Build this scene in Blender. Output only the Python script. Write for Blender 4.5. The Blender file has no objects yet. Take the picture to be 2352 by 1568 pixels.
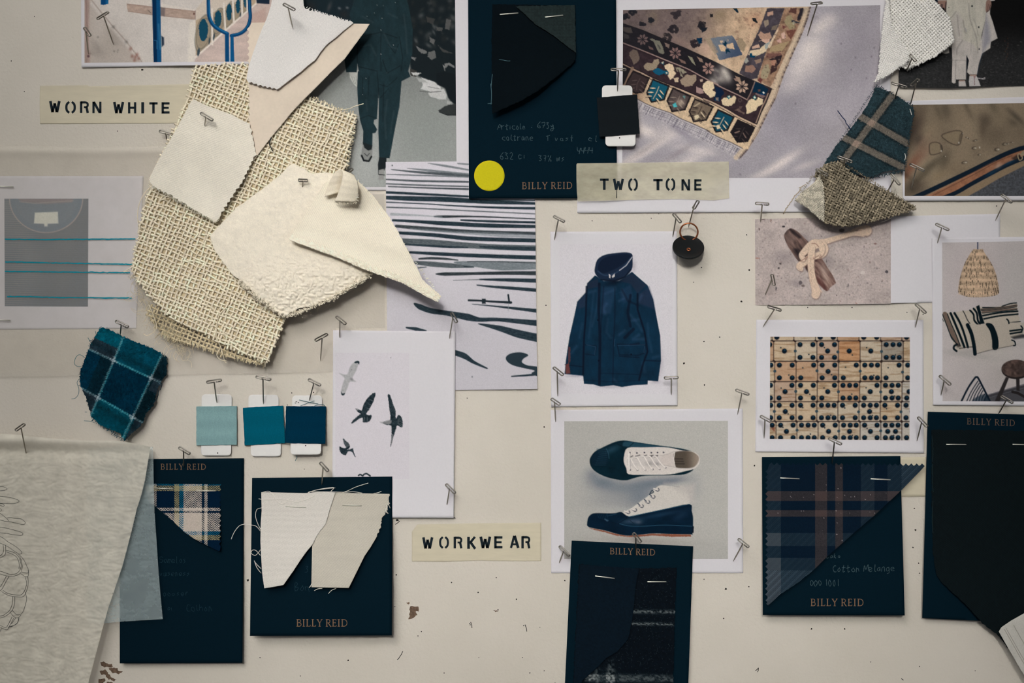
import bpy, math, random
import numpy as np
from mathutils import Vector, Matrix

# ------------------------------------------------------------------ scale: one photograph pixel on the wall = 0.35 mm
S = 0.00035
D = 1.2                     # camera distance from the wall
CX, CY, ZC = 1176.0, 784.0, 1.45
col = bpy.context.scene.collection
rng = np.random.default_rng(7)
random.seed(7)

# ------------------------------------------------------------------ camera
cam_d = bpy.data.cameras.new('camera')
cam = bpy.data.objects.new('camera', cam_d)
col.objects.link(cam)
cam.location = (0, -D, ZC)
cam.rotation_euler = (math.pi / 2, 0, 0)
cam_d.sensor_width = 36.0
cam_d.lens = 36.0 * D / (2352 * S)
cam_d.clip_start = 0.05
bpy.context.scene.camera = cam

# ------------------------------------------------------------------ world and light
world = bpy.data.worlds.new('room_light')
bpy.context.scene.world = world
world.use_nodes = True
bg = world.node_tree.nodes['Background']
bg.inputs[0].default_value = (0.93, 0.95, 1.0, 1)
bg.inputs[1].default_value = 0.11

def area(name, loc, target, size, power, color, spread):
    ld = bpy.data.lights.new(name, 'AREA')
    ld.shape = 'RECTANGLE'
    ld.size, ld.size_y = size
    ld.energy = power
    ld.color = color
    ld.spread = math.radians(spread)
    lo = bpy.data.objects.new(name, ld)
    col.objects.link(lo)
    lo.location = loc
    lo.rotation_euler = (Vector(target) - Vector(loc)).to_track_quat('-Z', 'Y').to_euler()
    return lo

# daylight from a window high on the left
area('window_daylight', (-1.15, -2.6, ZC + 1.85), (0.0, 0, ZC), (1.3, 1.3), 51.0, (1.0, 0.99, 0.975), 180)
# added fill light above the camera, its pool of light fading towards the corners
area('added_fill_light', (-0.12, -2.3, ZC + 0.75), (0.04, 0, ZC - 0.02), (0.7, 0.7), 0.76, (1.0, 0.985, 0.965), 11)

vs = bpy.context.scene.view_settings
vs.view_transform = 'Standard'
vs.look = 'None'
vs.gamma = 1.0
vs.use_curve_mapping = False
vs.exposure = 0.0

# ------------------------------------------------------------------ colour and coordinates
E0 = 0.9
def lin(c):
    c = np.asarray(c, float) / 255.0
    return np.where(c <= 0.04045, c / 12.92, ((c + 0.055) / 1.055) ** 2.4)
def alb(c):
    c = np.array(c, float); m = c.mean(-1, keepdims=True)
    c = c * (1 - 0.08 * np.sin(math.pi * np.clip(m / 215, 0, 1)))
    d = np.clip((c[..., 2:] - c[..., :1]) / 40, 0, 1) * np.clip(1 - m / 200, 0, 1)
    c[..., :1] *= 1 - .45 * d
    return np.clip(lin(c) / E0, 0.0, 0.9)
def P(u, v, h):
    """photograph pixel + distance off the wall (mm) -> world point(s)"""
    u = np.asarray(u, float); v = np.asarray(v, float); hm = np.asarray(h, float) * 0.001
    k = S * (D - hm) / D
    return np.stack(np.broadcast_arrays((u - CX) * k, -hm, (CY - v) * k + ZC), -1)

# ------------------------------------------------------------------ noise
_T = np.random.default_rng(3).random((256, 256))
def vnoise(x, y, seed=0):
    x = np.asarray(x, float) + seed * 17.31; y = np.asarray(y, float) + seed * 9.77
    xi = np.floor(x).astype(int); yi = np.floor(y).astype(int)
    fx = x - xi; fy = y - yi
    fx = fx * fx * (3 - 2 * fx); fy = fy * fy * (3 - 2 * fy)
    g = lambda a, b: _T[(a + 37 * seed) & 255, b & 255]
    return (g(xi, yi) * (1 - fx) + g(xi + 1, yi) * fx) * (1 - fy) + (g(xi, yi + 1) * (1 - fx) + g(xi + 1, yi + 1) * fx) * fy
def fbm(x, y, seed=0, oc=4):
    t = 0; a = 0.5; n = 0
    for i in range(oc):
        t = t + a * vnoise(x * 2 ** i, y * 2 ** i, seed + i); n += a; a *= 0.5
    return t / n
def sstep(a, b, x):
    t = np.clip((np.asarray(x, float) - a) / (b - a), 0, 1)
    return t * t * (3 - 2 * t)

# ------------------------------------------------------------------ 2D geometry
def inside(poly, U, V):
    p = np.asarray(poly, float); r = np.zeros(np.shape(U), bool)
    n = len(p)
    for i in range(n):
        x0, y0 = p[i]; x1, y1 = p[(i + 1) % n]
        if y0 == y1: continue
        c = (y0 > V) != (y1 > V)
        r ^= c & (U < (x1 - x0) * (V - y0) / (y1 - y0) + x0)
    return r
def dist_poly(poly, U, V, closed=True):
    p = np.asarray(poly, float); n = len(p); d = np.full(np.shape(U), 1e9)
    for i in range(n if closed else n - 1):
        a = p[i]; b = p[(i + 1) % n]; e = b - a; L = e @ e + 1e-12
        t = np.clip(((U - a[0]) * e[0] + (V - a[1]) * e[1]) / L, 0, 1)
        d = np.minimum(d, np.hypot(U - a[0] - t * e[0], V - a[1] - t * e[1]))
    return d
def snap(poly, U, V):
    p = np.asarray(poly, float); n = len(p)
    best = np.full(U.shape, 1e18); bu = U.copy(); bv = V.copy()
    for i in range(n):
        a = p[i]; b = p[(i + 1) % n]; e = b - a; L = e @ e + 1e-12
        t = np.clip(((U - a[0]) * e[0] + (V - a[1]) * e[1]) / L, 0, 1)
        x = a[0] + t * e[0]; y = a[1] + t * e[1]; d = (U - x) ** 2 + (V - y) ** 2
        m = d < best
        best = np.where(m, d, best); bu = np.where(m, x, bu); bv = np.where(m, y, bv)
    return bu, bv
def smooth(pts, n=6, closed=False):
    """Catmull-Rom through the points"""
    p = np.asarray(pts, float); m = len(p); out = []
    rngi = range(m if closed else m - 1)
    for i in rngi:
        g = (lambda k: p[k % m]) if closed else (lambda k: p[min(max(k, 0), m - 1)])
        p0, p1, p2, p3 = g(i - 1), g(i), g(i + 1), g(i + 2)
        for k in range(n):
            t = k / n
            out.append(0.5 * ((2 * p1) + (-p0 + p2) * t + (2 * p0 - 5 * p1 + 4 * p2 - p3) * t * t + (-p0 + 3 * p1 - 3 * p2 + p3) * t ** 3))
    if not closed: out.append(p[-1])
    return np.array(out)
def pinked(a, b, tooth=7.0, depth=5.0, jit=0.0):
    """zig-zag cut from a to b (teeth to the left of the way)"""
    a = np.asarray(a, float); b = np.asarray(b, float); L = np.hypot(*(b - a)); n = max(2, int(round(L / tooth)))
    d = (b - a) / L; nrm = np.array([d[1], -d[0]]); out = []
    for i in range(n):
        out.append(a + d * L * i / n - nrm * 0 + nrm * rng.normal(0, jit))
        out.append(a + d * L * (i + 0.5) / n + nrm * (depth + rng.normal(0, jit)))
    out.append(b)
    return [tuple(q) for q in out]
def ragged(a, b, step=4.0, amp=1.5):
    a = np.asarray(a, float); b = np.asarray(b, float); L = np.hypot(*(b - a)); n = max(1, int(L / step))
    d = (b - a) / L; nrm = np.array([d[1], -d[0]])
    return [tuple(a + d * L * i / n + nrm * rng.normal(0, amp)) for i in range(n)]
def rag_poly(pts, step=4.0, amp=1.0):
    out = []
    for i in range(len(pts)): out += ragged(pts[i], pts[(i + 1) % len(pts)], step, amp)
    return out

# ------------------------------------------------------------------ objects
def thing(name, label, cat, loc, group=None):
    o = bpy.data.objects.new(name, None); col.objects.link(o)
    o.empty_display_size = 0.01
    o.location = tuple(loc); o['label'] = label; o['category'] = cat; o['kind'] = 'thing'
    if group: o['group'] = group
    return o
def tag(o, label, cat, group=None, kind='thing'):
    o['label'] = label; o['category'] = cat; o['kind'] = kind
    if group: o['group'] = group
    return o
def wloc(o):
    l = Vector(o.location)
    while o.parent: o = o.parent; l += Vector(o.location)
    return np.array(l)
def mesh_obj(name, verts, faces, mat, parent=None, cols=None, smooth_=True):
    """faces: list of (k, m) int arrays"""
    verts = np.asarray(verts, float).reshape(-1, 3)
    org = wloc(parent) if parent else verts.mean(0)
    me = bpy.data.meshes.new(name)
    fs = [np.asarray(f, np.int32) for f in faces if len(f)]
    me.vertices.add(len(verts)); me.vertices.foreach_set('co', (verts - org).astype(np.float32).ravel())
    nl = sum(f.size for f in fs); nf = sum(len(f) for f in fs)
    me.loops.add(nl); me.polygons.add(nf)
    me.loops.foreach_set('vertex_index', np.concatenate([f.ravel() for f in fs]))
    tot = np.concatenate([np.full(len(f), f.shape[1], np.int32) for f in fs])
    st = np.concatenate([[0], np.cumsum(tot)[:-1]]).astype(np.int32)
    me.polygons.foreach_set('loop_start', st)
    me.polygons.foreach_set('use_smooth', np.full(nf, smooth_, bool))
    if cols is not None:
        at = me.attributes.new('Col', 'FLOAT_COLOR', 'POINT')
        c4 = np.ones((len(verts), 4), np.float32); c4[:, :3] = cols
        at.data.foreach_set('color', c4.ravel())
    me.update(calc_edges=True); me.validate()
    me.materials.append(mat)
    o = bpy.data.objects.new(name, me); col.objects.link(o)
    if parent: o.parent = parent
    else: o.location = tuple(org)
    return o
def hval(h, U, V):
    return h(U, V) if callable(h) else np.full(np.shape(U), float(h))

def sheet(name, poly, step, h, c, mat, parent=None, thick=0.25, corner=True):
    """a sheet cut to the outline poly (photograph pixels), lying at height h (mm, number or function), coloured by c"""
    poly = np.asarray(poly, float)
    (u0, v0), (u1, v1) = poly.min(0), poly.max(0)
    nu = max(2, int(math.ceil((u1 - u0) / step)) + 1); nv = max(2, int(math.ceil((v1 - v0) / step)) + 1)
    U, V = np.meshgrid(np.linspace(u0, u1, nu), np.linspace(v0, v1, nv))
    ins = inside(poly, U, V)
    Cu = (U[:-1, :-1] + U[1:, 1:]) / 2; Cv = (V[:-1, :-1] + V[1:, 1:]) / 2
    cell = ins[:-1, :-1] | ins[1:, :-1] | ins[:-1, 1:] | ins[1:, 1:] | inside(poly, Cu, Cv)
    idx = np.arange(nu * nv).reshape(nv, nu)
    F = np.stack([idx[:-1, :-1], idx[1:, :-1], idx[1:, 1:], idx[:-1, 1:]], -1)[cell]
    used = np.unique(F); remap = np.full(nu * nv, -1); remap[used] = np.arange(len(used)); F = remap[F]
    u = U.ravel()[used]; v = V.ravel()[used]; ii = ins.ravel()[used]
    su, sv = snap(poly, u[~ii], v[~ii]); u[~ii] = su; v[~ii] = sv
    if corner and len(poly) < 4000:
        for (pu, pv) in poly:
            k = np.argmin((u - pu) ** 2 + (v - pv) ** 2); u[k] = pu; v[k] = pv
    hh = hval(h, u, v)
    X = P(u, v, hh)
    C = None
    if c is not None:
        C = c(u, v) if callable(c) else np.tile(np.asarray(c, float), (len(u), 1))
        C = alb(np.clip(C, 0, 255))
    faces = [F]
    if thick > 0:
        n = len(u)
        E = np.concatenate([F[:, [0, 1]], F[:, [1, 2]], F[:, [2, 3]], F[:, [3, 0]]])
        key = np.minimum(E[:, 0], E[:, 1]).astype(np.int64) * n + np.maximum(E[:, 0], E[:, 1])
        _, inv, cnt = np.unique(key, return_inverse=True, return_counts=True)
        B = E[cnt[inv] == 1]
        X2 = P(u, v, hh - thick)
        X = np.concatenate([X, X2])
        faces = [np.concatenate([F, F[:, ::-1] + n, np.stack([B[:, 1], B[:, 0], B[:, 0] + n, B[:, 1] + n], -1)])]
        if C is not None: C = np.concatenate([C, C])
    return mesh_obj(name, X, faces, mat, parent, C)

class MB:
    """collects tubes, ribbons and polygons into one mesh"""
    def __init__(s): s.v = []; s.q = []; s.t = []; s.c = []; s.n = 0
    def add(s, v, q=None, t=None, c=None):
        v = np.asarray(v, float).reshape(-1, 3)
        if q is not None and len(q): s.q.append(np.asarray(q) + s.n)
        if t is not None and len(t): s.t.append(np.asarray(t) + s.n)
        s.v.append(v)
        if c is not None: s.c.append(np.broadcast_to(np.asarray(c, float), (len(v), 3)))
        s.n += len(v)
    def tube(s, pts, r, sides=6, c=None, flat=1.0, closed=False, caps=True):
        p = np.asarray(pts, float); n = len(p)
        if n < 2: return
        if closed: t = np.roll(p, -1, 0) - np.roll(p, 1, 0)
        else: t = np.gradient(p, axis=0)
        t /= np.linalg.norm(t, axis=1, keepdims=True) + 1e-12
        y = np.tile([0., -1., 0.], (n, 1))
        bad = np.abs((t * y).sum(1)) > 0.95; y[bad] = [1., 0, 0.3]
        a = np.cross(t, y); a /= np.linalg.norm(a, axis=1, keepdims=True) + 1e-12
        b = np.cross(a, t)
        r = np.broadcast_to(np.asarray(r, float), (n,))[:, None, None]
        th = np.arange(sides) * 2 * math.pi / sides
        ring = p[:, None] + r * (a[:, None] * np.cos(th)[None, :, None] + flat * b[:, None] * np.sin(th)[None, :, None])
        i = np.arange(n if closed else n - 1)[:, None]; j = np.arange(sides)[None]
        q = np.stack(np.broadcast_arrays(i * sides + j, i * sides + (j + 1) % sides, ((i + 1) % n) * sides + (j + 1) % sides, ((i + 1) % n) * sides + j), -1).reshape(-1, 4)
        vv = ring.reshape(-1, 3); tt = []
        if caps and not closed:
            vv = np.concatenate([vv, p[:1], p[-1:]]); k = n * sides
            for jj in range(sides):
                tt.append((k, (jj + 1) % sides, jj)); tt.append((k + 1, (n - 1) * sides + jj, (n - 1) * sides + (jj + 1) % sides))
        cc = None
        if c is not None:
            cc = np.asarray(c, float)
            if cc.ndim == 2:
                cc = np.repeat(cc, sides, 0)
                if len(tt): cc = np.concatenate([cc, cc[:1], cc[-1:]])
        s.add(vv, q, tt, cc)
    def ribbon(s, pts, w, h):
        """flat stroke (photograph pixels) at height h (mm)"""
        p = np.asarray(pts, float); n = len(p)
        t = np.gradient(p, axis=0); t /= np.linalg.norm(t, axis=1, keepdims=True) + 1e-12
        nr = np.stack([t[:, 1], -t[:, 0]], -1); w = np.broadcast_to(np.asarray(w, float), (n,))[:, None] / 2
        a = p + nr * w; b = p - nr * w
        A = P(a[:, 0], a[:, 1], hval(h, a[:, 0], a[:, 1])); B = P(b[:, 0], b[:, 1], hval(h, b[:, 0], b[:, 1]))
        i = np.arange(n - 1)
        s.add(np.concatenate([A, B]), np.stack([i, i + 1, i + 1 + n, i + n], -1))
    def build(s, name, mat, parent=None, smooth_=True):
        f = []
        if s.q: f.append(np.concatenate(s.q))
        if s.t: f.append(np.concatenate(s.t))
        return mesh_obj(name, np.concatenate(s.v), f, mat, parent, np.concatenate(s.c) if s.c else None, smooth_)

# ------------------------------------------------------------------ materials
def _nodes(name):
    m = bpy.data.materials.new(name); m.use_nodes = True
    nt = m.node_tree; b = nt.nodes['Principled BSDF']
    return m, nt, b
def material(name, c=None, rough=0.8, spec=0.1, metal=0.0, noise=0.0, nscale=900.0, bump=0.0, bscale=900.0, sheen=0.0, alpha=None, stretch=None):
    """procedural material: colour from c or from the mesh's own dye/ink colour, mottled and bumped by noise"""
    m, nt, b = _nodes(name)
    tc = nt.nodes.new('ShaderNodeTexCoord')
    vec = tc.outputs['Object']
    if stretch:
        mp = nt.nodes.new('ShaderNodeMapping'); mp.inputs['Scale'].default_value = stretch
        nt.links.new(vec, mp.inputs[0]); vec = mp.outputs[0]
    if c is None:
        at = nt.nodes.new('ShaderNodeAttribute'); at.attribute_name = 'Col'; src = at.outputs['Color']
    else:
        rg = nt.nodes.new('ShaderNodeRGB'); a = alb(c); rg.outputs[0].default_value = (a[0], a[1], a[2], 1); src = rg.outputs[0]
    if noise > 0:
        nz = nt.nodes.new('ShaderNodeTexNoise'); nz.inputs['Scale'].default_value = nscale; nz.inputs['Detail'].default_value = 3
        nt.links.new(vec, nz.inputs['Vector'])
        mr = nt.nodes.new('ShaderNodeMapRange')
        mr.inputs['From Min'].default_value = 0.25; mr.inputs['From Max'].default_value = 0.75
        mr.inputs['To Min'].default_value = 1 - noise; mr.inputs['To Max'].default_value = 1 + noise
        nt.links.new(nz.outputs['Fac'], mr.inputs['Value'])
        mx = nt.nodes.new('ShaderNodeMix'); mx.data_type = 'RGBA'; mx.blend_type = 'MULTIPLY'; mx.inputs['Factor'].default_value = 1
        nt.links.new(src, mx.inputs['A']); nt.links.new(mr.outputs[0], mx.inputs['B']); src = mx.outputs['Result']
    nt.links.new(src, b.inputs['Base Color'])
    b.inputs['Roughness'].default_value = rough; b.inputs['Specular IOR Level'].default_value = spec; b.inputs['Metallic'].default_value = metal
    if sheen: b.inputs['Sheen Weight'].default_value = sheen; b.inputs['Sheen Roughness'].default_value = 0.6
    if bump > 0:
        nb = nt.nodes.new('ShaderNodeTexNoise'); nb.inputs['Scale'].default_value = bscale; nb.inputs['Detail'].default_value = 5
        nt.links.new(vec, nb.inputs['Vector'])
        bm = nt.nodes.new('ShaderNodeBump'); bm.inputs['Strength'].default_value = bump; bm.inputs['Distance'].default_value = 0.0004
        nt.links.new(nb.outputs['Fac'], bm.inputs['Height']); nt.links.new(bm.outputs[0], b.inputs['Normal'])
    if alpha is not None:
        lo, hi, sc = alpha
        na = nt.nodes.new('ShaderNodeTexNoise'); na.inputs['Scale'].default_value = sc; na.inputs['Detail'].default_value = 5; na.inputs['Roughness'].default_value = 0.65
        nt.links.new(vec, na.inputs['Vector'])
        ma = nt.nodes.new('ShaderNodeMapRange'); ma.inputs['From Min'].default_value = 0.32; ma.inputs['From Max'].default_value = 0.68
        ma.inputs['To Min'].default_value = lo; ma.inputs['To Max'].default_value = hi
        nt.links.new(na.outputs['Fac'], ma.inputs['Value']); nt.links.new(ma.outputs[0], b.inputs['Alpha'])
    return m

M_ink = material('printed_ink', None, 0.8, 0.04, noise=0.05, nscale=1400)
M_paper = material('matte_paper', (207, 203, 205), 0.75, 0.08, noise=0.02, nscale=700, bump=0.05, bscale=600)
M_dye = material('dyed_cloth', None, 0.95, 0.03, noise=0.10, nscale=1500, bump=0.35, bscale=1600)
M_cloth_plain = material('plain_cloth', None, 0.95, 0.03, noise=0.05, nscale=1200, bump=0.3, bscale=1800)
M_card = material('navy_card', (5, 24, 34), 0.75, 0.03, noise=0.10, nscale=900, bump=0.05, bscale=900)
M_copper_ink = material('copper_foil_ink', (132, 104, 80), 0.6, 0.12, noise=0.08, nscale=500)
M_pencil = material('pale_pencil', (72, 84, 90), 0.8, 0.05, noise=0.5, nscale=900)
M_pencil_faint = material('faint_pencil', (34, 50, 60), 0.8, 0.05, noise=0.5, nscale=900)
M_black_ink = material('black_stencil_ink', (30, 36, 42), 0.7, 0.06, noise=0.35, nscale=500)
M_steel = material('nickel_steel', (150, 145, 135), 0.3, 0.5, metal=1.0, noise=0.04, nscale=300)
M_staple = material('staple_wire', (205, 203, 190), 0.38, 0.5, metal=0.6, noise=0.04, nscale=400)
M_thread = material('loose_thread', None, 0.9, 0.05, noise=0.05, nscale=900)
M_yarn = material('woven_yarn', None, 0.92, 0.04, noise=0.10, nscale=2200, bump=0.3, bscale=2500)

# ------------------------------------------------------------------ lettering
GL = {
 'B': ([([(.13, 0), (.13, 1)], .15), ([(0, 0), (.3, 0)], .07), ([(0, 1), (.3, 1)], .07), ([(.13, .98), (.38, .97), (.5, .88), (.52, .74), (.46, .6), (.3, .53), (.13, .53)], .1), ([(.13, .53), (.4, .52), (.55, .42), (.59, .26), (.53, .1), (.38, .02), (.13, .02)], .11)], .74),
 'I': ([([(.15, 0), (.15, 1)], .15), ([(0, 0), (.3, 0)], .07), ([(0, 1), (.3, 1)], .07)], .44),
 'L': ([([(.14, 0), (.14, 1)], .15), ([(0, 1), (.29, 1)], .07), ([(0, .02), (.52, .02)], .08), ([(.51, 0), (.55, .22)], .07)], .67),
 'Y': ([([(.05, .98), (.33, .47)], .15), ([(.33, .47), (.6, .98)], .09), ([(.33, .5), (.33, 0)], .15), ([(-.06, 1), (.19, 1)], .07), ([(.48, 1), (.71, 1)], .07), ([(.19, 0), (.47, 0)], .07)], .72),
 'R': ([([(.13, 0), (.13, 1)], .15), ([(0, 0), (.28, 0)], .07), ([(0, 1), (.25, 1)], .07), ([(.13, .98), (.38, .97), (.51, .87), (.54, .73), (.48, .57), (.34, .5), (.13, .49)], .1), ([(.32, .5), (.6, .03), (.7, 0)], .14)], .78),
 'E': ([([(.13, 0), (.13, 1)], .15), ([(0, .98), (.5, .98)], .08), ([(.13, .52), (.42, .52)], .08), ([(0, .02), (.52, .02)], .08), ([(.49, 1), (.5, .82)], .07), ([(.51, 0), (.54, .2)], .07), ([(.42, .62), (.42, .42)], .06)], .68),
 'D': ([([(.13, 0), (.13, 1)], .15), ([(0, 0), (.3, 0)], .07), ([(0, 1), (.3, 1)], .07), ([(.13, .98), (.45, .95), (.63, .82), (.72, .62), (.73, .45), (.68, .24), (.55, .09), (.38, .02), (.13, .02)], .11)], .8),
}
def base_of(p):
    return next((c for c in p.children if c.name.split('.')[0] in ('card', 'tape')), p)
def serif_text(parent, text, x0, x1, yb0, yb1, hgt, h, mat, name='lettering'):
    """serif capitals between x0 and x1, baseline yb0..yb1 (photograph pixels)"""
    adv = [0.34 if ch == ' ' else GL[ch][1] for ch in text]
    total = sum(adv) - 0.1; k = (x1 - x0) / total; gx = min(k, hgt * 1.12); mb = MB(); x = 0
    ang = (yb1 - yb0) / (x1 - x0)
    for ch, a in zip(text, adv):
        if ch != ' ':
            for pts, w in GL[ch][0]:
                q = [(x0 + x * k + px * gx, yb0 + ang * (x * k + px * gx) - py * hgt) for px, py in pts]
                if len(q) > 2: q = smooth(q, 3)
                mb.ribbon(q, w * hgt * .86, h)
        x += a
    return mb.build(name, mat, base_of(parent), False)
ST = {
 'W': [([(.1, 1), (.3, .0)], .24), ([(.3, .0), (.48, .8)], .2), ([(.5, .8), (.66, .0)], .2), ([(.68, .0), (.9, 1)], .24)],
 'O': [([(.38, 1), (.16, .8), (.1, .5), (.16, .2), (.38, 0)], .22), ([(.62, 1), (.84, .8), (.9, .5), (.84, .2), (.62, 0)], .22)],
 'R': [([(.13, 0), (.13, 1)], .27), ([(.1, .92), (.62, .92)], .2), ([(.6, .93), (.84, .84), (.86, .62), (.7, .5)], .24), ([(.45, .52), (.72, .5)], .17), ([(.74, .52), (.88, .0)], .27)],
 'N': [([(.13, 0), (.13, 1)], .25), ([(.16, .98), (.82, .04)], .27), ([(.88, 0), (.88, 1)], .24)],
 'H': [([(.14, 0), (.14, 1)], .28), ([(.86, 0), (.86, 1)], .28), ([(.2, .5), (.8, .5)], .2)],
 'I': [([(.5, 0), (.5, 1)], 1.0)],
 'T': [([(.5, 0), (.5, .98)], .3), ([(0, .9), (1, .9)], .2)],
 'E': [([(.15, 0), (.15, 1)], .3), ([(.1, .9), (1, .9)], .2), ([(.2, .5), (.9, .5)], .18), ([(.1, .1), (1, .1)], .2)],
 'K': [([(.15, 0), (.15, 1)], .3), ([(.85, 1), (.32, .5)], .26), ([(.36, .56), (.88, 0)], .28)],
 'A': [([(.12, 0), (.46, 1)], .24), ([(.5, 1), (.88, 0)], .28), ([(.28, .3), (.7, .3)], .16)],
}
def stencil_text(parent, letters, h, name='lettering'):
    mb = MB()
    for ch, x0, x1, y0, y1 in letters:
        w, hh = x1 - x0, y1 - y0
        for pts, wd in ST[ch]:
            q = [(x0 + px * w, y1 - py * hh) for px, py in pts]
            vert = abs(q[0][0] - q[-1][0]) < abs(q[0][1] - q[-1][1])
            ww = wd * w if vert else wd * hh
            if len(q) > 2: q = smooth(q, 4)
            mb.ribbon(q, ww, h)
    return mb.build(name, M_black_ink, base_of(parent), False)
def scribble(parent, lines, h, mat, w=1.3, name='handwriting'):
    mb = MB()
    for l in lines:
        q = smooth(l, 4) if len(l) > 2 else np.array(l, float)
        mb.ribbon(q, w, h)
    return mb.build(name, mat, base_of(parent), False)
# handwriting alphabet: single strokes in a unit box (y down)
HW = {
 'A': [[(0, 1), (.45, 0), (.85, 1)], [(.2, .65), (.7, .6)]], 'r': [[(.1, .3), (.15, 1)], [(.15, .55), (.4, .3), (.7, .35)]], 't': [[(.35, 0), (.3, 1), (.55, .95)], [(.05, .4), (.65, .35)]],
 'i': [[(.3, .4), (.3, 1)]], 'c': [[(.7, .45), (.3, .4), (.1, .7), (.35, 1), (.75, .9)]], 'l': [[(.3, 0), (.25, .9), (.5, 1)]], 'e': [[(.1, .72), (.65, .65), (.5, .4), (.15, .55), (.2, .95), (.7, .95)]],
 ':': [[(.3, .45), (.33, .55)], [(.3, .85), (.33, .95)]], '6': [[(.6, 0), (.2, .4), (.1, .8), (.4, 1), (.65, .75), (.4, .55), (.15, .7)]], '7': [[(.1, .1), (.7, .05), (.35, 1)], [(.2, .5), (.65, .45)]],
 '3': [[(.1, .1), (.6, .1), (.3, .42), (.65, .6), (.5, .95), (.1, .95)]], 'y': [[(.1, .4), (.2, .75), (.55, .7), (.6, .4)], [(.6, .4), (.55, 1.2), (.2, 1.3), (.25, 1.05), (.75, .9)]], 'o': [[(.4, .4), (.1, .7), (.4, 1), (.65, .7), (.4, .4)]],
 'n': [[(.1, .4), (.15, 1)], [(.15, .55), (.45, .4), (.6, 1)]], 'm': [[(.05, .4), (.08, 1)], [(.08, .55), (.3, .4), (.4, 1)], [(.4, .55), (.65, .4), (.75, 1)]], 'a': [[(.6, .45), (.2, .5), (.15, .95), (.55, .85), (.6, .45), (.7, 1)]],
 'u': [[(.1, .4), (.15, .9), (.5, .95), (.6, .4), (.68, 1)]], 's': [[(.6, .42), (.2, .5), (.55, .75), (.15, 1)]], 'v': [[(.1, .4), (.35, 1), (.65, .4)]], 'w': [[(.05, .4), (.2, 1), (.4, .5), (.55, 1), (.8, .35)]],
 '4': [[(.15, .05), (.1, .55), (.7, .5)], [(.65, .05), (.5, 1)]], '2': [[(.1, .2), (.45, 0), (.6, .3), (.1, 1), (.75, .95)]], '%': [[(.7, 0), (.1, 1)], [(.15, .05), (.05, .25), (.25, .25), (.15, .05)], [(.6, .75), (.5, .95), (.75, .95), (.6, .75)]],
 'M': [[(.05, 1), (.1, .05), (.45, .7), (.8, 0), (.9, 1)]], 'g': [[(.6, .45), (.15, .5), (.2, .9), (.6, .8), (.62, .45), (.6, 1.2), (.15, 1.25)]], '0': [[(.35, .1), (.08, .5), (.3, 1), (.6, .6), (.35, .1)]], '1': [[(.3, .05), (.3, 1)]],
 'C': [[(.75, .15), (.3, .05), (.05, .5), (.3, 1), (.8, .9)]], 'S': [[(.7, .08), (.2, .1), (.2, .45), (.65, .6), (.5, 1), (.05, .95)]], 'T': [[(0, .08), (.8, .02)], [(.4, .05), (.35, 1)]], 'd': [[(.6, .45), (.15, .55), (.2, 1), (.6, .85)], [(.7, 0), (.62, 1)]],
 'L': [[(.15, 0), (.1, 1), (.65, .95)]],
 'k': [[(.15, 0), (.12, 1)], [(.6, .4), (.15, .7), (.65, 1)]], 'R': [[(.1, 1), (.12, .05), (.6, .15), (.5, .45), (.12, .5), (.7, 1)]], 'B': [[(.1, 1), (.12, .05), (.6, .15), (.15, .45), (.65, .6), (.5, .95), (.1, 1)]], 'h': [[(.12, 0), (.12, 1)], [(.12, .6), (.45, .45), (.6, 1)]],
}
def hand(text, x, y, size, gap=0.85, slope=0.0):
    out = []
    for ch in text:
        if ch != ' ':
            for st in HW[ch]:
                out.append([(x + (px + random.uniform(-.09, .09)) * size * .8, y + slope * px * size + (py + random.uniform(-.09, .09)) * size) for px, py in st])
        x += size * gap * (0.6 if ch in ' i1:l' else 0.78); y += slope * size * gap
    return out

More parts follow.
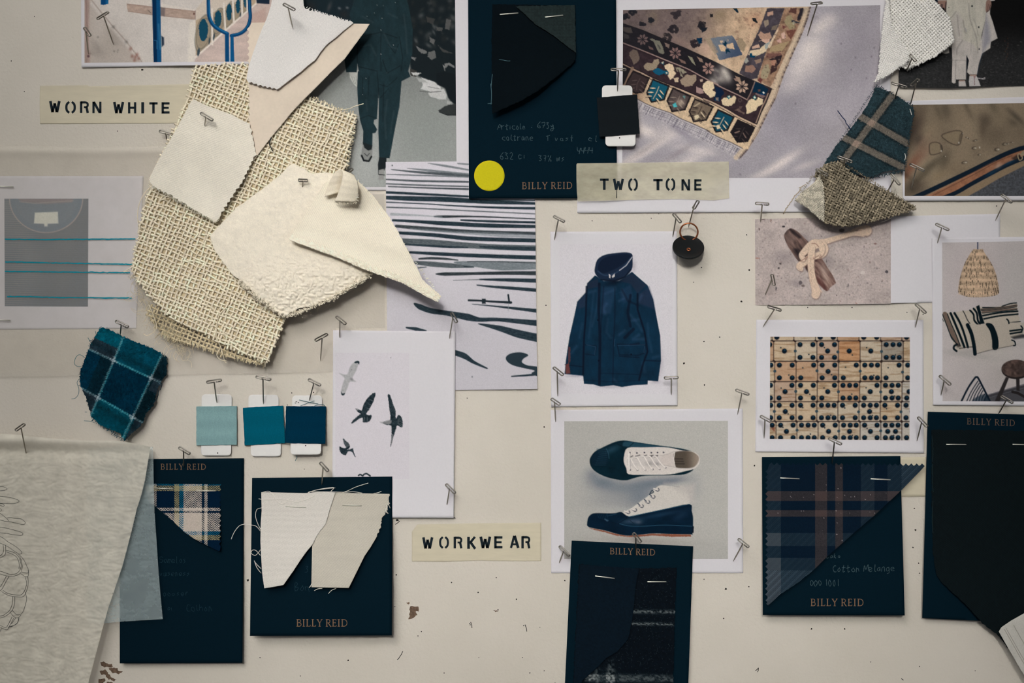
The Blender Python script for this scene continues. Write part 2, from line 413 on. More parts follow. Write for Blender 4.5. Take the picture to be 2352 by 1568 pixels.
# ------------------------------------------------------------------ ink painting (the picture a print carries, as dye on the mesh)
class Ink:
    def __init__(s, U, V, base):
        s.U, s.V = U, V; s.C = np.tile(np.asarray(base, float), (len(U), 1))
    def box(s, lo, hi, pad):
        return np.nonzero((s.U > lo[0] - pad) & (s.U < hi[0] + pad) & (s.V > lo[1] - pad) & (s.V < hi[1] + pad))[0]
    def mix(s, k, c, a):
        if callable(c): c = c(s.U[k], s.V[k])
        a = np.asarray(a)[:, None]; s.C[k] = s.C[k] * (1 - a) + np.asarray(c, float) * a
    def fill(s, poly, c, soft=1.4, a=1.0):
        p = np.asarray(poly, float); k = s.box(p.min(0), p.max(0), soft * 1.5)
        if not len(k): return
        d = dist_poly(p, s.U[k], s.V[k]); d = np.where(inside(p, s.U[k], s.V[k]), d, -d)
        s.mix(k, c, np.clip(0.5 + d / soft, 0, 1) * a)
    def line(s, pts, w, c, a=1.0, soft=1.3):
        p = np.asarray(pts, float); w = np.broadcast_to(np.asarray(w, float), (len(p),)); k = s.box(p.min(0), p.max(0), w.max() + soft * 2)
        if not len(k): return
        U, V = s.U[k], s.V[k]; best = np.full(len(k), -1e9)
        for i in range(len(p) - 1):
            e = p[i + 1] - p[i]; L = e @ e + 1e-9; t = np.clip(((U - p[i, 0]) * e[0] + (V - p[i, 1]) * e[1]) / L, 0, 1)
            best = np.maximum(best, (w[i] + (w[i + 1] - w[i]) * t) / 2 - np.hypot(U - p[i, 0] - t * e[0], V - p[i, 1] - t * e[1]))
        s.mix(k, c, np.clip(0.5 + best / soft, 0, 1) * a)
    def ell(s, x, y, rx, ry, c, ang=0.0, soft=1.4, a=1.0):
        R = max(rx, ry); k = s.box((x - R, y - R), (x + R, y + R), soft * 2)
        if not len(k): return
        ca, sa = math.cos(math.radians(ang)), math.sin(math.radians(ang)); du, dv = s.U[k] - x, s.V[k] - y
        q = np.hypot((du * ca + dv * sa) / rx, (-du * sa + dv * ca) / ry); m = min(rx, ry)
        s.mix(k, c, np.clip(0.5 + (1 - q) * m / soft, 0, 1) * a)
    def blob(s, x, y, rx, ry, c, ang=0.0, a=1.0):
        """soft gaussian tone"""
        R = 2.4 * max(rx, ry); k = s.box((x - R, y - R), (x + R, y + R), 0)
        if not len(k): return
        ca, sa = math.cos(math.radians(ang)), math.sin(math.radians(ang)); du, dv = s.U[k] - x, s.V[k] - y
        q = ((du * ca + dv * sa) / rx) ** 2 + ((-du * sa + dv * ca) / ry) ** 2
        s.mix(k, c, np.exp(-q) * a)
    def fray(s, poly, c, amp=2.0, sc=0.25, soft=1.2, a=1.0, seed=0):
        """filled shape with a wobbly edge"""
        p = np.asarray(poly, float); k = s.box(p.min(0), p.max(0), amp + soft * 2)
        if not len(k): return
        u, v = s.U[k], s.V[k]; d = dist_poly(p, u, v); d = np.where(inside(p, u, v), d, -d) + (fbm(u * sc, v * sc, seed, 2) - 0.5) * 2 * amp
        s.mix(k, c, np.clip(0.5 + d / soft, 0, 1) * a)
    def grain(s, amp, sc, seed=0, oc=3, su=1.0, sv=1.0):
        s.C *= (1 + amp * 2 * (fbm(s.U * sc * su, s.V * sc * sv, seed, oc) - 0.5))[:, None]
def paint(base, fn):
    def c(u, v):
        k = Ink(u, v, base); fn(k); return k.C
    return c
def scaled(ox, oy, k):
    """coordinates read from an enlarged view -> photograph pixels"""
    return lambda pts: [(ox + x * k, oy + y * k) for x, y in pts]
# ================================================================== the wall
def build_wall():
    m, nt, b = _nodes('painted_wall')
    tc = nt.nodes.new('ShaderNodeTexCoord')
    base = nt.nodes.new('ShaderNodeTexNoise'); base.inputs['Scale'].default_value = 9; base.inputs['Detail'].default_value = 4
    nt.links.new(tc.outputs['Object'], base.inputs['Vector'])
    rp = nt.nodes.new('ShaderNodeValToRGB'); a0 = alb((202, 194, 180)); a1 = alb((209, 201, 188))
    rp.color_ramp.elements[0].position = 0.3; rp.color_ramp.elements[0].color = (*a0, 1)
    rp.color_ramp.elements[1].position = 0.7; rp.color_ramp.elements[1].color = (*a1, 1)
    nt.links.new(base.outputs['Fac'], rp.inputs[0]); nt.links.new(rp.outputs[0], b.inputs['Base Color'])
    b.inputs['Roughness'].default_value = 0.7; b.inputs['Specular IOR Level'].default_value = 0.12
    n1 = nt.nodes.new('ShaderNodeTexNoise'); n1.inputs['Scale'].default_value = 420; n1.inputs['Detail'].default_value = 6; n1.inputs['Roughness'].default_value = 0.6
    nt.links.new(tc.outputs['Object'], n1.inputs['Vector'])
    bm = nt.nodes.new('ShaderNodeBump'); bm.inputs['Strength'].default_value = 0.75; bm.inputs['Distance'].default_value = 0.0009
    nt.links.new(n1.outputs['Fac'], bm.inputs['Height']); nt.links.new(bm.outputs[0], b.inputs['Normal'])
    w = sheet('wall_back', [(-700, -600), (3050, -600), (3050, 2170), (-700, 2170)], 250, 0, None, m, None, 20)
    w['kind'] = 'structure'
    # small pin holes and chips in the paint
    dark = material('bare_hole', (38, 34, 30), 0.9, 0.02)
    chipm = material('bare_board', (112, 92, 76), 0.9, 0.03, noise=0.5, nscale=500)
    holes = [(569, 1332, 4.5), (910, 1320, 3), (1037, 1337, 3), (1098, 1360, 3), (1186, 1376, 3), (1140, 1326, 2.2), (907, 1393, 2), (270, 301, 2.5), (327, 160, 4), (1703, 692, 4), (1715, 539, 3), (1721, 620, 3.5), (1571, 834, 4), (1618, 884, 3), (1617, 784, 2.5), (1653, 774, 2.5), (1593, 648, 2), (1611, 614, 2.5),
             (1254, 701, 2.5), (1360, 507, 2), (1496, 501, 2), (1513, 491, 2), (1250, 980, 3), (1297, 1333, 3), (1667, 1352, 4), (1733, 1069, 3), (2103, 1217, 4), (2097, 1257, 3), (2110, 1293, 3), (1855, 706, 2.2), (1957, 706, 2.2), (2083, 717, 2.2), (2120, 722, 2), (1940, 1444, 3), (1864, 1444, 3.5), (2100, 1167, 2.5), (2112, 1316, 2.5), (1962, 1170, 2),
             (913, 1194, 5), (1275, 1568, 2), (1217, 1545, 2.5), (800, 1516, 3), (597, 1510, 2.5), (1144, 1400, 2.5), (968, 1450, 2.5), (960, 1460, 2), (1203, 1436, 2.5), (2289, 473, 2.5), (1073, 914, 2), (870, 350, 2), (1340, 1410, 2), (1617, 1330, 2), (1720, 1347, 2.5), (1662, 1420, 3), (1250, 1540, 2), (660, 930, 2), (720, 901, 2.4), (670, 902, 2.4), (26, 140, 2.5), (79, 38, 2), (56, 210, 2), (699, 1077, 2), (1240, 1440, 2), (1200, 1510, 2), (1100, 1510, 1.8), (1020, 1545, 2), (690, 1552, 2), (2000, 1520, 2), (2112, 1530, 2.4), (2240, 1540, 2)]
    mb = MB()
    for x, y, r in holes:
        n = 9; a = np.arange(n) * 2 * math.pi / n + random.random(); rr = r * rng.uniform(.55, 1.05, n) * 0.72
        p = np.stack([x + rr * np.cos(a), y + rr * np.sin(a)], -1)
        mb.add(np.concatenate([P(p[:, 0], p[:, 1], 0.05), P([x], [y], 0.04)]), None, [(n, (i + 1) % n, i) for i in range(n)])
    for (x0, y0, x1, y1) in [(925, 1495, 918, 1508), (918, 1508, 912, 1515), (1081, 1428, 1084, 1442), (1206, 1434, 1210, 1450), (1078, 1430, 1080, 1436), (1735, 1540, 1742, 1533), (1742, 1533, 1740, 1543), (2070, 1558, 2075, 1562), (1040, 1187, 1046, 1190), (918, 1196, 908, 1204)]:
        mb.ribbon([(x0, y0), ((x0 + x1) / 2 + 1, (y0 + y1) / 2), (x1, y1)], 1.6, 0.05)
    h = mb.build('pin_holes', dark, w, False); h['kind'] = 'stuff'
    def chip(poly, seed):
        p = rag_poly(poly, 3.0, 1.1)
        o = sheet('paint_chip', p, 1.5, lambda u, v: 0.05 + 0.05 * fbm(u * .3, v * .3, seed), None, chipm, w, 0, False); return o
    chip([(942, 1393), (962, 1393), (961, 1402), (954, 1404), (958, 1411), (952, 1415), (949, 1420), (939, 1422), (940, 1410)], 1)
    chip([(933, 1384), (939, 1382), (941, 1386), (935, 1387)], 2)
    chip([(1132, 1400), (1141, 1402), (1145, 1404), (1138, 1405)], 3)
    chip([(231, 1521), (238, 1518), (243, 1525), (256, 1525), (260, 1531), (250, 1533), (240, 1532), (233, 1529)], 4)
    chip([(250, 1534), (262, 1532), (269, 1534), (272, 1540), (283, 1541), (279, 1546), (266, 1545), (256, 1543)], 6)
    chip([(229, 1541), (240, 1538), (250, 1546), (256, 1556), (268, 1559), (262, 1565), (250, 1560), (243, 1550), (232, 1550)], 7)
    chip([(245, 1564), (258, 1566), (266, 1574), (246, 1574)], 8)
    chip([(227, 1560), (240, 1557), (243, 1562), (236, 1570), (226, 1568)], 5)
build_wall()

# ================================================================== prints: a sheet of paper and the picture on it
def lift(base, edges):
    """height function: base + curls.  edges: (u0,v0,u1,v1,amount) rises from line start to line end"""
    def h(u, v):
        r = np.full(np.shape(u), float(base))
        for (a, b, c, d, am) in edges:
            e = np.array([c - a, d - b], float); L = e @ e
            t = np.clip(((u - a) * e[0] + (v - b) * e[1]) / L, 0, 1.3)
            r = r + am * t * t
        return r
    return h
def print_sheet(name, label, paper, pic, h, base, fn, step=1.5, group=None, cat='print'):
    c = np.mean(paper, 0)
    t = thing(name, label, cat, P(c[0], c[1], 0.2), group)
    if paper is not pic:
        sheet('paper', paper, 6, h, None, M_paper, t, 0.22)
        sheet('printed_picture', pic, step, lambda u, v: hval(h, u, v) + 0.05, paint(base, fn), M_ink, t, 0)
    else:
        sheet('paper', paper, 6, h, None, M_paper, t, 0.22)
        sheet('printed_picture', pic, step, lambda u, v: hval(h, u, v) + 0.05, paint(base, fn), M_ink, t, 0)
    return t

# ---------------------------------------------------------------- blue railings photo
def ink_railings(k):
    Z = scaled(180, 0, 440 / 2352)
    k.C[:] = (206, 197, 188)
    k.grain(0.035, 0.03, 2)
    k.fill(Z([(70, -80), (150, -80), (140, 50), (760, 770), (70, 790)]), (188, 176, 165), 6)
    k.blob(245, 95, 30, 26, (180, 170, 158), 30, .5); k.blob(225, 60, 18, 40, (198, 188, 178), 0, .6)
    k.fill(Z([(70, -60), (140, -60), (130, 300), (125, 560), (145, 680), (140, 780), (70, 780)]), lambda u, v: np.array((172, 148, 138)) * (0.88 + .22 * fbm(u * .2, v * .05, 4))[:, None], 6)
    k.line(Z([(95, -60), (105, 300), (118, 560), (122, 700)]), 2.2, (140, 110, 106), .5, 3); k.ell(203, 129, 3, 3, (110, 85, 88), 0, 2)
    k.line(Z([(160, 0), (280, 150), (420, 320), (590, 510), (780, 760)]), 2, (150, 128, 115), .6, 3)
    for q in [(660, 690), (700, 700), (690, 740), (740, 720), (720, 670), (640, 600)]:
        p = Z([q])[0]; k.blob(p[0], p[1], 3.5, 4.5, (150, 105, 92), 10, .7)
    for q in [(430, 330, 3), (240, 455, 2), (440, 630, 2), (485, 615, 1.4), (590, 515, 3), (1362, 575, 1.4), (480, 640, 1.3)]:
        p = Z([q[:2]])[0]; k.blob(p[0], p[1], q[2] * 1.2, q[2] * 1.2, (110, 105, 98), 0, .5)
    k.fill(Z([(595, 40), (720, -60), (910, -60), (910, 20), (1440, 120), (1440, 240), (620, 140)]), (213, 203, 192), 2)
    k.fill(Z([(595, 45), (905, 82), (1010, 88), (1435, 138), (1435, 238), (1010, 192), (900, 182), (612, 138), (597, 100)]), lambda u, v: np.array((182, 158, 143)) * (0.9 + .2 * fbm(u * .1, v * .3, 5))[:, None], 2.5)
    k.line(Z([(600, 50), (905, 85), (1435, 140)]), 1.6, (150, 122, 110), .7); k.line(Z([(610, 138), (905, 182), (1435, 238)]), 1.6, (150, 122, 110), .7)
    k.fill(Z([(1008, 90), (1065, 96), (1060, 200), (1010, 190)]), (120, 108, 108), 3, .8); k.line(Z([(850, 120), (890, 160)]), 1.2, (95, 85, 85), .7)
    k.ell(*Z([(1420, 170)])[0], 1.8, 2.5, (110, 75, 70)); k.line(Z([(1437, 130), (1437, 245)]), 1.6, (130, 100, 92), .8)
    k.fill(Z([(1440, 245), (1440, 120), (1580, -60), (2400, -60), (2400, 100)]), (206, 192, 176), 2)
    k.fill(Z([(1360, 280), (1440, 240), (1440, 700), (1400, 760), (1340, 770)]), (215, 206, 194), 6)
    # patterned tiles running away along the wall
    k.fill(Z([(1440, 250), (2160, -80), (2180, 40), (1440, 690)]), (186, 164, 138), 2)
    tl = [(1535, 370, 57, 140), (1715, 230, 42, 105), (1852, 148, 34, 105), (1960, 75, 26, 90), (2050, 20, 20, 75)]
    for i, (x, y, rx, ry) in enumerate(tl):
        c = Z([(x, y)])[0]
        for s_, cc in ((1.75, (95, 95, 88)), (1.6, (190, 168, 140)), (1.42, (100, 98, 90)), (1.3, (190, 168, 140))):
            k.ell(c[0], c[1] + 8, rx * .187 * s_, ry * .187 * s_, cc, 12, 1.2, .55)
    k.fill(Z([(1440, 690), (1440, 720), (1420, 770), (2400, 770), (2400, -80), (2180, -80), (2180, 40)]), lambda u, v: np.array((196, 176, 166)) * (0.93 + .14 * fbm(u * .04, v * .12, 9))[:, None], 1.5)
    for i, (x, y, rx, ry) in enumerate(tl):
        c = Z([(x, y)])[0]
        k.fray([(c[0] + rx * .187 * math.cos(a) * (1 + .0 * a), c[1] + ry * .187 * math.sin(a)) for a in np.linspace(0, 6.28, 20)[:-1]], (34, 74, 96), 1.6, .35, 1.3, 1, i)
    for (x0, y0, x1, y1) in [(1640, 110, 1645, 545), (1785, 40, 1805, 370), (1895, -10, 1910, 280), (2005, -40, 2012, 190), (2070, -60, 2075, 120)]:
        k.line(Z([(x0, y0), (x1, y1)]), 4.5, (216, 206, 194), 1, 1.6)
    k.line(Z([(1440, 705), (1700, 470), (1950, 245), (2170, 55), (2260, -30)]), 4, (218, 208, 196), 1, 1.6)
    k.fill(Z([(2180, -60), (2352, -60), (2345, 50), (2190, 40)]), (36, 42, 58), 2)
    k.fill(Z([(2110, 180), (2300, 90), (2300, 310), (2110, 300)]), (182, 150, 138), 6, .5)
    for q in [((1475, 640), 3, 9), ((1610, 500), 2, 8), ((1665, 450), 2, 8), ((1990, 180), 1.5, 5)]:
        p = Z([q[0]])[0]; k.ell(p[0], p[1], q[1], q[2], (64, 74, 82), 8)
    # bent iron rails
    k.fill(Z([(275, -60), (368, -60), (366, 45), (310, 62), (275, 55)]), (20, 70, 118)); k.fill(Z([(335, -60), (368, -60), (366, 45), (335, 55)]), (34, 100, 152))
    k.fill(Z([(1020, 440), (1050, 460), (1052, 550), (1025, 575)]), (44, 52, 70), 2.5)
    k.fill(Z([(905, -60), (1005, -60), (1020, 770), (925, 770)]), (26, 82, 128))
    k.fill(Z([(905, -60), (955, -60), (968, 770), (925, 770)]), (12, 44, 78), 2); k.line(Z([(985, 300), (1000, 500), (1005, 600)]), 4, (90, 140, 175), .55, 4)
    k.line(Z([(930, 495), (965, 500), (965, 600)]), 1.4, (70, 130, 170), .9)
    r1 = smooth(Z([(1595, -60), (1598, 80), (1605, 200), (1650, 300), (1730, 365), (1830, 415)]), 6)
    k.line(r1, 8.2, (18, 66, 110)); k.line(r1 + np.array([1.6, -1.0]), 3.2, (44, 116, 166), .9, 1.6)
    r2 = smooth(Z([(2098, -60), (2104, 100), (2108, 230), (2070, 340), (1990, 410), (1880, 438)]), 6)
    k.line(r2, 8.0, (16, 60, 102)); k.line(r2 + np.array([-.5, -1.4]), 2.4, (46, 112, 160), .8, 1.6)
    k.fill(Z([(1800, 425), (1850, 400), (1848, 470), (1855, 770), (1802, 770)]), (18, 70, 116)); k.fill(Z([(1868, 440), (1905, 445), (1915, 770), (1866, 770)]), (22, 84, 132))
    k.fill(Z([(1855, 600), (1862, 600), (1866, 770), (1854, 770)]), (190, 200, 210), 1)
    k.grain(0.05, 0.6, 5)
print_sheet('photo_print', 'colour photo print of bent blue iron railings beside patterned tiles', [(186, -30), (640, -30), (640, 147), (187, 155)], [(194, -30), (640, -30), (640, 141), (194, 144)],
            lambda u, v: 1.6 + 3.4 * sstep(300, 560, u) * sstep(60, 150, v), (205, 196, 188), ink_railings, 1.4)

# ---------------------------------------------------------------- runway photo
def ink_runway(k):
    Z = scaled(550, 0, 550 / 2156)
    U, V = k.U, k.V
    k.C[:] = np.array((150, 152, 148)) * (0.86 + .18 * sstep(120, 330, V) + .06 * sstep(950, 800, U))[:, None]
    k.blob(980, 300, 80, 70, (142, 146, 142), 0, .6); k.blob(830, 380, 60, 60, (172, 174, 170), 0, .7); k.blob(900, 190, 40, 40, (135, 138, 136), 0, .4)
    k.fill(Z([(560, -90), (1100, -90), (1040, 120), (1000, 330), (960, 500), (880, 480), (700, 640), (560, 300)]), (48, 54, 58), 8)
    k.fill(Z([(560, -90), (1050, -90), (1000, 200), (900, 330), (560, 200)]), (30, 38, 44), 6)
    for x, y, rx, ry, g in [(810, 60, 22, 60, 70), (900, 75, 18, 14, 130), (970, 70, 18, 14, 120), (940, 130, 50, 50, 40), (640, 60, 60, 60, 44)]:
        p = Z([(x, y)])[0]; k.blob(p[0], p[1], rx * .2, ry * .2, (g, g, g + 2), 20, .8)
    # seated onlookers on the right
    k.fill(Z([(1500, -90), (1960, -90), (1960, 900), (1900, 910), (1860, 800), (1760, 740), (1700, 720), (1620, 690), (1545, 640), (1520, 500)]), (27, 32, 35), 5)
    rr = np.random.default_rng(5)
    for i in range(46):
        x, y = rr.uniform(1560, 1945), rr.uniform(0, 430); p = Z([(x, y)])[0]; g = rr.choice([38, 46, 58, 74, 88]); k.blob(p[0], p[1], rr.uniform(2, 7), rr.uniform(3, 9), (g, g + 2, g + 2), rr.uniform(-60, 60), .75)
    for pts, g in [([(1590, 415), (1640, 440), (1690, 460), (1680, 485), (1640, 480), (1610, 455)], 122), ([(1700, 470), (1760, 455), (1770, 520), (1730, 540), (1695, 510)], 110), ([(1545, 510), (1590, 520), (1580, 545), (1550, 530)], 130), ([(1710, 330), (1760, 360), (1750, 400), (1715, 380)], 105),
                   ([(1860, 170), (1905, 180), (1890, 270), (1850, 260)], 92), ([(1770, 240), (1830, 250), (1820, 280), (1775, 275)], 84), ([(1680, 150), (1760, 170), (1740, 220), (1690, 200)], 60), ([(1845, 575), (1890, 560), (1940, 600), (1935, 612), (1880, 585), (1855, 615)], 135), ([(1780, 400), (1830, 440), (1920, 480), (1830, 470)], 70)]:
        k.fray(Z(pts), (g, g, g - 2), 1.2, .4, 1.6, .9)
    for pts, g in [([(1535, 615), (1600, 640), (1590, 690), (1540, 680)], 60), ([(1545, 650), (1640, 655), (1600, 680), (1560, 675)], 190), ([(1640, 700), (1750, 735), (1810, 780), (1815, 820), (1720, 825), (1630, 800), (1650, 770)], 196), ([(1700, 830), (1840, 800), (1865, 850), (1860, 895), (1800, 895), (1710, 865)], 188), ([(1870, 905), (1915, 918), (1890, 945), (1865, 930)], 170), ([(1590, 695), (1660, 715), (1700, 745), (1620, 740)], 168), ([(1830, 580), (1850, 600), (1850, 640)], 150)]:
        k.fray(Z(pts), (g, g - 1, g - 4), 0.9, .5, 1.5)
    k.line(Z([(1625, 820), (1720, 830), (1815, 822)]), 1.6, (90, 90, 88)); k.line(Z([(1700, 780), (1800, 800)]), 1.2, (120, 120, 118))
    k.fill(Z([(1770, 660), (1850, 640), (1960, 680), (1960, 970), (1880, 880), (1850, 790), (1780, 760)]), (24, 28, 31), 3)
    k.fray(Z([(1790, 995), (1860, 950), (1960, 930), (1960, 1035), (1870, 1035), (1800, 1005)]), (52, 54, 54), 1, .4, 2); k.line(Z([(1800, 1008), (1870, 1036), (1960, 1036)]), 1.8, (22, 24, 26))
    # walking figure
    k.fill(Z([(985, 640), (1075, 630), (1078, 700), (1060, 785), (1030, 760), (995, 700)]), (186, 186, 178)); 
    for a, b in [((1010, 690), (1035, 755)), ((1030, 690), (1050, 765)), ((1050, 690), (1058, 740))]: k.line(Z([a, b]), 1, (130, 130, 126), .7)
    jac = Z([(1060, -90), (1480, -90), (1525, 60), (1560, 260), (1556, 480), (1520, 640), (1540, 690), (1470, 725), (1450, 740), (1330, 670), (1240, 680), (1075, 640), (1062, 575), (1056, 650), (962, 650), (945, 540), (1000, 430), (1090, 320), (1010, 190), (990, 130), (1030, 20)])
    leg1 = Z([(1065, 640), (1260, 660), (1250, 880), (1238, 1070), (1212, 1080), (1208, 1110), (1240, 1165), (1225, 1195), (1198, 1200), (1196, 1330), (1110, 1300), (1115, 1180), (1085, 1080), (1066, 920), (1060, 780)])
    leg2 = Z([(1240, 640), (1465, 640), (1457, 760), (1440, 960), (1402, 1150), (1352, 1425), (1258, 1420), (1250, 1180), (1256, 880)])
    cl = lambda u, v: np.array((36, 48, 53)) * (0.84 + .34 * fbm(u * .12, v * .07, 11))[:, None]
    k.fill(leg1, cl); k.fill(leg2, cl); k.fill(jac, cl)
    for pts, w in [([(1240, 650), (1250, 760), (1252, 880)], 1.6), ([(1275, 300), (1270, 480), (1268, 640)], 1.3), ([(1100, 330), (1270, 290), (1420, 340)], 1.6), ([(1075, 600), (1240, 640)], 1.8), ([(1290, 540), (1330, 660), (1450, 590)], 1.6), ([(1280, 560), (1280, 640)], 1.3), ([(1060, 560), (1065, 400)], 1.4), ([(1440, 330), (1470, 520), (1455, 640)], 1.5), ([(1340, 800), (1270, 880)], 1.4), ([(1420, 700), (1330, 780), (1260, 760)], 1.3), ([(1085, 1070), (1160, 1040), (1235, 1065)], 1.2), ([(1110, 700), (1110, 860)], 1.2), ([(1165, 690), (1160, 860)], 1.2), ([(1340, 400), (1400, 480), (1430, 400)], 1.4), ([(1300, 760), (1290, 1100)], 1.2)]:
        k.line(Z(pts), w, (20, 24, 28), .75, 1.8)
    for pts in [[(1300, 300), (1360, 420), (1420, 440)], [(1100, 420), (1180, 400), (1230, 500)], [(1480, 130), (1500, 300), (1510, 480)], [(1110, 150), (1200, 200)], [(1330, 900), (1310, 1060), (1320, 1250)], [(1140, 900), (1150, 1000)], [(1390, 1000), (1360, 1200)], [(1340, 120), (1420, 160)], [(1000, 560), (1040, 500)]]:
        k.line(Z(pts), 3.0, (72, 80, 84), .4, 4)
    for x, y, r in [(1148, 148, 3), (1217, 115, 3), (1283, 165, 3.6), (1273, 270, 3), (1274, 487, 4.5), (1387, 405, 3), (1140, 705, 3), (1113, 795, 2.4), (1110, 850, 2.4), (1240, 45, 3), (1295, 50, 3), (1402, 22, 3), (1325, 655, 2.4)]:
        p = Z([(x, y)])[0]; k.ell(p[0], p[1], r * .25, r * .25, (170, 172, 168), 0, 1)
    k.fray(Z([(1110, 1300), (1196, 1330), (1198, 1400), (1180, 1450), (1140, 1460), (1100, 1420), (1098, 1370)]), (140, 141, 138), .8, .4)
    k.fill(Z([(1110, 1280), (1196, 1310), (1190, 1345), (1160, 1356), (1125, 1330)]), (34, 38, 40)); k.line(Z([(1100, 1400), (1120, 1445), (1165, 1450), (1188, 1410)]), 4, (26, 28, 30)); k.line(Z([(1125, 1380), (1150, 1405), (1170, 1380)]), 1.6, (60, 62, 62))
    k.fill(Z([(1258, 1415), (1325, 1420), (1320, 1500), (1290, 1560), (1250, 1570), (1246, 1480)]), (32, 36, 38)); k.fill(Z([(1255, 1530), (1300, 1520), (1300, 1620), (1250, 1620)]), (150, 150, 146)); k.line(Z([(1255, 1570), (1305, 1575)]), 2, (40, 42, 44))
    k.grain(0.07, .55, 8)
print_sheet('photo_print', 'black and white print of a dark-suited person walking a runway', [(664, -30), (1077, -30), (1080, 437), (672, 438)], [(695, -30), (1045, -30), (1049, 429), (699, 430)], 0.7, (150, 152, 150), ink_runway, 1.5)

# ---------------------------------------------------------------- rippled water print
def ink_water(k):
    Z = scaled(870, 350, 430 / 1183)
    U, V = k.U, k.V
    k.C[:] = np.array((207, 202, 207)) * (1 - .07 * sstep(480, 830, V))[:, None]
    ink = (44, 52, 60)
    def s(pts, w, g=None, a=1.0, n=.35):
        c0 = np.array(ink if g is None else (g, g + 4, g + 8), float)
        q = smooth(Z(pts), 8); ww = np.interp(np.linspace(0, 1, len(q)), np.linspace(0, 1, len(np.atleast_1d(w))), np.atleast_1d(w)) * 430 / 1183
        k.line(q, ww, lambda u, v: np.clip(c0 + 120 * n * (fbm(u * .22, v * .9, 13, 3) - .42)[:, None], 20, 190), a, 1.5)
    for pts, w, g, a in [
        ([(310, 68), (420, 85), (565, 110)], [3, 14, 10], 110, .8), ([(180, 100), (330, 115), (565, 138)], [3, 14, 12], 105, .8), ([(80, 108), (250, 125), (430, 138), (565, 148)], [4, 14, 18, 14], 75, .9), ([(50, 138), (200, 143), (565, 155)], [5, 8, 8], 95, .8),
        ([(45, 170), (250, 180), (565, 186)], [8, 12, 11], 70, .9), ([(45, 198), (300, 208), (565, 215)], [8, 9, 8], 80, .9), ([(60, 215), (300, 224), (565, 232)], [6, 9, 12], 60, .9), ([(500, 70), (565, 75)], [8, 10], 110, .8),
        ([(44, 252), (250, 262), (565, 278)], [16, 15, 12], None, 1), ([(44, 285), (200, 291), (430, 297), (700, 312), (990, 322)], [22, 30, 32, 26, 16], None, 1), ([(44, 314), (300, 325), (500, 338), (800, 350), (990, 353)], [7, 6, 8, 14, 16], None, 1), ([(600, 298), (990, 303)], [5, 8], None, 1),
        ([(50, 346), (300, 355), (600, 370), (990, 388)], [8, 8, 7, 6], 85, .9), ([(350, 404), (420, 405), (620, 405), (990, 420)], [8, 16, 9, 6], 50, 1), ([(520, 427), (700, 435), (990, 442)], [10, 14, 14], None, 1), ([(80, 390), (260, 398), (400, 408)], [18, 10, 5], 150, .7),
        ([(90, 428), (250, 437), (400, 447), (700, 462), (990, 468)], [14, 18, 26, 26, 20], None, 1), ([(110, 465), (350, 485), (600, 500), (990, 512)], [18, 26, 20, 20], 62, 1), ([(130, 508), (350, 522), (600, 545), (990, 556)], [18, 24, 26, 24], None, 1), ([(200, 482), (500, 505), (780, 520), (990, 530)], [10, 14, 30, 20], 130, .6),
        ([(150, 560), (350, 572), (600, 590), (800, 600), (990, 605)], [34, 42, 34, 34, 36], 92, 1), ([(160, 580), (420, 596), (560, 600)], [10, 14, 8], None, 1), ([(640, 595), (800, 604), (995, 610)], [10, 22, 24], None, .9),
        ([(190, 630), (400, 642), (700, 655), (995, 664)], [14, 22, 24, 26], None, 1), ([(255, 672), (330, 668), (420, 672), (500, 680)], [10, 16, 14, 6], 60, 1), ([(230, 695), (330, 705), (460, 715), (590, 722)], [20, 32, 30, 10], 90, 1), ([(250, 728), (300, 724)], [8, 5], None, .8),
        ([(480, 695), (620, 705), (780, 715), (995, 715)], [10, 40, 60, 46], 122, .95), ([(560, 690), (760, 690), (995, 698)], [6, 5, 6], 60, .8), ([(540, 722), (600, 724)], [8, 6], None, 1),
        ([(362, 768), (420, 768), (600, 765), (800, 762), (995, 763)], [6, 22, 18, 22, 26], 52, 1), ([(470, 808), (620, 803), (700, 802)], [3, 5, 8], 90, .9), ([(640, 802), (800, 805), (995, 810)], [8, 20, 26], None, 1), ([(620, 838), (720, 848), (850, 858), (995, 870)], [6, 14, 20, 22], None, 1),
        ([(590, 958), (720, 970), (860, 985), (995, 1000)], [3, 8, 16, 24], None, 1), ([(225, 955), (260, 975), (330, 1000), (430, 1015), (560, 1040), (640, 1056), (760, 1056), (1000, 1078)], [10, 34, 34, 30, 44, 26, 22, 38], None, 1), ([(630, 1082), (760, 1110), (880, 1145), (1005, 1172)], [5, 34, 50, 52], None, 1),
        ([(175, 1106), (235, 1115), (300, 1126)], [10, 22, 6], None, 1), ([(470, 1262), (540, 1285), (600, 1325), (685, 1364)], [34, 36, 20, 8], None, 1), ([(840, 1414), (930, 1408), (1005, 1400)], [8, 12, 16], None, 1)]:
        s(pts, w, g, a)
    k.fill(smooth(Z([(805, 1290), (840, 1268), (900, 1263), (945, 1280), (915, 1302), (905, 1325), (940, 1345), (1010, 1358), (1010, 1412), (965, 1395), (985, 1378), (930, 1365), (850, 1345), (810, 1318)]), 5, True), (46, 54, 62))
    # small boat
    k.line(Z([(568, 934), (640, 936), (720, 942), (835, 948)]), np.array([12, 12, 12, 16]) * .36, (34, 40, 46)); k.fill(Z([(652, 924), (675, 924), (675, 955), (652, 955)]), (36, 42, 48)); k.line(Z([(818, 900), (824, 945)]), 4, (30, 36, 42)); k.line(Z([(820, 955), (818, 1000)]), 1.6, (150, 150, 155), .6)
    k.ell(*Z([(85, 82)])[0], 1.6, 1.6, (90, 90, 95)); k.ell(*Z([(590, 1417)])[0], 1.6, 2, (130, 130, 135))
    k.grain(0.03, .7, 8)
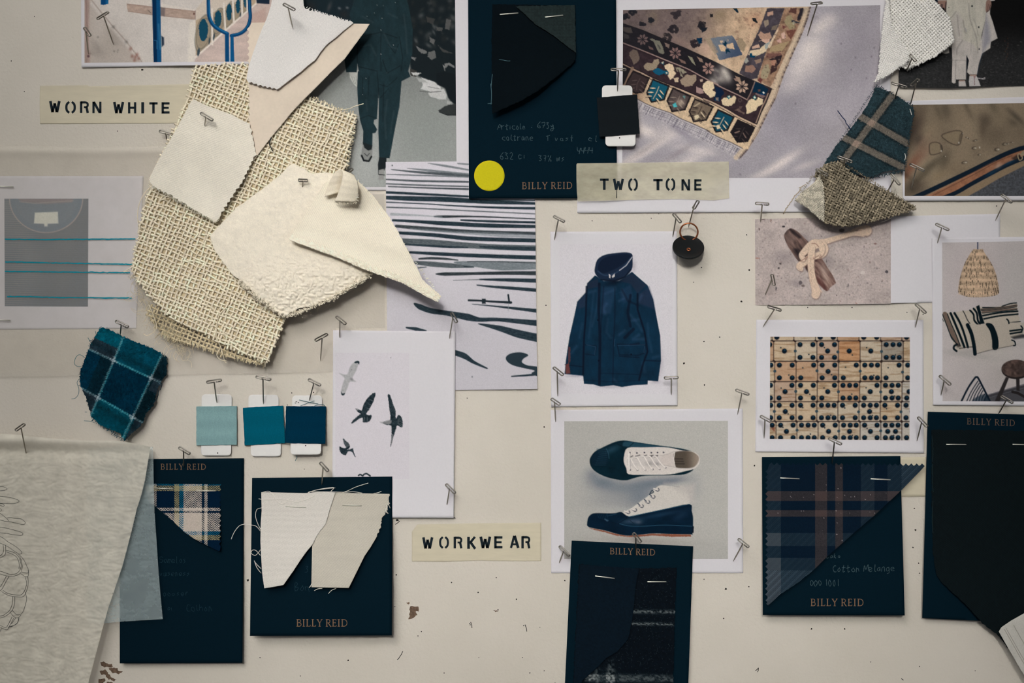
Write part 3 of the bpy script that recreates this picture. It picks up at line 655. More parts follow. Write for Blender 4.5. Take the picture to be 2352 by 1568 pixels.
wq = [(886, 372), (1228, 369), (1234, 893), (890, 898)]
print_sheet('art_print', 'black brushstroke print of rippled water with a tiny boat', wq, wq, lambda u, v: 1.1 + 1.3 * sstep(700, 890, v) * sstep(1000, 1230, u) + 0.4 * sstep(1100, 1232, u), (206, 202, 206), ink_water, 1.35)

# ---------------------------------------------------------------- striped shirt print under tracing film
def ink_shirt(k):
    U, V = k.U, k.V
    fade = sstep(115, 40, U) * .8 + .25
    st = 0.5 + 0.5 * np.sin(2 * math.pi * (V + .02 * (U - 60)) / 4.3)
    dark = np.array((78, 88, 106.)); lt = np.array((140, 138, 142.))
    k.C[:] = dark + (lt - dark) * (st ** 1.5 * fade * .75)[:, None]
    k.C[:] += (np.array((92, 94, 104.)) - k.C) * (sstep(60, 140, U) * .5)[:, None]
    nk = [(20, 452)] + [(106 - 84 * math.cos(a), 455 + 79 * math.sin(a)) for a in np.linspace(0.02, math.pi - .02, 40)] + [(196, 452)]
    k.fill(nk, (98, 110, 130)); k.fill([(106 - 72 * math.cos(a), 455 + 66 * math.sin(a)) for a in np.linspace(0, math.pi, 30)], (104, 114, 132), 3)
    k.line(nk[1:-1], 2.4, (170, 156, 152), .9, 1.8)
    k.fill([(40, 455), (170, 455), (165, 464), (105, 468), (50, 464)], (128, 116, 122), 5); k.line([(45, 463), (80, 467), (120, 464), (168, 461)], 1.6, (170, 158, 154), .7, 2)
    k.fill([(80, 488), (133, 486), (134, 513), (110, 514), (109, 520), (102, 520), (101, 514), (78, 513)], (214, 214, 200), 2.5)
    k.grain(.06, .6, 3)
sp = [(-40, 404), (330, 404), (313, 754), (-40, 757)]
print_sheet('photo_print', 'striped navy shirt print lying under the tracing film', sp, [(10, 456), (203, 456), (202, 704), (11, 703)], 0.35, (100, 104, 116), ink_shirt, 1.3)
# ---------------------------------------------------------------- rug photo
def ink_rug(k):
    U, V = k.U, k.V
    A = scaled(1420, 10, 230 / 1898); B = scaled(1640, 10, 240 / 1981); Cc = scaled(1420, 150, 240 / 1711); Dd = scaled(1600, 180, 240 / 1882); Z = scaled(1400, 0, 650 / 2038)
    # plaster floor with light falling across it
    k.C[:] = (166, 159, 164)
    k.grain(.10, .012, 4)
    for x, y, rx, ry, a, g in [(1885, 62, 26, 16, -25, .75), (1860, 110, 34, 24, -40, .8), (1835, 155, 34, 22, -45, .65), (1870, 135, 30, 40, 25, .55), (1820, 195, 30, 18, -35, .45), (1905, 45, 20, 14, 0, .5), (1460, 360, 60, 10, -32, .7), (1510, 330, 60, 10, -32, .55), (1560, 385, 70, 13, -32, .75), (1500, 395, 50, 10, -30, .6), (1480, 300, 40, 14, 20, .85), (1540, 300, 30, 18, 20, .5), (1600, 345, 50, 10, 10, .5), (1450, 270, 20, 20, 0, .8), (1800, 370, 45, 10, -32, .8), (1760, 395, 50, 9, -25, .5), (1850, 380, 30, 8, -20, .4), (1640, 385, 60, 12, -20, .4), (1950, 330, 60, 60, 0, .15)]:
        k.blob(x, y, rx, ry, (221, 209, 201), a, g)
    k.blob(1970, 110, 46, 90, (146, 138, 146), 10, .5); k.blob(1800, 270, 50, 60, (150, 143, 152), 0, .5); k.blob(1560, 350, 40, 7, (142, 132, 134), -32, .5); k.blob(1480, 345, 40, 6, (150, 140, 140), -32, .5); k.blob(1680, 375, 30, 14, (152, 146, 156), 0, .4)
    for i, (x, y) in enumerate([(1932, 100), (1965, 132), (2002, 130), (1827, 238), (1955, 160), (1700, 400), (1990, 180), (2008, 110)]): k.blob(x, y, 2, 2.6, (110, 102, 110), 0, .6)
    # rug body
    edge = B([(1870, -70), (1780, 280), (1690, 520), (1530, 870), (1330, 1330)]) + Dd([(1430, 360), (1280, 640), (1100, 1010), (930, 1280), (780, 1450)])
    L4 = [(1429, 212)] + Cc([(330, 560), (450, 625), (600, 690), (850, 775), (1000, 860), (1210, 950), (1500, 1080)]) + Dd([(180, 940), (400, 1060), (640, 1160), (830, 1260)])
    # fringe band
    fr = L4 + Dd([(830, 1330), (740, 1470)]) + Dd([(560, 1360), (300, 1220), (0, 1080)]) + Cc([(1400, 1260), (1100, 1110), (900, 1010), (600, 870), (330, 740)]) + [(1429, 240)]
    k.fill(fr, lambda u, v: np.array((176, 168, 170)) + 46 * (np.sin((u * .9 + v * .42) * 2.3) * .35 + fbm(u * .3, v * .3, 6) - .4)[:, None], 4, .85)
    k.blob(1560, 300, 26, 10, (96, 90, 110), 25, .35)
    for off, a in ((5, .8), (9, .5), (13, .75), (20, .5)):
        k.line([(x - off * .35 + 0, y + off) for x, y in L4[2:]], 1.1, (70, 66, 82), a * .6)
    rr = np.random.default_rng(9); Lp = np.array(L4)
    for i in range(230):
        t = rr.uniform(0, len(Lp) - 1.01); j = int(t); p = Lp[j] + (Lp[j + 1] - Lp[j]) * (t - j); w = rr.uniform(8, 26)
        k.line([p + (-2, 4), p + (-2 - w * .42, 4 + w * .75)], .9, [(84, 78, 92), (215, 208, 205)][i % 2], rr.uniform(.25, .7), 1.0)
    body = [(1425, 5)] + [edge[0]] + edge + list(reversed(L4)) 
    k.fill(body, (196, 170, 145), 1.6)
    # field
    L1 = [(1425, 50)] + A([(90, 355), (460, 480), (860, 650), (1290, 830), (1890, 1110)]) + B([(450, 1310), (1050, 1568)]) + [(1778, 206)]
    fld = [(1425, 0), (1770, 0)] + B([(1010, 90), (860, 470), (690, 800), (450, 1300)]) + list(reversed(L1[:-2]))
    def fc(u, v):
        w = sstep(1560, 1700, u + .5 * (v - 60)); n = fbm(u * .09, v * .09, 21)[:, None]; m = fbm(u * .35, v * .35, 22)[:, None]
        base = np.array((118, 102, 98)) * (1 - w[:, None]) + np.array((192, 164, 136)) * w[:, None]
        return base * (0.84 + .24 * n + .12 * m)
    k.fill(fld, fc, 1.5)
    k.blob(1652, 35, 18, 12, (150, 130, 104), 0, .7); k.blob(1735, 45, 22, 16, (200, 152, 122), 0, .6); k.blob(1620, 112, 16, 18, (206, 170, 150), 30, .6); k.blob(1560, 95, 25, 10, (150, 122, 112), 25, .5); k.blob(1500, 40, 12, 18, (126, 112, 94), 10, .5)
    drk = (34, 32, 36)
    for cx, cy in [(1482, 55), (1545, 68), (1612, 58), (1595, 100), (1560, 33), (1660, 20), (1735, 50)]:
        pass
    def cluster(x, y, s_, c=drk, seed=0, n=6):
        r2 = np.random.default_rng(seed)
        for i in range(n):
            a = i * 6.28 / n + r2.uniform(-.3, .3); rr_ = s_ * r2.uniform(.25, 1.15)
            k.fray([(x + rr_ * math.cos(a) + 5.4 * math.cos(b), y + rr_ * .8 * math.sin(a) + 4.6 * math.sin(b)) for b in np.linspace(0, 6.28, 9)[:-1]], c, 1.6, .35, 1.2, .92, seed + i)
    cluster(1544, 67, 10, (40, 36, 40), 1, 7); cluster(1554, 33, 11, (50, 44, 48), 2, 7); cluster(1611, 59, 11, drk, 3, 7); cluster(1596, 101, 11, (42, 36, 40), 4, 7); cluster(1475, 55, 4, (34, 32, 38), 5, 3); cluster(1495, 47, 5, (34, 34, 40), 6, 3); cluster(1436, 38, 7, (28, 28, 34), 7, 5); cluster(1452, 28, 6, (30, 30, 36), 8, 4); cluster(1535, 85, 9, (44, 40, 42), 9, 5)
    k.fray(A([(1480, 640), (1590, 630), (1590, 740), (1520, 745)]), (16, 44, 70), 1, .4); k.fray(A([(1735, 180), (1800, 180), (1800, 240), (1745, 240)]), drk, 1, .4); k.fray(A([(1560, 450), (1690, 440), (1660, 500), (1590, 530)]), (30, 32, 40), 1, .4)
    k.fray(B([(360, 80), (430, 80), (470, 150), (440, 160)]), (18, 38, 54), .8, .4); k.fray(B([(720, 260), (790, 260), (830, 350), (790, 345), (740, 310)]), (20, 26, 32), 1, .4)
    rr = np.random.default_rng(12)
    for i in range(60):
        x, y = rr.uniform(1690, 1752), rr.uniform(28, 95); k.blob(x, y, rr.uniform(1, 3), rr.uniform(1, 2.4), (120, 84, 74), 40, .4)
    for i in range(70):
        x, y = rr.uniform(1435, 1620), rr.uniform(25, 110)
        k.blob(x, y, rr.uniform(1.5, 4), rr.uniform(1, 3), [(70, 56, 56), (142, 122, 106)][i % 2], rr.uniform(0, 90), .35)
    # blue-grey medallion
    k.fray(B([(-70, 640), (340, 585), (420, 700), (540, 960), (100, 1060), (40, 930), (-20, 780)]), lambda u, v: np.array((122, 124, 134)) - 42 * sstep(1650, 1700, u + .6 * (v - 110))[:, None] * np.array((1, 1, .7)), 1.2, .4, 1.6)
    k.fray(B([(470, 640), (540, 650), (610, 780), (560, 900), (500, 860), (430, 720)]), (150, 132, 108), 1.4, .3, 2, .8)
    k.fray(A([(1640, 660), (1740, 620), (1890, 900), (1830, 960), (1720, 780)]), (160, 142, 120), 1.4, .3, 2, .7)
    for pts, c in [([(80, 770), (160, 760), (225, 810), (210, 890), (130, 890)], (208, 178, 146)), ([(240, 760), (360, 730), (390, 850), (300, 840), (240, 820)], (208, 178, 146)), ([(110, 690), (170, 690), (160, 740), (130, 740)], (205, 176, 148)), ([(150, 720), (190, 740), (215, 690), (245, 730), (225, 790), (195, 780)], (14, 46, 66)), ([(215, 860), (270, 840), (310, 910), (250, 900), (235, 935)], (14, 46, 66)), ([(260, 660), (280, 680), (260, 700)], (200, 172, 146))]:
        k.fray(B(pts), c, .9, .4)
    # side border strips
    side = B([(1010, 70), (1340, 70), (1230, 400), (1010, 830), (960, 990), (820, 1400), (690, 1430), (480, 1310), (700, 800), (860, 470)])
    k.fray(side, lambda u, v: np.array((66, 60, 66)) * (0.8 + .6 * fbm(u * .12, v * .12, 31))[:, None], 1, .3)
    for pts, c in [([(1010, 150), (1120, 130), (1130, 190), (1010, 230)], (190, 152, 130)), ([(940, 310), (1030, 290), (1040, 380), (970, 440)], (150, 134, 116)), ([(1100, 420), (1220, 380), (1180, 480), (1080, 490)], (120, 106, 92)), ([(830, 580), (880, 510), (950, 560), (1060, 530), (1100, 640), (960, 700), (880, 650)], (182, 146, 124)), ([(850, 700), (930, 660), (1060, 660), (1040, 740), (960, 730), (900, 690)], (206, 166, 146)), ([(720, 800), (850, 750), (880, 820), (730, 840)], (202, 166, 144)), ([(680, 880), (860, 850), (980, 740), (1050, 740), (980, 900), (760, 1000), (650, 960)], (214, 192, 160)), ([(960, 760), (1060, 700), (1050, 800), (970, 860)], (160, 164, 160)), ([(620, 1000), (660, 1080), (600, 1120), (570, 1080)], (160, 158, 148)), ([(760, 1060), (890, 1030), (900, 1090), (800, 1130)], (150, 124, 106)), ([(600, 1160), (740, 1150), (800, 1230), (720, 1300), (580, 1270)], (152, 118, 102)), ([(670, 930), (720, 920), (730, 970), (800, 970), (760, 1010), (680, 1000)], (12, 62, 88))]:
        k.fray(B(pts), c, 1.0, .35)
    outer = B([(1340, 70), (1790, 70), (1640, 420), (1360, 950), (1110, 1500), (1060, 1568), (820, 1420), (960, 990), (1020, 830), (1230, 400)])
    k.fray(outer, lambda u, v: np.array((150, 118, 96)) * (0.72 + .62 * fbm(u * .13, v * .13, 33))[:, None], 1, .3)
    for pts, c in [([(1200, 480), (1260, 400), (1060, 830), (1010, 810), (1150, 560)], (208, 184, 156)), ([(1380, 220), (1470, 190), (1540, 440), (1440, 480), (1330, 330)], (158, 142, 110)), ([(1640, 70), (1780, 70), (1620, 320), (1570, 300)], (42, 38, 44)), ([(1470, 290), (1640, 350), (1650, 370), (1460, 340)], (60, 58, 64)), ([(1490, 330), (1540, 330), (1540, 375), (1490, 380)], (180, 174, 150)), ([(1270, 560), (1330, 520), (1370, 640), (1290, 660)], (206, 170, 154)), ([(1190, 680), (1260, 640), (1280, 720), (1210, 730)], (200, 160, 146)), ([(1360, 500), (1480, 480), (1560, 480), (1460, 660), (1400, 600)], (116, 74, 62)), ([(1080, 800), (1330, 720), (1430, 700), (1300, 880), (1050, 900)], (170, 146, 112)), ([(1010, 930), (1250, 920), (1300, 960), (1100, 1030), (980, 1010)], (124, 88, 78)), ([(1040, 1040), (1180, 990), (1300, 960), (1250, 1100), (1190, 1180), (1180, 1060), (1060, 1060)], (46, 36, 40)), ([(960, 1150), (1030, 1130), (1060, 1250), (1000, 1420), (890, 1400), (900, 1260)], (164, 150, 122)), ([(1080, 1180), (1190, 1090), (1190, 1250), (1060, 1330)], (62, 44, 44)), ([(1080, 1070), (1180, 1040), (1150, 1160), (1090, 1150)], (176, 128, 108)), ([(860, 1380), (920, 1420), (890, 1490), (830, 1440)], (112, 64, 58)), ([(1290, 390), (1370, 430), (1310, 470)], (110, 66, 62)), ([(1450, 70), (1560, 70), (1560, 180), (1420, 150)], (92, 62, 56))]:
        k.fray(B(pts), c, 1.2, .3)
    rr = np.random.default_rng(14)
    for i in range(90):
        x, y = rr.uniform(1330, 1800), rr.uniform(80, 1500); x -= (y - 80) * .36; p = B([(x, y)])[0]; k.blob(p[0], p[1], rr.uniform(1, 2.5), rr.uniform(1, 2), [(60, 40, 42), (190, 156, 128)][i % 2], 0, .5)
    # cream selvedge
    sel = np.array(edge); k.line(sel + (-9, -3), 11, lambda u, v: np.array((200, 178, 152)) * (0.93 + .14 * fbm(u * .4, v * .4, 3))[:, None], .85, 4)
    k.line(sel + (-1.5, -.6), 1.5, (84, 72, 74), .6); k.line(sel + (-4.5, -1.6), 1.0, (92, 78, 76), .5)
    for i in range(0, 46):
        t = i / 46 * (len(sel) - 1.01); j = int(t); p = sel[j] + (sel[j + 1] - sel[j]) * (t - j)
        if rr.random() < .6: k.blob(p[0] - 2, p[1], 1.8, 2.8, (56, 48, 56), 25, .8)
    # dark band with stars
    L2 = [(1425, 95)] + A([(90, 730), (350, 830), (560, 915), (850, 1035), (1000, 1095), (1300, 1215), (1480, 1310), (1700, 1430), (1890, 1520)]) + Dd([(180, 15), (450, 160), (750, 300), (910, 385)])
    band = [(1425, 50)] + L1[1:] + Dd([(1340, 190), (1050, 60), (910, 390)]) + list(reversed(L2[:-1]))
    k.fill(band, lambda u, v: np.array((34, 31, 35)) * (0.85 + .3 * fbm(u * .2, v * .2, 41))[:, None], 1.4)
    L3 = [(1425, 142)] + A([(90, 1120), (250, 1200), (450, 1290), (640, 1390)]) + Cc([(760, 290), (1000, 380), (1240, 480), (1500, 600)]) + Dd([(130, 350), (330, 440), (560, 560), (760, 680), (1075, 830)])
    lower = list(L2) + Dd([(1050, 60), (1350, 190), (1210, 500), (1080, 810)]) + list(reversed(L3))
    k.fill(lower, lambda u, v: np.array((54, 41, 45)) * (0.78 + .44 * fbm(u * .15, v * .15, 43))[:, None], 1.4)
    def star(x, y, r, c, ang=20):
        for i in range(8):
            a = math.radians(ang + i * 45); b = .32
            k.fray([(x + .18 * r * math.cos(a), y + .18 * r * math.sin(a)), (x + .75 * r * math.cos(a - b), y + .75 * r * math.sin(a - b)), (x + 1.05 * r * math.cos(a), y + 1.05 * r * math.sin(a)), (x + .75 * r * math.cos(a + b), y + .75 * r * math.sin(a + b))], c, .5, .6, 1.1, .95, i)
    star(1476, 91, 13, (124, 102, 98)); star(1551, 122, 14, (142, 112, 106)); star(1627, 157, 14.5, (172, 134, 122)); star(1704.5, 199, 15, (196, 164, 142))
    for pts, c in [([(590, 660), (650, 645), (700, 680), (780, 690), (830, 770), (880, 920), (850, 945), (770, 920), (720, 820), (680, 720)], (122, 118, 104)), ([(1320, 975), (1410, 1010), (1470, 1160), (1400, 1110)], (142, 138, 116)), ([(560, 780), (660, 830), (670, 865), (590, 840)], (110, 88, 82)), ([(880, 725), (970, 760), (960, 830), (900, 800)], (126, 108, 98)), ([(1140, 1020), (1270, 1080), (1285, 1130), (1190, 1100)], (126, 100, 90)), ([(1490, 990), (1590, 1030), (1620, 1110), (1540, 1080)], (150, 124, 108)), ([(90, 430), (240, 440), (275, 540), (180, 540), (90, 500)], (84, 76, 70)), ([(90, 545), (200, 580), (210, 650), (110, 650)], (66, 62, 60))]:
        k.fray(A(pts), c, 1.0, .35)
    k.fill(A([(740, 760), (780, 780), (810, 850), (780, 850)]), (70, 70, 66), 2.5, .8)
    k.fray(Z([(905, 545), (940, 560), (950, 600), (915, 585)]), (166, 138, 118), .8, .4); k.fray(Dd([(670, 0), (745, 10), (720, 55), (690, 40)]), (150, 120, 108), .8, .4)
    for x, y, rx, ry, a, al in [(1652, 178, 16, 9, 40, .8), (1664, 166, 10, 17, -28, .85), (1645, 162, 9, 5, 35, .5), (1672, 178, 8, 12, -25, .6), (1640, 186, 12, 6, 30, .7)]: k.blob(x, y, rx, ry, (214, 202, 190), a, al)
    k.blob(1648, 172, 5, 10, (60, 54, 60), -28, .6)
    for q, w in ((L2, 2.6), ):
        k.line(smooth(q, 3), w, lambda u, v: np.array((168, 140, 130)) + 60 * (fbm(u * .5, v * .5, 3) - .5)[:, None], .95)
        k.line(np.array(smooth(q, 3)) + (-1, 3.2), 1.6, (36, 28, 32), .8)
    # flowers in the lower band
    for pts, c, f in [([(205, 920), (280, 845), (360, 880), (390, 960), (410, 1040), (350, 1110), (290, 1140), (260, 1060), (215, 990)], (126, 108, 95), A), ([(480, 1160), (550, 1100), (640, 1120), (680, 1050), (760, 1030), (780, 1100), (720, 1210), (640, 1250), (560, 1260), (500, 1220)], (158, 140, 118), A), ([(880, 1160), (960, 1120), (1040, 1140), (1060, 1220), (1100, 1300), (1050, 1390), (980, 1430), (940, 1360), (960, 1290), (890, 1220)], (216, 192, 160), A), ([(1080, 1190), (1180, 1200), (1300, 1290), (1230, 1320), (1240, 1400), (1190, 1360), (1160, 1300), (1100, 1260)], (150, 142, 122), A), ([(1170, 1440), (1300, 1320), (1360, 1350), (1470, 1330), (1490, 1430), (1400, 1540), (1260, 1560), (1190, 1500)], (160, 140, 120), A), ([(1050, 1400), (1150, 1380), (1140, 1470), (1080, 1480)], (200, 178, 150), A), ([(1610, 1500), (1700, 1450), (1800, 1480), (1820, 1568), (1640, 1568)], (222, 200, 168), A), ([(1545, 1430), (1600, 1420), (1600, 1460), (1560, 1465)], (190, 166, 146), A),
                      ([(110, 120), (180, 60), (290, 80), (325, 160), (290, 210), (350, 260), (330, 320), (240, 350), (200, 300), (120, 230)], (218, 196, 162), Dd), ([(440, 390), (500, 345), (560, 340), (620, 350), (680, 300), (715, 350), (690, 430), (620, 490), (530, 505), (460, 460)], (214, 192, 158), Dd), ([(920, 420), (990, 360), (1070, 390), (1110, 335), (1200, 380), (1190, 460), (1100, 510), (1060, 580), (960, 620), (890, 640), (900, 560), (880, 500)], (218, 196, 160), Dd), ([(680, 570), (760, 540), (800, 590), (880, 620), (860, 650), (760, 600)], (112, 92, 84), Dd), ([(770, 500), (830, 500), (800, 560), (760, 545)], (92, 74, 70), Dd), ([(1050, 270), (1110, 240), (1240, 330), (1180, 350), (1100, 310)], (126, 104, 102), Dd), ([(0, 150), (100, 190), (130, 260), (60, 280), (0, 250)], (170, 140, 134), Dd)]:
        k.fray(f(pts), c, 1.3, .3, 1.3)
    for pts, c, f in [([(650, 1260), (750, 1200), (850, 1250), (940, 1270), (950, 1330), (860, 1310), (780, 1350), (690, 1310)], (30, 86, 114), A), ([(880, 1270), (940, 1260), (950, 1320), (890, 1330)], (28, 84, 104), A), ([(800, 1110), (870, 1090), (860, 1150)], (28, 84, 104), A), ([(810, 1100), (860, 1085), (850, 1130)], (196, 186, 160), A), ([(895, 1285), (930, 1280), (930, 1315), (900, 1315)], (214, 204, 180), A), ([(320, 140), (450, 180), (500, 260), (450, 330), (410, 420), (300, 390), (350, 250)], (24, 34, 58), Dd), ([(330, 350), (400, 340), (410, 420), (330, 400)], (28, 64, 92), Dd), ([(340, 345), (390, 345), (395, 395), (350, 395)], (136, 118, 106), Dd), ([(550, 315), (600, 305), (620, 340), (580, 375), (550, 345)], (36, 110, 120), Dd), ([(560, 322), (595, 315), (605, 340), (580, 352)], (216, 206, 182), Dd), ([(1050, 60), (1180, 110), (1300, 200), (1240, 300), (1130, 290), (1060, 250), (1010, 260), (1020, 150)], (18, 40, 60), Dd), ([(1010, 330), (1050, 300), (1080, 350), (1050, 390), (1020, 370)], (34, 108, 118), Dd), ([(1020, 335), (1050, 315), (1070, 350), (1040, 362)], (214, 210, 190), Dd), ([(1180, 250), (1205, 230), (1230, 270), (1200, 285)], (206, 206, 196), Dd), ([(1100, 200), (1150, 190), (1160, 230), (1110, 240)], (92, 66, 62), Dd), ([(1120, 280), (1180, 270), (1250, 300), (1200, 300)], (26, 66, 112), Dd)]:
        k.fray(f(pts), c, .9, .4)
    for a, b in [((1080, 1200), (1110, 1330)), ((1130, 1240), (1170, 1320)), ((1190, 1280), (1240, 1370)), ((1060, 1250), (1090, 1280))]: k.line(A([a, b]), 2.6, (52, 40, 42), .8)
    k.line(Dd([(755, 370), (800, 365), (815, 400), (780, 425), (755, 400), (755, 370)]), 2, (98, 84, 80), .7)
    # corner piece edging
    k.line(Dd([(1050, 60), (1000, 200), (960, 290), (910, 385)]), 2.4, (150, 124, 112), .9); k.line(Dd([(1290, 270), (1240, 390), (1180, 510), (1130, 640), (1070, 800)]), 2.2, (190, 160, 136), .9); k.line(Dd([(1345, 200), (1250, 440), (1160, 620), (1085, 820)]), 2.4, (26, 22, 26), .95)
    # double line and the row of leaf tiles
    row = list(L3) + [L4[-1]] + list(reversed(L4))
    k.fill([(1425, 142)] + L3[1:] + edge[-2:-1] + list(reversed(L4[1:])) + [(1425, 212)], lambda u, v: (np.array((150, 118, 98)) + (np.array((206, 180, 148)) - np.array((150, 118, 98))) * sstep(1440, 1500, u)[:, None]) * (0.9 + .2 * fbm(u * .2, v * .2, 45))[:, None], 1.4)
    l3 = np.array(smooth(L3, 3))
    k.line(l3 + (0, -1), 1.8, (28, 22, 26), .9); k.line(l3 + (-.5, 1.8), 2.2, lambda u, v: np.array((196, 166, 144)) + 50 * (fbm(u * .5, v * .5, 8) - .6)[:, None], .95); k.line(l3 + (-1, 4.6), 1.5, (38, 30, 32), .85)
    def tile(pts, f, c, seed, leafc=(212, 188, 154), la=1.0, hatch=0):
        P_ = np.array(f(pts)); k.fray(P_, (34, 28, 30), .9, .5, 1.3, 1, seed); cen = P_.mean(0)
        k.fray(cen + (P_ - cen) * .84, c, .9, .5, 1.4, 1, seed + 1)
        top = (P_[0] + P_[1]) / 2; bot = P_[3]; ax = bot - top; pr = np.array([ax[1], -ax[0]])
        k.line([top + ax * .22, cen, top + ax * .8], 1.5, leafc, la)
        for t, sd in ((.30, 1), (.30, -1), (.48, 1), (.5, -1), (.68, 1), (.68, -1)):
            q = top + ax * t; e = pr * .32 * sd + ax * .14
            k.line([q + e * .35, q + e * .62, q + e], [1.4, 3.4, 1.6], leafc, la); k.line([q + e * .35 + ax * .06, q + e + ax * .07], 1.0, (26, 24, 28), .7 * la)
        if hatch:
            for i in range(7):
                q = top + ax * (.15 + .1 * i); k.line([q - pr * .3, q + pr * .3 + ax * .05], .8, (120, 100, 92), .4)
    tile([(240, 80), (520, 200), (420, 440), (280, 470), (90, 330)], Cc, (58, 46, 46), 1, (96, 80, 76), .8)
    tile([(560, 215), (845, 330), (760, 570), (540, 615), (455, 455)], Cc, (32, 84, 104), 3)
    tile([(890, 355), (1200, 500), (1100, 735), (875, 770), (790, 580)], Cc, (84, 72, 70), 5, (176, 160, 142), .55, 1)
    k.blob(*Cc([(1020, 610)])[0], 9, 8, (206, 186, 164), 20, .7); k.fray(Cc([(890, 640), (940, 610), (970, 680), (910, 690)]), (90, 182, 186), .8, .4); k.fray(Cc([(1055, 500), (1100, 500), (1090, 560)]), (120, 170, 165), .8, .4, 1.4, .7)
    tile([(1250, 535), (1570, 670), (1450, 905), (1230, 935), (1150, 760)], Cc, (120, 104, 88), 7, (60, 50, 46), 1)
    k.fray(Cc([(1240, 830), (1310, 800), (1330, 860), (1260, 890)]), (206, 190, 158), .8, .4); k.line(Cc([(1360, 770), (1410, 840)]), 3, (200, 180, 150)); k.line(Cc([(1250, 670), (1330, 620)]), 3, (190, 170, 140), .8)
    tile([(385, 545), (690, 690), (560, 945), (340, 980), (250, 780)], Dd, (28, 72, 92), 9)
    k.fray(Dd([(345, 850), (400, 830), (440, 890), (370, 915)]), (214, 194, 160), .7, .4)
    tile([(740, 730), (1060, 880), (930, 1140), (730, 1160), (605, 970)], Dd, (32, 28, 31), 11, (84, 70, 66), .6)
    k.line(Dd([(695, 980), (770, 950)]), 2.6, (150, 124, 110), .9); k.line(Dd([(840, 985), (885, 1065)]), 2.4, (140, 116, 104), .8)
    k.line(A([(90, 1568), (150, 1400), (270, 1210)]), 7, (150, 122, 102), .9)
    k.fill(A([(60, 1130), (240, 1215), (110, 1510), (60, 1530)]), (30, 27, 30), 1.6)
    k.line(L4, 1.3, (52, 44, 48), .8)
    k.blob(1445, 90, 45, 80, (36, 34, 38), 0, .28)
    k.grain(.10, .75, 17)
print_sheet('photo_print', 'large colour print of an old patterned rug on pale plaster', [(1320, -30), (2044, -30), (2047, 486), (1326, 489)], [(1431, 23), (2022, 12), (2020, 408), (1429, 409)], lambda u, v: 0.5 + .8 * sstep(300, 489, v), (170, 160, 165), ink_rug, 1.25)

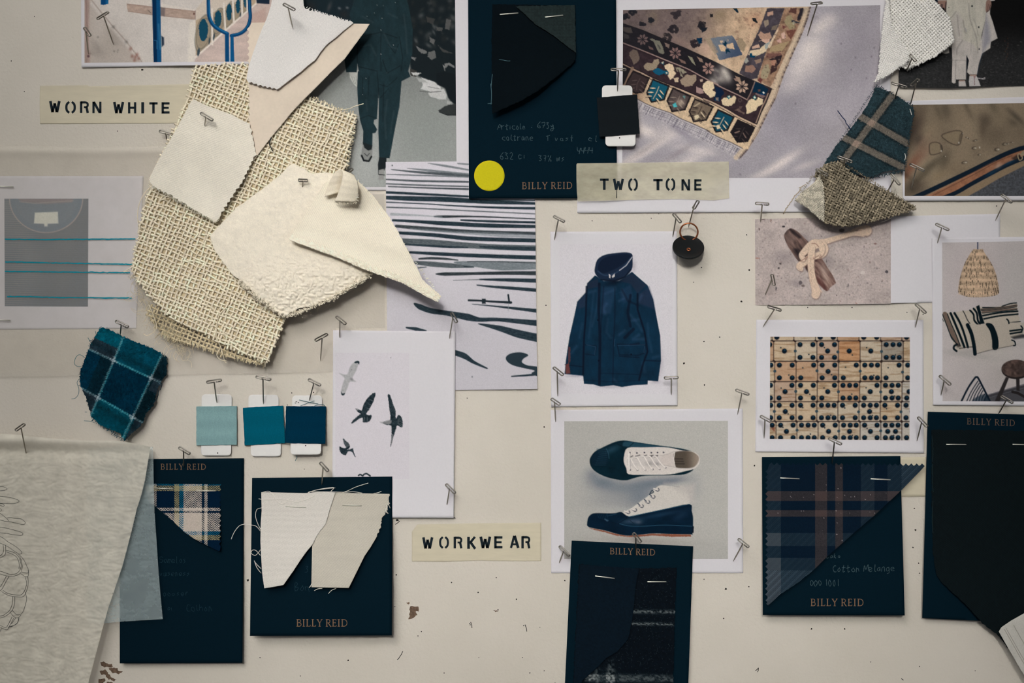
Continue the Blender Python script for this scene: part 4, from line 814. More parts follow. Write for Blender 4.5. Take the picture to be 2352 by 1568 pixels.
# ---------------------------------------------------------------- jacket
def ink_jacket(k):
    Z = scaled(1240, 450, 420 / 1291); U, V = k.U, k.V
    k.C[:] = (206, 201, 204)
    for x, y, rx, ry, a in [(1455, 610, 6, 14, .4), (1517, 830, 6, 30, .35), (1320, 863, 20, 3, .5), (1400, 888, 30, 4, .35), (1506, 877, 10, 4, .4)]: k.blob(x, y, rx, ry, (150, 142, 154), 0, a)
    cl = lambda u, v: np.array((22, 42, 62)) * (0.78 + .42 * fbm(u * .08, v * .05, 51))[:, None]
    body = Z([(390, 560), (335, 615), (325, 680), (265, 745), (240, 860), (210, 990), (185, 1150), (175, 1255), (305, 1268), (312, 1325), (380, 1330), (430, 1345), (520, 1335), (580, 1348), (660, 1335), (760, 1330), (762, 1302), (835, 1308), (855, 1160), (850, 990), (825, 860), (800, 730), (760, 630), (690, 570), (650, 535), (560, 600), (450, 600)])
    k.fill(body, cl, 1.6)
    R = lambda pts, w, c, a=.6, s=3: k.line(Z(pts), w, c, a, s)
    # shoulders and sleeve tones
    k.fill(Z([(335, 615), (410, 580), (415, 640), (330, 660)]), (42, 41, 58), 3, .7); k.fill(Z([(560, 600), (650, 545), (755, 630), (690, 690), (640, 620)]), (44, 44, 62), 3, .7)
    k.fill(Z([(700, 690), (770, 640), (800, 730), (810, 800), (700, 760)]), (54, 51, 74), 6, .6); k.fill(Z([(265, 750), (325, 680), (325, 780), (270, 800)]), (54, 52, 74), 5, .6)
    k.fill(Z([(440, 640), (540, 640), (500, 830), (430, 830)]), (50, 61, 88), 6, .6); k.fill(Z([(560, 680), (640, 620), (660, 720), (590, 760)]), (52, 60, 88), 5, .5)
    for pts, w, a in [([(580, 660), (600, 720), (560, 740)], 4, .7), ([(720, 700), (700, 740)], 5, .6), ([(470, 760), (450, 790), (460, 830)], 6, .6), ([(640, 840), (690, 900), (720, 950)], 5, .5), ([(650, 880), (700, 870)], 5, .6), ([(420, 640), (400, 800), (370, 920)], 3, .6), ([(380, 690), (360, 880), (345, 1000)], 3.5, .5), ([(600, 950), (560, 980)], 5, .6), ([(700, 980), (660, 1010), (740, 1010)], 6, .6), ([(300, 900), (280, 1000)], 4, .45), ([(760, 900), (770, 1010), (790, 1100)], 4, .5), ([(260, 1060), (220, 1110)], 4, .6), ([(800, 1140), (840, 1130)], 5, .5), ([(730, 1180), (740, 1240)], 6, .4), ([(480, 870), (470, 960), (500, 1000)], 4, .4), ([(460, 690), (530, 660)], 3, .5), ([(350, 680), (390, 670)], 5, .6), ([(520, 1290), (540, 1310)], 4, .6)]:
        R(pts, w * 1.2, (80, 86, 116), a * .6, 6)
    for pts, w, a in [([(420, 620), (415, 800), (425, 1000), (420, 1330)], 6, .8), ([(330, 640), (325, 840), (312, 1000), (305, 1260)], 4, .9), ([(690, 690), (690, 800), (740, 960), (760, 1100), (730, 1180), (700, 1300)], 4, .9), ([(530, 650), (530, 850), (520, 1050), (515, 1320)], 2, .7), ([(640, 700), (620, 820), (640, 920)], 6, .7), ([(660, 940), (600, 1000)], 7, .7), ([(700, 1040), (640, 1050)], 4, .6), ([(560, 1130), (700, 1140)], 2, .8), ([(320, 1050), (400, 1060), (385, 1125), (320, 1115)], 1.5, .8), ([(545, 1045), (745, 1050), (735, 1110), (690, 1125), (560, 1120), (545, 1045)], 1.5, .9), ([(180, 1190), (300, 1205)], 2, .8), ([(740, 1160), (850, 1165)], 2.5, .7), ([(580, 660), (620, 740), (690, 770)], 5, .5), ([(430, 1250), (700, 1260)], 1.4, .6), ([(312, 1300), (500, 1310), (760, 1300)], 1.4, .6), ([(450, 640), (440, 800), (430, 960)], 3, .5)]:
        R(pts, w, (16, 20, 34), a, 2.6)
    for pts in [[(330, 1050), (395, 1065), (385, 1120)], [(550, 1055), (740, 1050)], [(740, 1060), (735, 1105)], [(530, 1010), (525, 1060)], [(170, 1255), (300, 1268)]]: R(pts, 1.1, (84, 92, 122), .6, 1.4)
    k.fray(Z([(200, 1060), (215, 1070), (215, 1170), (200, 1180)]), (120, 62, 58), 1, .5, 2, .6); k.fray(Z([(182, 1190), (205, 1180), (215, 1250), (182, 1255)]), (130, 66, 58), 1, .5, 2, .75)
    for x, y in [(410, 875), (415, 1162), (645, 1118)]: p = Z([(x, y)])[0]; k.ell(p[0], p[1], 2, 2, (14, 18, 30))
    # stand collar
    k.fill(smooth(Z([(390, 545), (392, 490), (410, 445), (460, 415), (540, 402), (610, 398), (650, 410), (655, 450), (648, 520), (590, 580), (520, 600), (440, 595)]), 4, True), (34, 40, 60), 1.6)
    k.fill(smooth(Z([(412, 520), (420, 470), (470, 430), (560, 412), (630, 412), (635, 440), (590, 480), (520, 520), (450, 545)]), 4, True), (22, 28, 46), 2)
    k.line(smooth(Z([(410, 530), (460, 560), (540, 540), (600, 490), (640, 440)]), 4), 3, (64, 72, 98), .7, 2); k.line(Z([(562, 525), (610, 490), (652, 430)]), 1.6, (206, 204, 206)); k.line(Z([(430, 590), (530, 600), (600, 570), (640, 520)]), 2.4, (14, 18, 30), .8, 2)
    k.fray(Z([(487, 548), (500, 560), (498, 580), (488, 578)]), (206, 200, 194), .7, .6); k.fray(Z([(508, 565), (530, 545), (528, 570), (512, 580)]), (206, 200, 196), .7, .6); k.blob(*Z([(520, 610)])[0], 22, 7, (12, 16, 28), -15, .7)
    k.grain(.04, .8, 18)
jq = [(1264, 532), (1555, 531), (1556, 931), (1266, 934)]
print_sheet('product_print', 'print of a navy waxed hooded jacket on white paper', jq, [(1285, 560), (1545, 560), (1545, 905), (1285, 905)], lambda u, v: 0.5 + 1.2 * sstep(1400, 1266, u) * sstep(640, 532, v) + .8 * sstep(850, 932, v), (206, 201, 205), ink_jacket, 1.2)

# ---------------------------------------------------------------- shoes
def ink_shoes(k):
    Z = scaled(1320, 980, 320 / 1858); U, V = k.U, k.V
    k.C[:] = np.array((177, 174, 167)) * (1 + .03 * sstep(1300, 1600, U) - .04 * sstep(1200, 1290, V))[:, None]
    for x, y, rx, ry, a, al in [(1385, 1108, 34, 16, 8, .75), (1430, 1120, 60, 20, 0, .5), (1500, 1110, 60, 14, -8, .75), (1545, 1105, 30, 10, -15, .55), (1470, 1140, 36, 26, -25, .65), (1362, 1090, 18, 14, 20, .5), (1410, 1150, 60, 20, 0, .28), (1590, 1120, 20, 30, 0, .2)]: k.blob(x, y, rx, ry, (112, 116, 128), a, al)
    k.blob(1480, 1242, 100, 9, (150, 140, 132), 3, .5)
    navy = lambda u, v: np.array((10, 30, 40)) * (0.82 + .4 * fbm(u * .06, v * .09, 61))[:, None]
    k.fill(smooth(Z([(200, 460), (215, 400), (270, 330), (380, 270), (540, 200), (660, 182), (790, 200), (1100, 245), (1330, 275), (1470, 300), (1600, 340), (1640, 420), (1590, 545), (1560, 590), (1450, 635), (1250, 645), (950, 650), (800, 680), (700, 710), (600, 708), (430, 670), (300, 610), (225, 540)]), 4, True), navy, 1.6)
    k.fill(smooth(Z([(670, 195), (790, 205), (1100, 250), (1330, 280), (1450, 300), (1200, 275), (700, 272), (640, 240)]), 3, True), (54, 76, 92), 3, .8)
    k.blob(*Z([(500, 300)])[0], 18, 7, (66, 82, 100), -25, .6); k.line(Z([(430, 270), (560, 215), (650, 185)]), 1.2, (12, 22, 32), .9); k.line(Z([(570, 228), (640, 262), (720, 270), (790, 208)]), 1.4, (12, 22, 32), .9)
    k.fill(Z([(280, 330), (400, 290), (440, 350), (455, 420), (440, 500), (230, 520), (215, 420)]), (20, 34, 50), 4, .5)
    for i in range(9): k.line(Z([(330 - 12 * abs(i - 3), 292 + i * 27), (430 - abs(i - 4) * 4, 300 + i * 26)]), 1.0, (66, 84, 104), .55); k.line(Z([(330 - 12 * abs(i - 3), 305 + i * 27), (430, 312 + i * 26)]), 1.0, (10, 18, 28), .6)
    k.line(smooth(Z([(420, 290), (448, 350), (458, 420)]), 4), 1.2, (74, 92, 112), .8)
    wh = (207, 198, 190)
    k.fill(smooth(Z([(705, 280), (900, 272), (1200, 270), (1330, 290), (1460, 318), (1560, 320), (1640, 365), (1668, 440), (1655, 500), (1590, 560), (1480, 590), (1260, 635), (950, 640), (720, 632), (690, 560), (655, 470), (660, 380)]), 3, True), wh, 1.5)
    k.line(smooth(Z([(1140, 385), (1240, 365), (1330, 330), (1470, 318)]), 4), 1.3, (170, 158, 150), .8); k.fill(Z([(1140, 390), (1240, 370), (1330, 345), (1330, 530), (1230, 510), (1140, 490)]), (200, 188, 180), 2, .8)
    k.fill(smooth(Z([(1330, 345), (1450, 322), (1560, 330), (1640, 380), (1655, 440), (1620, 510), (1560, 545), (1440, 550), (1345, 535), (1325, 450)]), 4, True), lambda u, v: np.array((86, 76, 66)) + 70 * sstep(1570, 1606, u)[:, None] * np.array((1, .92, .85)), 2.2)
    k.line(Z([(1333, 340), (1320, 430), (1340, 530)]), 2, (214, 205, 196))
    for i in range(3): k.line(Z([(1345, 425 + i * 33), (1440 + 10 * i, 428 + i * 32)]), 2.4, (38, 34, 32), .6, 2)
    k.fill(Z([(690, 420), (1130, 370), (1140, 500), (900, 520), (720, 520)]), (196, 188, 182), 4, .7); k.line(Z([(1140, 505), (1230, 515), (1340, 540)]), 1.3, (170, 158, 150), .8)
    for x, y in [(735, 345), (830, 348), (930, 342), (1022, 345), (1105, 342), (1185, 340), (740, 574), (838, 576), (942, 574), (1042, 566), (1133, 565), (1212, 545)]: p = Z([(x, y)])[0]; k.ell(p[0], p[1], 2, 1.7, (64, 60, 70), 0, 1.2, .9)
    for x, w in [(760, 30), (840, 60), (930, 60), (1020, 55), (1085, 45)]: k.line(Z([(x - w / 2, 410 - w * .3), (x + w / 2, 395 - w * .3)]), 2.2, (90, 84, 82), .8, 1.5)
    k.fill(Z([(990, 380), (1040, 375), (1035, 400), (995, 405)]), (78, 72, 70), 2, .7); k.fill(Z([(1060, 380), (1110, 375), (1100, 400), (1065, 405)]), (78, 72, 70), 2, .7); k.blob(*Z([(1000, 490)])[0], 8, 6, (150, 142, 138), 0, .6); k.blob(*Z([(1095, 495)])[0], 7, 5, (140, 132, 130), 0, .6)
    for x0, y0, x1, y1 in [(750, 430, 840, 570), (840, 415, 940, 572), (930, 400, 1035, 565), (1010, 400, 1130, 560), (1090, 400, 1205, 540)]:
        q = smooth(Z([(x0 - 30, y0 - 10), (x0, y0), ((x0 + x1) / 2, (y0 + y1) / 2 + 15), (x1, y1)]), 5); k.line(q + (.6, 1.2), 3.2, (158, 148, 142), .6, 2); k.line(q, 3.0, (218, 210, 203))
    q = Z([(725, 350), (722, 450), (728, 570)]); k.line(q, 3.6, (218, 210, 203)); k.line(smooth(Z([(720, 400), (685, 440), (690, 510), (725, 545)]), 4), 2.4, (214, 206, 198)); k.line(np.array(q) + (3, 0), 1.1, (160, 150, 144), .6)
    # second shoe, seen from the side
    k.fill(smooth(Z([(1110, 790), (1170, 772), (1300, 785), (1480, 810), (1530, 1030), (1300, 1080), (1000, 1140), (730, 1200), (640, 1150), (760, 1080), (880, 990), (980, 920), (1040, 850)]), 3, True), (200, 193, 184), 1.6)
    k.fill(Z([(1200, 760), (1600, 760), (1600, 1010), (1540, 1020), (1480, 900)]), (188, 181, 174), 14, .8); k.line(smooth(Z([(1060, 830), (1110, 790), (1170, 775), (1280, 785), (1400, 800)]), 4), 1.2, (140, 138, 140), .6)
    k.fill(smooth(Z([(165, 1290), (180, 1210), (230, 1160), (300, 1150), (430, 1152), (540, 1150), (620, 1135), (725, 1195), (900, 1160), (1200, 1095), (1530, 1030), (1560, 1120), (1580, 1230), (1570, 1420), (1540, 1432), (1250, 1428), (1050, 1420), (850, 1440), (700, 1450), (560, 1425), (400, 1380), (220, 1345), (170, 1320)]), 3, True), lambda u, v: np.array((9, 26, 42)) * (0.82 + .4 * fbm(u * .05, v * .08, 63))[:, None], 1.6)
    k.fray(Z([(190, 1345), (400, 1385), (560, 1430), (700, 1455), (850, 1440), (1050, 1425), (1250, 1430), (1550, 1436), (1555, 1462), (1300, 1465), (1050, 1448), (850, 1465), (720, 1468), (560, 1450), (400, 1405), (230, 1365)]), (142, 84, 62), .8, .5)
    k.blob(*Z([(760, 1255)])[0], 22, 6, (84, 88, 110), -8, .7); k.blob(*Z([(850, 1270)])[0], 9, 5, (110, 106, 122), 0, .6); k.blob(*Z([(1150, 1170)])[0], 40, 5, (48, 62, 88), -11, .6); k.blob(*Z([(1420, 1180)])[0], 18, 9, (40, 52, 76), -30, .6)
    k.line(smooth(Z([(600, 1290), (720, 1320), (900, 1325), (1200, 1310), (1570, 1325)]), 4), 1.2, (70, 92, 118), .9); k.line(Z([(620, 1140), (700, 1215), (610, 1270), (580, 1290)]), 1.4, (12, 20, 34), .9); k.line(Z([(740, 1250), (790, 1290)]), 1, (16, 24, 36), .9)
    k.line(Z([(260, 1210), (400, 1250), (560, 1290), (640, 1330)]), 1.2, (12, 20, 34), .8)
    for i in range(6): k.line(Z([(300 + 26 * i, 1160 + 3 * i), (330 + 24 * i, 1225 + 7 * i)]), 1, (60, 78, 104), .35)
    k.fray(Z([(400, 1220), (450, 1245), (440, 1262), (395, 1240)]), (96, 108, 128), .8, .6, 1.4, .6); k.line(Z([(432, 1155), (430, 1190), (560, 1160)]), 1.1, (52, 72, 96), .8); k.fill(Z([(1570, 1320), (1590, 1330), (1585, 1410), (1565, 1418)]), (16, 22, 34)); k.line(Z([(720, 1198), (1100, 1120), (1530, 1030)]), 1.1, (40, 84, 112), .9)
    for i, (x, y) in enumerate([(1115, 840), (1060, 935), (990, 1003), (905, 1058), (815, 1110), (725, 1140)]):
        k.line(smooth(Z([(x - 55, y - 12), (x - 10, y + 18), (x + 12, y), (x, y - 20)]), 4), 2.0, (76, 76, 86), .85); k.line(Z([(x - 60, y - 18), (x - 25, y - 2)]), 2.6, (214, 206, 198))
        if 0 < i < 4: k.line(Z([(x - 60, y - 35), (x - 35, y - 10)]), 2.6, (56, 60, 74), .8)
    k.line(smooth(Z([(1000, 900), (1030, 850), (1050, 870), (1010, 890)]), 3), 2.4, (44, 50, 64), .9)
    k.grain(.05, .7, 19)
print_sheet('product_print', 'print of two white and navy canvas shoes on grey', [(1265, 941), (1706, 938), (1707, 1316), (1266, 1316)], [(1296, 967), (1672, 966), (1672, 1283), (1296, 1283)], 0.45, (189, 181, 175), ink_shoes, 1.2)

# ---------------------------------------------------------------- knotted cord photo
def ink_cord(k):
    Z = scaled(1720, 490, 340 / 2352)
    k.C[:] = (182, 168, 162); k.grain(.07, .03, 6); k.grain(.09, .35, 7)
    rr = np.random.default_rng(22)
    for i in range(420):
        x, y = rr.uniform(1736, 2045), rr.uniform(502, 700); k.blob(x, y, rr.uniform(.7, 1.8), rr.uniform(.7, 1.6), [(120, 108, 108), (96, 86, 90), (206, 194, 186), (130, 104, 98)][i % 4], rr.uniform(0, 90), rr.uniform(.25, .75))
    for x, y, rx, ry in [(1800, 590, 26, 16), (1845, 545, 12, 8), (1830, 650, 16, 8), (1850, 560, 26, 14), (1920, 545, 24, 6), (1975, 543, 12, 4), (1900, 600, 12, 16)]: k.blob(x, y, rx, ry, (128, 118, 120), 0, .45)
    for x, y, rx, ry, c, a in [(550, 208, 24, 14, (44, 42, 46), -15), (1475, 270, 46, 30, (96, 86, 84), 10), (165, 252, 10, 20, (86, 66, 68), 10), (230, 88, 34, 14, (92, 72, 70), -15), (2190, 925, 26, 26, (70, 66, 72), 0), (1810, 938, 40, 30, (206, 196, 188), 0), (2010, 482, 24, 14, (138, 106, 100), -40), (140, 710, 38, 8, (172, 118, 100), 0), (500, 798, 18, 12, (64, 60, 62), 0), (475, 868, 18, 14, (64, 58, 60), -20), (432, 1195, 8, 34, (70, 66, 72), -15), (820, 1100, 28, 34, (92, 84, 86), -20), (1235, 760, 5, 30, (76, 68, 70), 8), (1580, 1140, 8, 30, (84, 80, 84), -40), (1395, 1300, 10, 10, (60, 56, 58), 0), (1940, 1132, 8, 8, (70, 64, 64), 0), (2115, 1080, 8, 8, (70, 64, 64), 0), (1705, 1425, 14, 6, (150, 92, 70), 0), (350, 115, 12, 26, (150, 120, 112), -30), (860, 1150, 30, 18, (112, 98, 94), -30)]:
        p = Z([(x, y)])[0]; k.fray([(p[0] + rx * .145 * math.cos(t), p[1] + ry * .145 * math.sin(t)) for t in np.linspace(0, 6.28, 12)[:-1]], c, .8, .5, 1.4, .85)
    horn = lambda a, b: (lambda u, v: np.array(a) + (np.array(b) - np.array(a)) * fbm((u * .8 - v * .6) * .22, (u + v) * .035, 23)[:, None])
    k.fill(smooth(Z([(560, 360), (590, 290), (640, 245), (690, 240), (790, 300), (880, 390), (970, 480), (1010, 600), (860, 760), (790, 760), (700, 640), (610, 500)]), 4, True), horn((34, 28, 30), (150, 120, 108)), 1.6)
    k.fill(Z([(560, 350), (640, 290), (760, 400), (700, 470), (620, 460)]), (140, 116, 106), 7, .6); k.fill(Z([(650, 250), (720, 270), (830, 380), (800, 400), (690, 310)]), (38, 32, 34), 4, .8); k.blob(*Z([(690, 490)])[0], 9, 4, (150, 122, 110), 50, .6); k.fill(Z([(700, 560), (800, 560), (870, 640), (800, 720)]), (30, 26, 30), 5, .6)
    k.fill(smooth(Z([(1030, 720), (1090, 690), (1160, 720), (1250, 860), (1330, 980), (1375, 1080), (1380, 1110), (1300, 1170), (1250, 1230), (1200, 1210), (1080, 1090), (930, 900), (880, 830)]), 4, True), horn((74, 50, 46), (182, 152, 138)), 1.6)
    k.blob(*Z([(1190, 890)])[0], 16, 7, (186, 166, 154), 60, .5); k.blob(*Z([(1210, 1010)])[0], 12, 5, (190, 166, 152), 50, .6); k.fill(Z([(1060, 990), (1150, 1050), (1250, 1220), (1200, 1210), (1080, 1090)]), (92, 54, 50), 5, .6); k.fill(Z([(890, 820), (935, 850), (935, 930), (900, 880)]), (52, 36, 36), 3, .8); k.fill(Z([(1040, 730), (1080, 730), (1090, 760), (1050, 770)]), (50, 34, 36), 3, .7)
    def cord(pts, w, c=(214, 189, 166)):
        q = smooth(Z(pts), 7); k.line(q + (.8, 1.4), np.array(w) * .145 + 2, (120, 92, 82), .55, 3)
        ww = np.interp(np.linspace(0, 1, len(q)), np.linspace(0, 1, len(w)), np.array(w) * .145)
        k.line(q, ww, lambda u, v: np.array(c) * (0.9 + .17 * fbm(u * .5, v * .5, 25))[:, None], 1, 1.6)
    cord([(1860, 260), (1700, 290), (1560, 340), (1400, 390), (1250, 440), (1120, 440)], [150, 110, 95, 90, 90, 90][:6]) if False else None
    def cord2(pts, w):
        q = smooth(Z(pts), 7); ww = np.interp(np.linspace(0, 1, len(q)), np.linspace(0, 1, len(w)), np.array(w) * .145)
        k.line(q + (.8, 1.6), ww + 2, (126, 98, 88), .5, 3)
        k.line(q, ww, lambda u, v: np.array((214, 189, 166)) * (0.88 + .2 * fbm(u * .55, v * .55, 25))[:, None], 1, 1.6)
    cord2([(1870, 270), (1760, 285), (1640, 310), (1480, 365), (1330, 410), (1200, 450), (1080, 460)], [170, 150, 95, 80, 80, 90, 90])
    for a, b in [((1700, 250), (1880, 215)), ((1700, 285), (1870, 270)), ((1680, 310), (1830, 330)), ((1650, 330), (1830, 365))]: k.line(Z([a, b]), 2.2, (212, 186, 164), .9)
    k.line(Z([(1710, 280), (1790, 272)]), 1, (130, 96, 84), .7)
    cord2([(1180, 470), (1210, 560), (1180, 640), (1120, 680)], [80, 110, 100, 80]); cord2([(830, 880), (800, 840), (860, 790), (940, 730), (1000, 690)], [70, 100, 110, 110, 90])
    cord2([(860, 720), (840, 660), (900, 590), (960, 520), (1040, 460), (1120, 470)], [80, 90, 110, 110, 100, 80]); cord2([(1000, 560), (1080, 500), (1150, 520), (1160, 600), (1100, 660), (1000, 700)], [90, 110, 100, 90, 100, 90])
    k.fill(Z([(1040, 590), (1100, 560), (1130, 600), (1070, 620)]), (140, 122, 116), 3, .9)
    cord2([(1000, 560), (990, 680), (985, 800), (1000, 960), (1030, 1100), (1070, 1230), (1060, 1290)], [110, 110, 105, 100, 110, 140, 130])
    for a, b in [((1060, 1120), (1160, 1250)), ((1040, 1150), (1110, 1290)), ((1010, 1150), (1010, 1290))]: k.line(Z([a, b]), 2.4, (208, 180, 160), .9)
    for pts in [[(930, 690), (920, 720), (900, 730)], [(820, 760), (930, 690)], [(1000, 480), (1060, 480), (1110, 530)], [(1140, 660), (1150, 700), (1120, 690)], [(1030, 720), (1120, 660)]]: k.line(smooth(Z(pts), 3), 1.6, (140, 98, 86), .75, 1.8)
    for i in range(24): x, y = rr.uniform(950, 1030), rr.uniform(680, 1150); p = Z([(x, y)])[0]; k.line([p, (p[0] + .6, p[1] + 3)], .9, (150, 112, 98), .5)
    k.grain(.05, .8, 20)
print_sheet('photo_print', 'print of a pale cord knotted round a dark horn toggle', [(1734, 503), (2297, 491), (2297, 692), (1735, 701)], [(1734, 503), (2046, 496.5), (2046, 697.5), (1735, 701)], lambda u, v: 0.7 + 1.8 * sstep(600, 700, v) * sstep(1760, 1960, u) * sstep(2150, 2000, u), (182, 168, 162), ink_cord, 1.25)
# ---------------------------------------------------------------- lamp, cushions and stool
def ink_home(k):
    A = scaled(2150, 540, 202 / 1584); B = scaled(2150, 680, 202 / 1242); U, V = k.U, k.V
    k.C[:] = (187, 178, 175); k.grain(.03, .02, 5); k.blob(2240, 640, 60, 80, (192, 178, 178), 0, .5); k.blob(2330, 640, 40, 90, (180, 176, 170), 0, .5); k.blob(2280, 800, 70, 40, (190, 184, 174), 0, .6)
    k.blob(2300, 860, 40, 30, (168, 160, 152), 0, .4); k.blob(2230, 815, 60, 8, (164, 158, 152), 8, .5); k.blob(2270, 800, 60, 7, (160, 152, 146), -8, .6)
    # floor, skirting
    k.fill(B([(700, 1400), (1000, 1310), (1242, 1240), (1400, 1200), (1400, 1600), (600, 1600)]), (66, 64, 68), 2); k.line(B([(720, 1395), (950, 1330), (1300, 1235)]), 1.8, (120, 116, 120)); k.line(B([(730, 1440), (950, 1375), (1300, 1280)]), 1.4, (104, 102, 106), .8); k.fill(B([(760, 1440), (1000, 1380), (1400, 1270), (1400, 1600), (760, 1600)]), (82, 80, 84), 4, .7)
    # woven lamp shade
    k.line(A([(751, 122), (751, 255)]), 2.2, (40, 46, 78))
    sh = smooth(A([(690, 250), (760, 255), (840, 252), (870, 310), (950, 430), (1030, 570), (1085, 720), (1115, 860), (1135, 1000), (1128, 1050), (1050, 1090), (900, 1110), (740, 1118), (560, 1108), (430, 1060), (398, 1010), (415, 850), (450, 700), (510, 520), (590, 370), (650, 280)]), 3, True)
    def wv(u, v):
        cx = A([(750, 0)])[0][0]; y = (v - A([(0, 250)])[0][1]) / 110; w = 14 + 80 * np.clip(y, 0, 1) ** .8 / 2
        s = (u - cx) / w
        n = fbm(u * .55, v * .16, 71); m = fbm(u * .9, v * .9, 72)
        st = 0.5 + .5 * np.sin(s * 62)
        band = 0.5 + .5 * np.sin(y * 46)
        g = np.clip(1.06 - .55 * (n > .56) * st - .28 * m * band - .10 * np.abs(s), .42, 1.05)
        return np.array((206, 176, 146)) * g[:, None]
    k.fill(sh, wv, 1.4)
    for y in (900, 985, 1060): k.line(A([(420 - (y - 900) * .1, y), (600, y + 30), (760, y + 36), (950, y + 24), (1120, y - 10)]), 1.3, (206, 178, 150), .7)
    # cushions
    cr = (184, 173, 158); bk = (10, 22, 28); br = (116, 98, 86)
    S_ = lambda pts, w, c=bk, a=1: k.line(smooth(B(pts), 4), w, c, a)
    k.fill(smooth(B([(1010, 350), (1190, 350), (1215, 540), (1050, 590)]), 3, True), cr); S_([(1030, 368), (1190, 358)], 2); S_([(1040, 492), (1205, 470)], 4); S_([(1045, 530), (1210, 505)], 4); S_([(1050, 560), (1200, 540)], 2, cr); k.fill(B([(1060, 575), (1200, 540), (1280, 520), (1400, 560), (1300, 580), (1100, 605)]), (30, 32, 36), 5, .8)
    k.fill(smooth(B([(1195, 400), (1240, 365), (1300, 360), (1300, 560), (1220, 520), (1240, 460)]), 3, True), (180, 172, 160)); S_([(1200, 420), (1225, 460), (1205, 500)], 3)
    k.fill(smooth(B([(620, 150), (860, 150), (1130, 90), (1140, 180), (1155, 260), (1160, 350), (700, 400), (650, 270)]), 2, True), cr)
    S_([(660, 160), (900, 160), (940, 140), (1050, 105), (1135, 95)], 2.6); S_([(640, 190), (900, 168), (1135, 130)], 5, br); S_([(640, 185), (900, 165), (1135, 127)], 1.2, bk, .8); S_([(640, 205), (900, 185), (1138, 150)], 1.6); S_([(650, 225), (900, 200), (1140, 180)], 4, br); S_([(655, 240), (900, 215), (1140, 188)], 1.4)
    S_([(660, 275), (900, 232), (1150, 212)], 4); S_([(680, 318), (900, 275), (1152, 252)], 4.4); S_([(680, 300), (900, 258), (1150, 235)], 2.4, cr)
    k.fill(smooth(B([(85, 250), (240, 235), (380, 205), (470, 200), (560, 150), (610, 125), (640, 250), (680, 380), (590, 420), (520, 720), (440, 730), (300, 770), (270, 720), (200, 540), (140, 400)]), 2, True), cr)
    S_([(125, 250), (190, 420), (250, 560), (310, 680)], 10, br); S_([(90, 255), (150, 410), (210, 560), (290, 670)], 2); S_([(160, 250), (220, 400), (290, 560), (340, 700)], 2); S_([(205, 240), (270, 390), (340, 560), (400, 720)], 5.2); S_([(260, 238), (340, 380), (400, 540), (450, 720)], 5); S_([(380, 207), (410, 260), (440, 330), (480, 390)], 2, (50, 50, 52)); S_([(480, 200), (530, 260), (540, 340), (590, 400)], 4); S_([(530, 175), (575, 240), (590, 340), (620, 390)], 4.4)
    k.fill(B([(565, 145), (610, 125), (640, 250), (685, 385), (625, 395), (600, 260)]), bk); S_([(300, 680), (260, 700), (250, 740), (290, 775)], 4.5); k.blob(*B([(320, 700)])[0], 5, 4, (50, 46, 46), 0, .8); S_([(330, 740), (440, 720), (520, 715)], 1.6, (40, 40, 44)); S_([(85, 310), (105, 355)], 1.2); S_([(190, 520), (215, 590), (255, 640)], 1.2)
    k.fill(smooth(B([(425, 405), (480, 390), (600, 400), (720, 385), (1000, 325), (1030, 460), (1050, 600), (1100, 695), (800, 750), (570, 810), (525, 800), (515, 640)]), 2, True), (182, 171, 157))
    S_([(445, 405), (500, 530), (535, 690), (550, 815)], 8.2); k.fill(smooth(B([(700, 388), (790, 392), (850, 500), (880, 620), (875, 740), (800, 750), (790, 620), (760, 490)]), 3, True), bk); S_([(1000, 325), (1020, 345), (1030, 385)], 3.2); S_([(1070, 620), (1110, 640), (1120, 690), (1095, 697)], 3); S_([(580, 810), (800, 752), (1090, 697)], 1.2, (60, 58, 58), .8)
    # stool
    k.fill(B([(985, 1140), (1030, 1150), (900, 1480), (820, 1500)]), (46, 42, 42)); k.fill(B([(1130, 1150), (1180, 1150), (1180, 1340), (1135, 1330)]), (44, 40, 40)); k.line(B([(1080, 1350), (1160, 1370), (1300, 1450)]), 6, (38, 34, 34))
    k.ell(*B([(1130, 1035)])[0], 33.5, 22, (40, 34, 33)); k.ell(*B([(1130, 1020)])[0], 33, 20, lambda u, v: np.array((84, 68, 62)) * (0.55 + .9 * fbm(u * .16, v * .16, 74))[:, None]); k.blob(*B([(1200, 1040)])[0], 10, 12, (34, 30, 30), 0, .5)
    # wire chair
    k.fill(smooth(B([(545, 1440), (700, 1380), (740, 1500), (520, 1500)]), 3, True), (40, 48, 62), 4, .7)
    S_([(350, 1500), (450, 1300), (545, 1160), (575, 1142), (600, 1165), (680, 1320), (770, 1500)], 4.2, (20, 28, 40))
    for x0, y0, x1, y1 in [(430, 1490, 590, 1200), (470, 1490, 610, 1230), (515, 1490, 625, 1265), (560, 1490, 645, 1300), (605, 1490, 660, 1335), (645, 1490, 685, 1380), (690, 1490, 710, 1420)]: S_([(x0, y0), ((x0 + x1) / 2 - 12, (y0 + y1) / 2), (x1, y1)], 2, (22, 30, 44))
    k.grain(.05, .75, 21)
print_sheet('product_print', 'tall print of a woven lamp, striped cushions and a stool', [(2140, 547), (2400, 543), (2400, 932), (2143, 930)], [(2164, 557), (2400, 553), (2400, 922), (2165, 921)], lambda u, v: 1.6 + .8 * sstep(640, 545, v), (187, 178, 175), ink_home, 1.2)

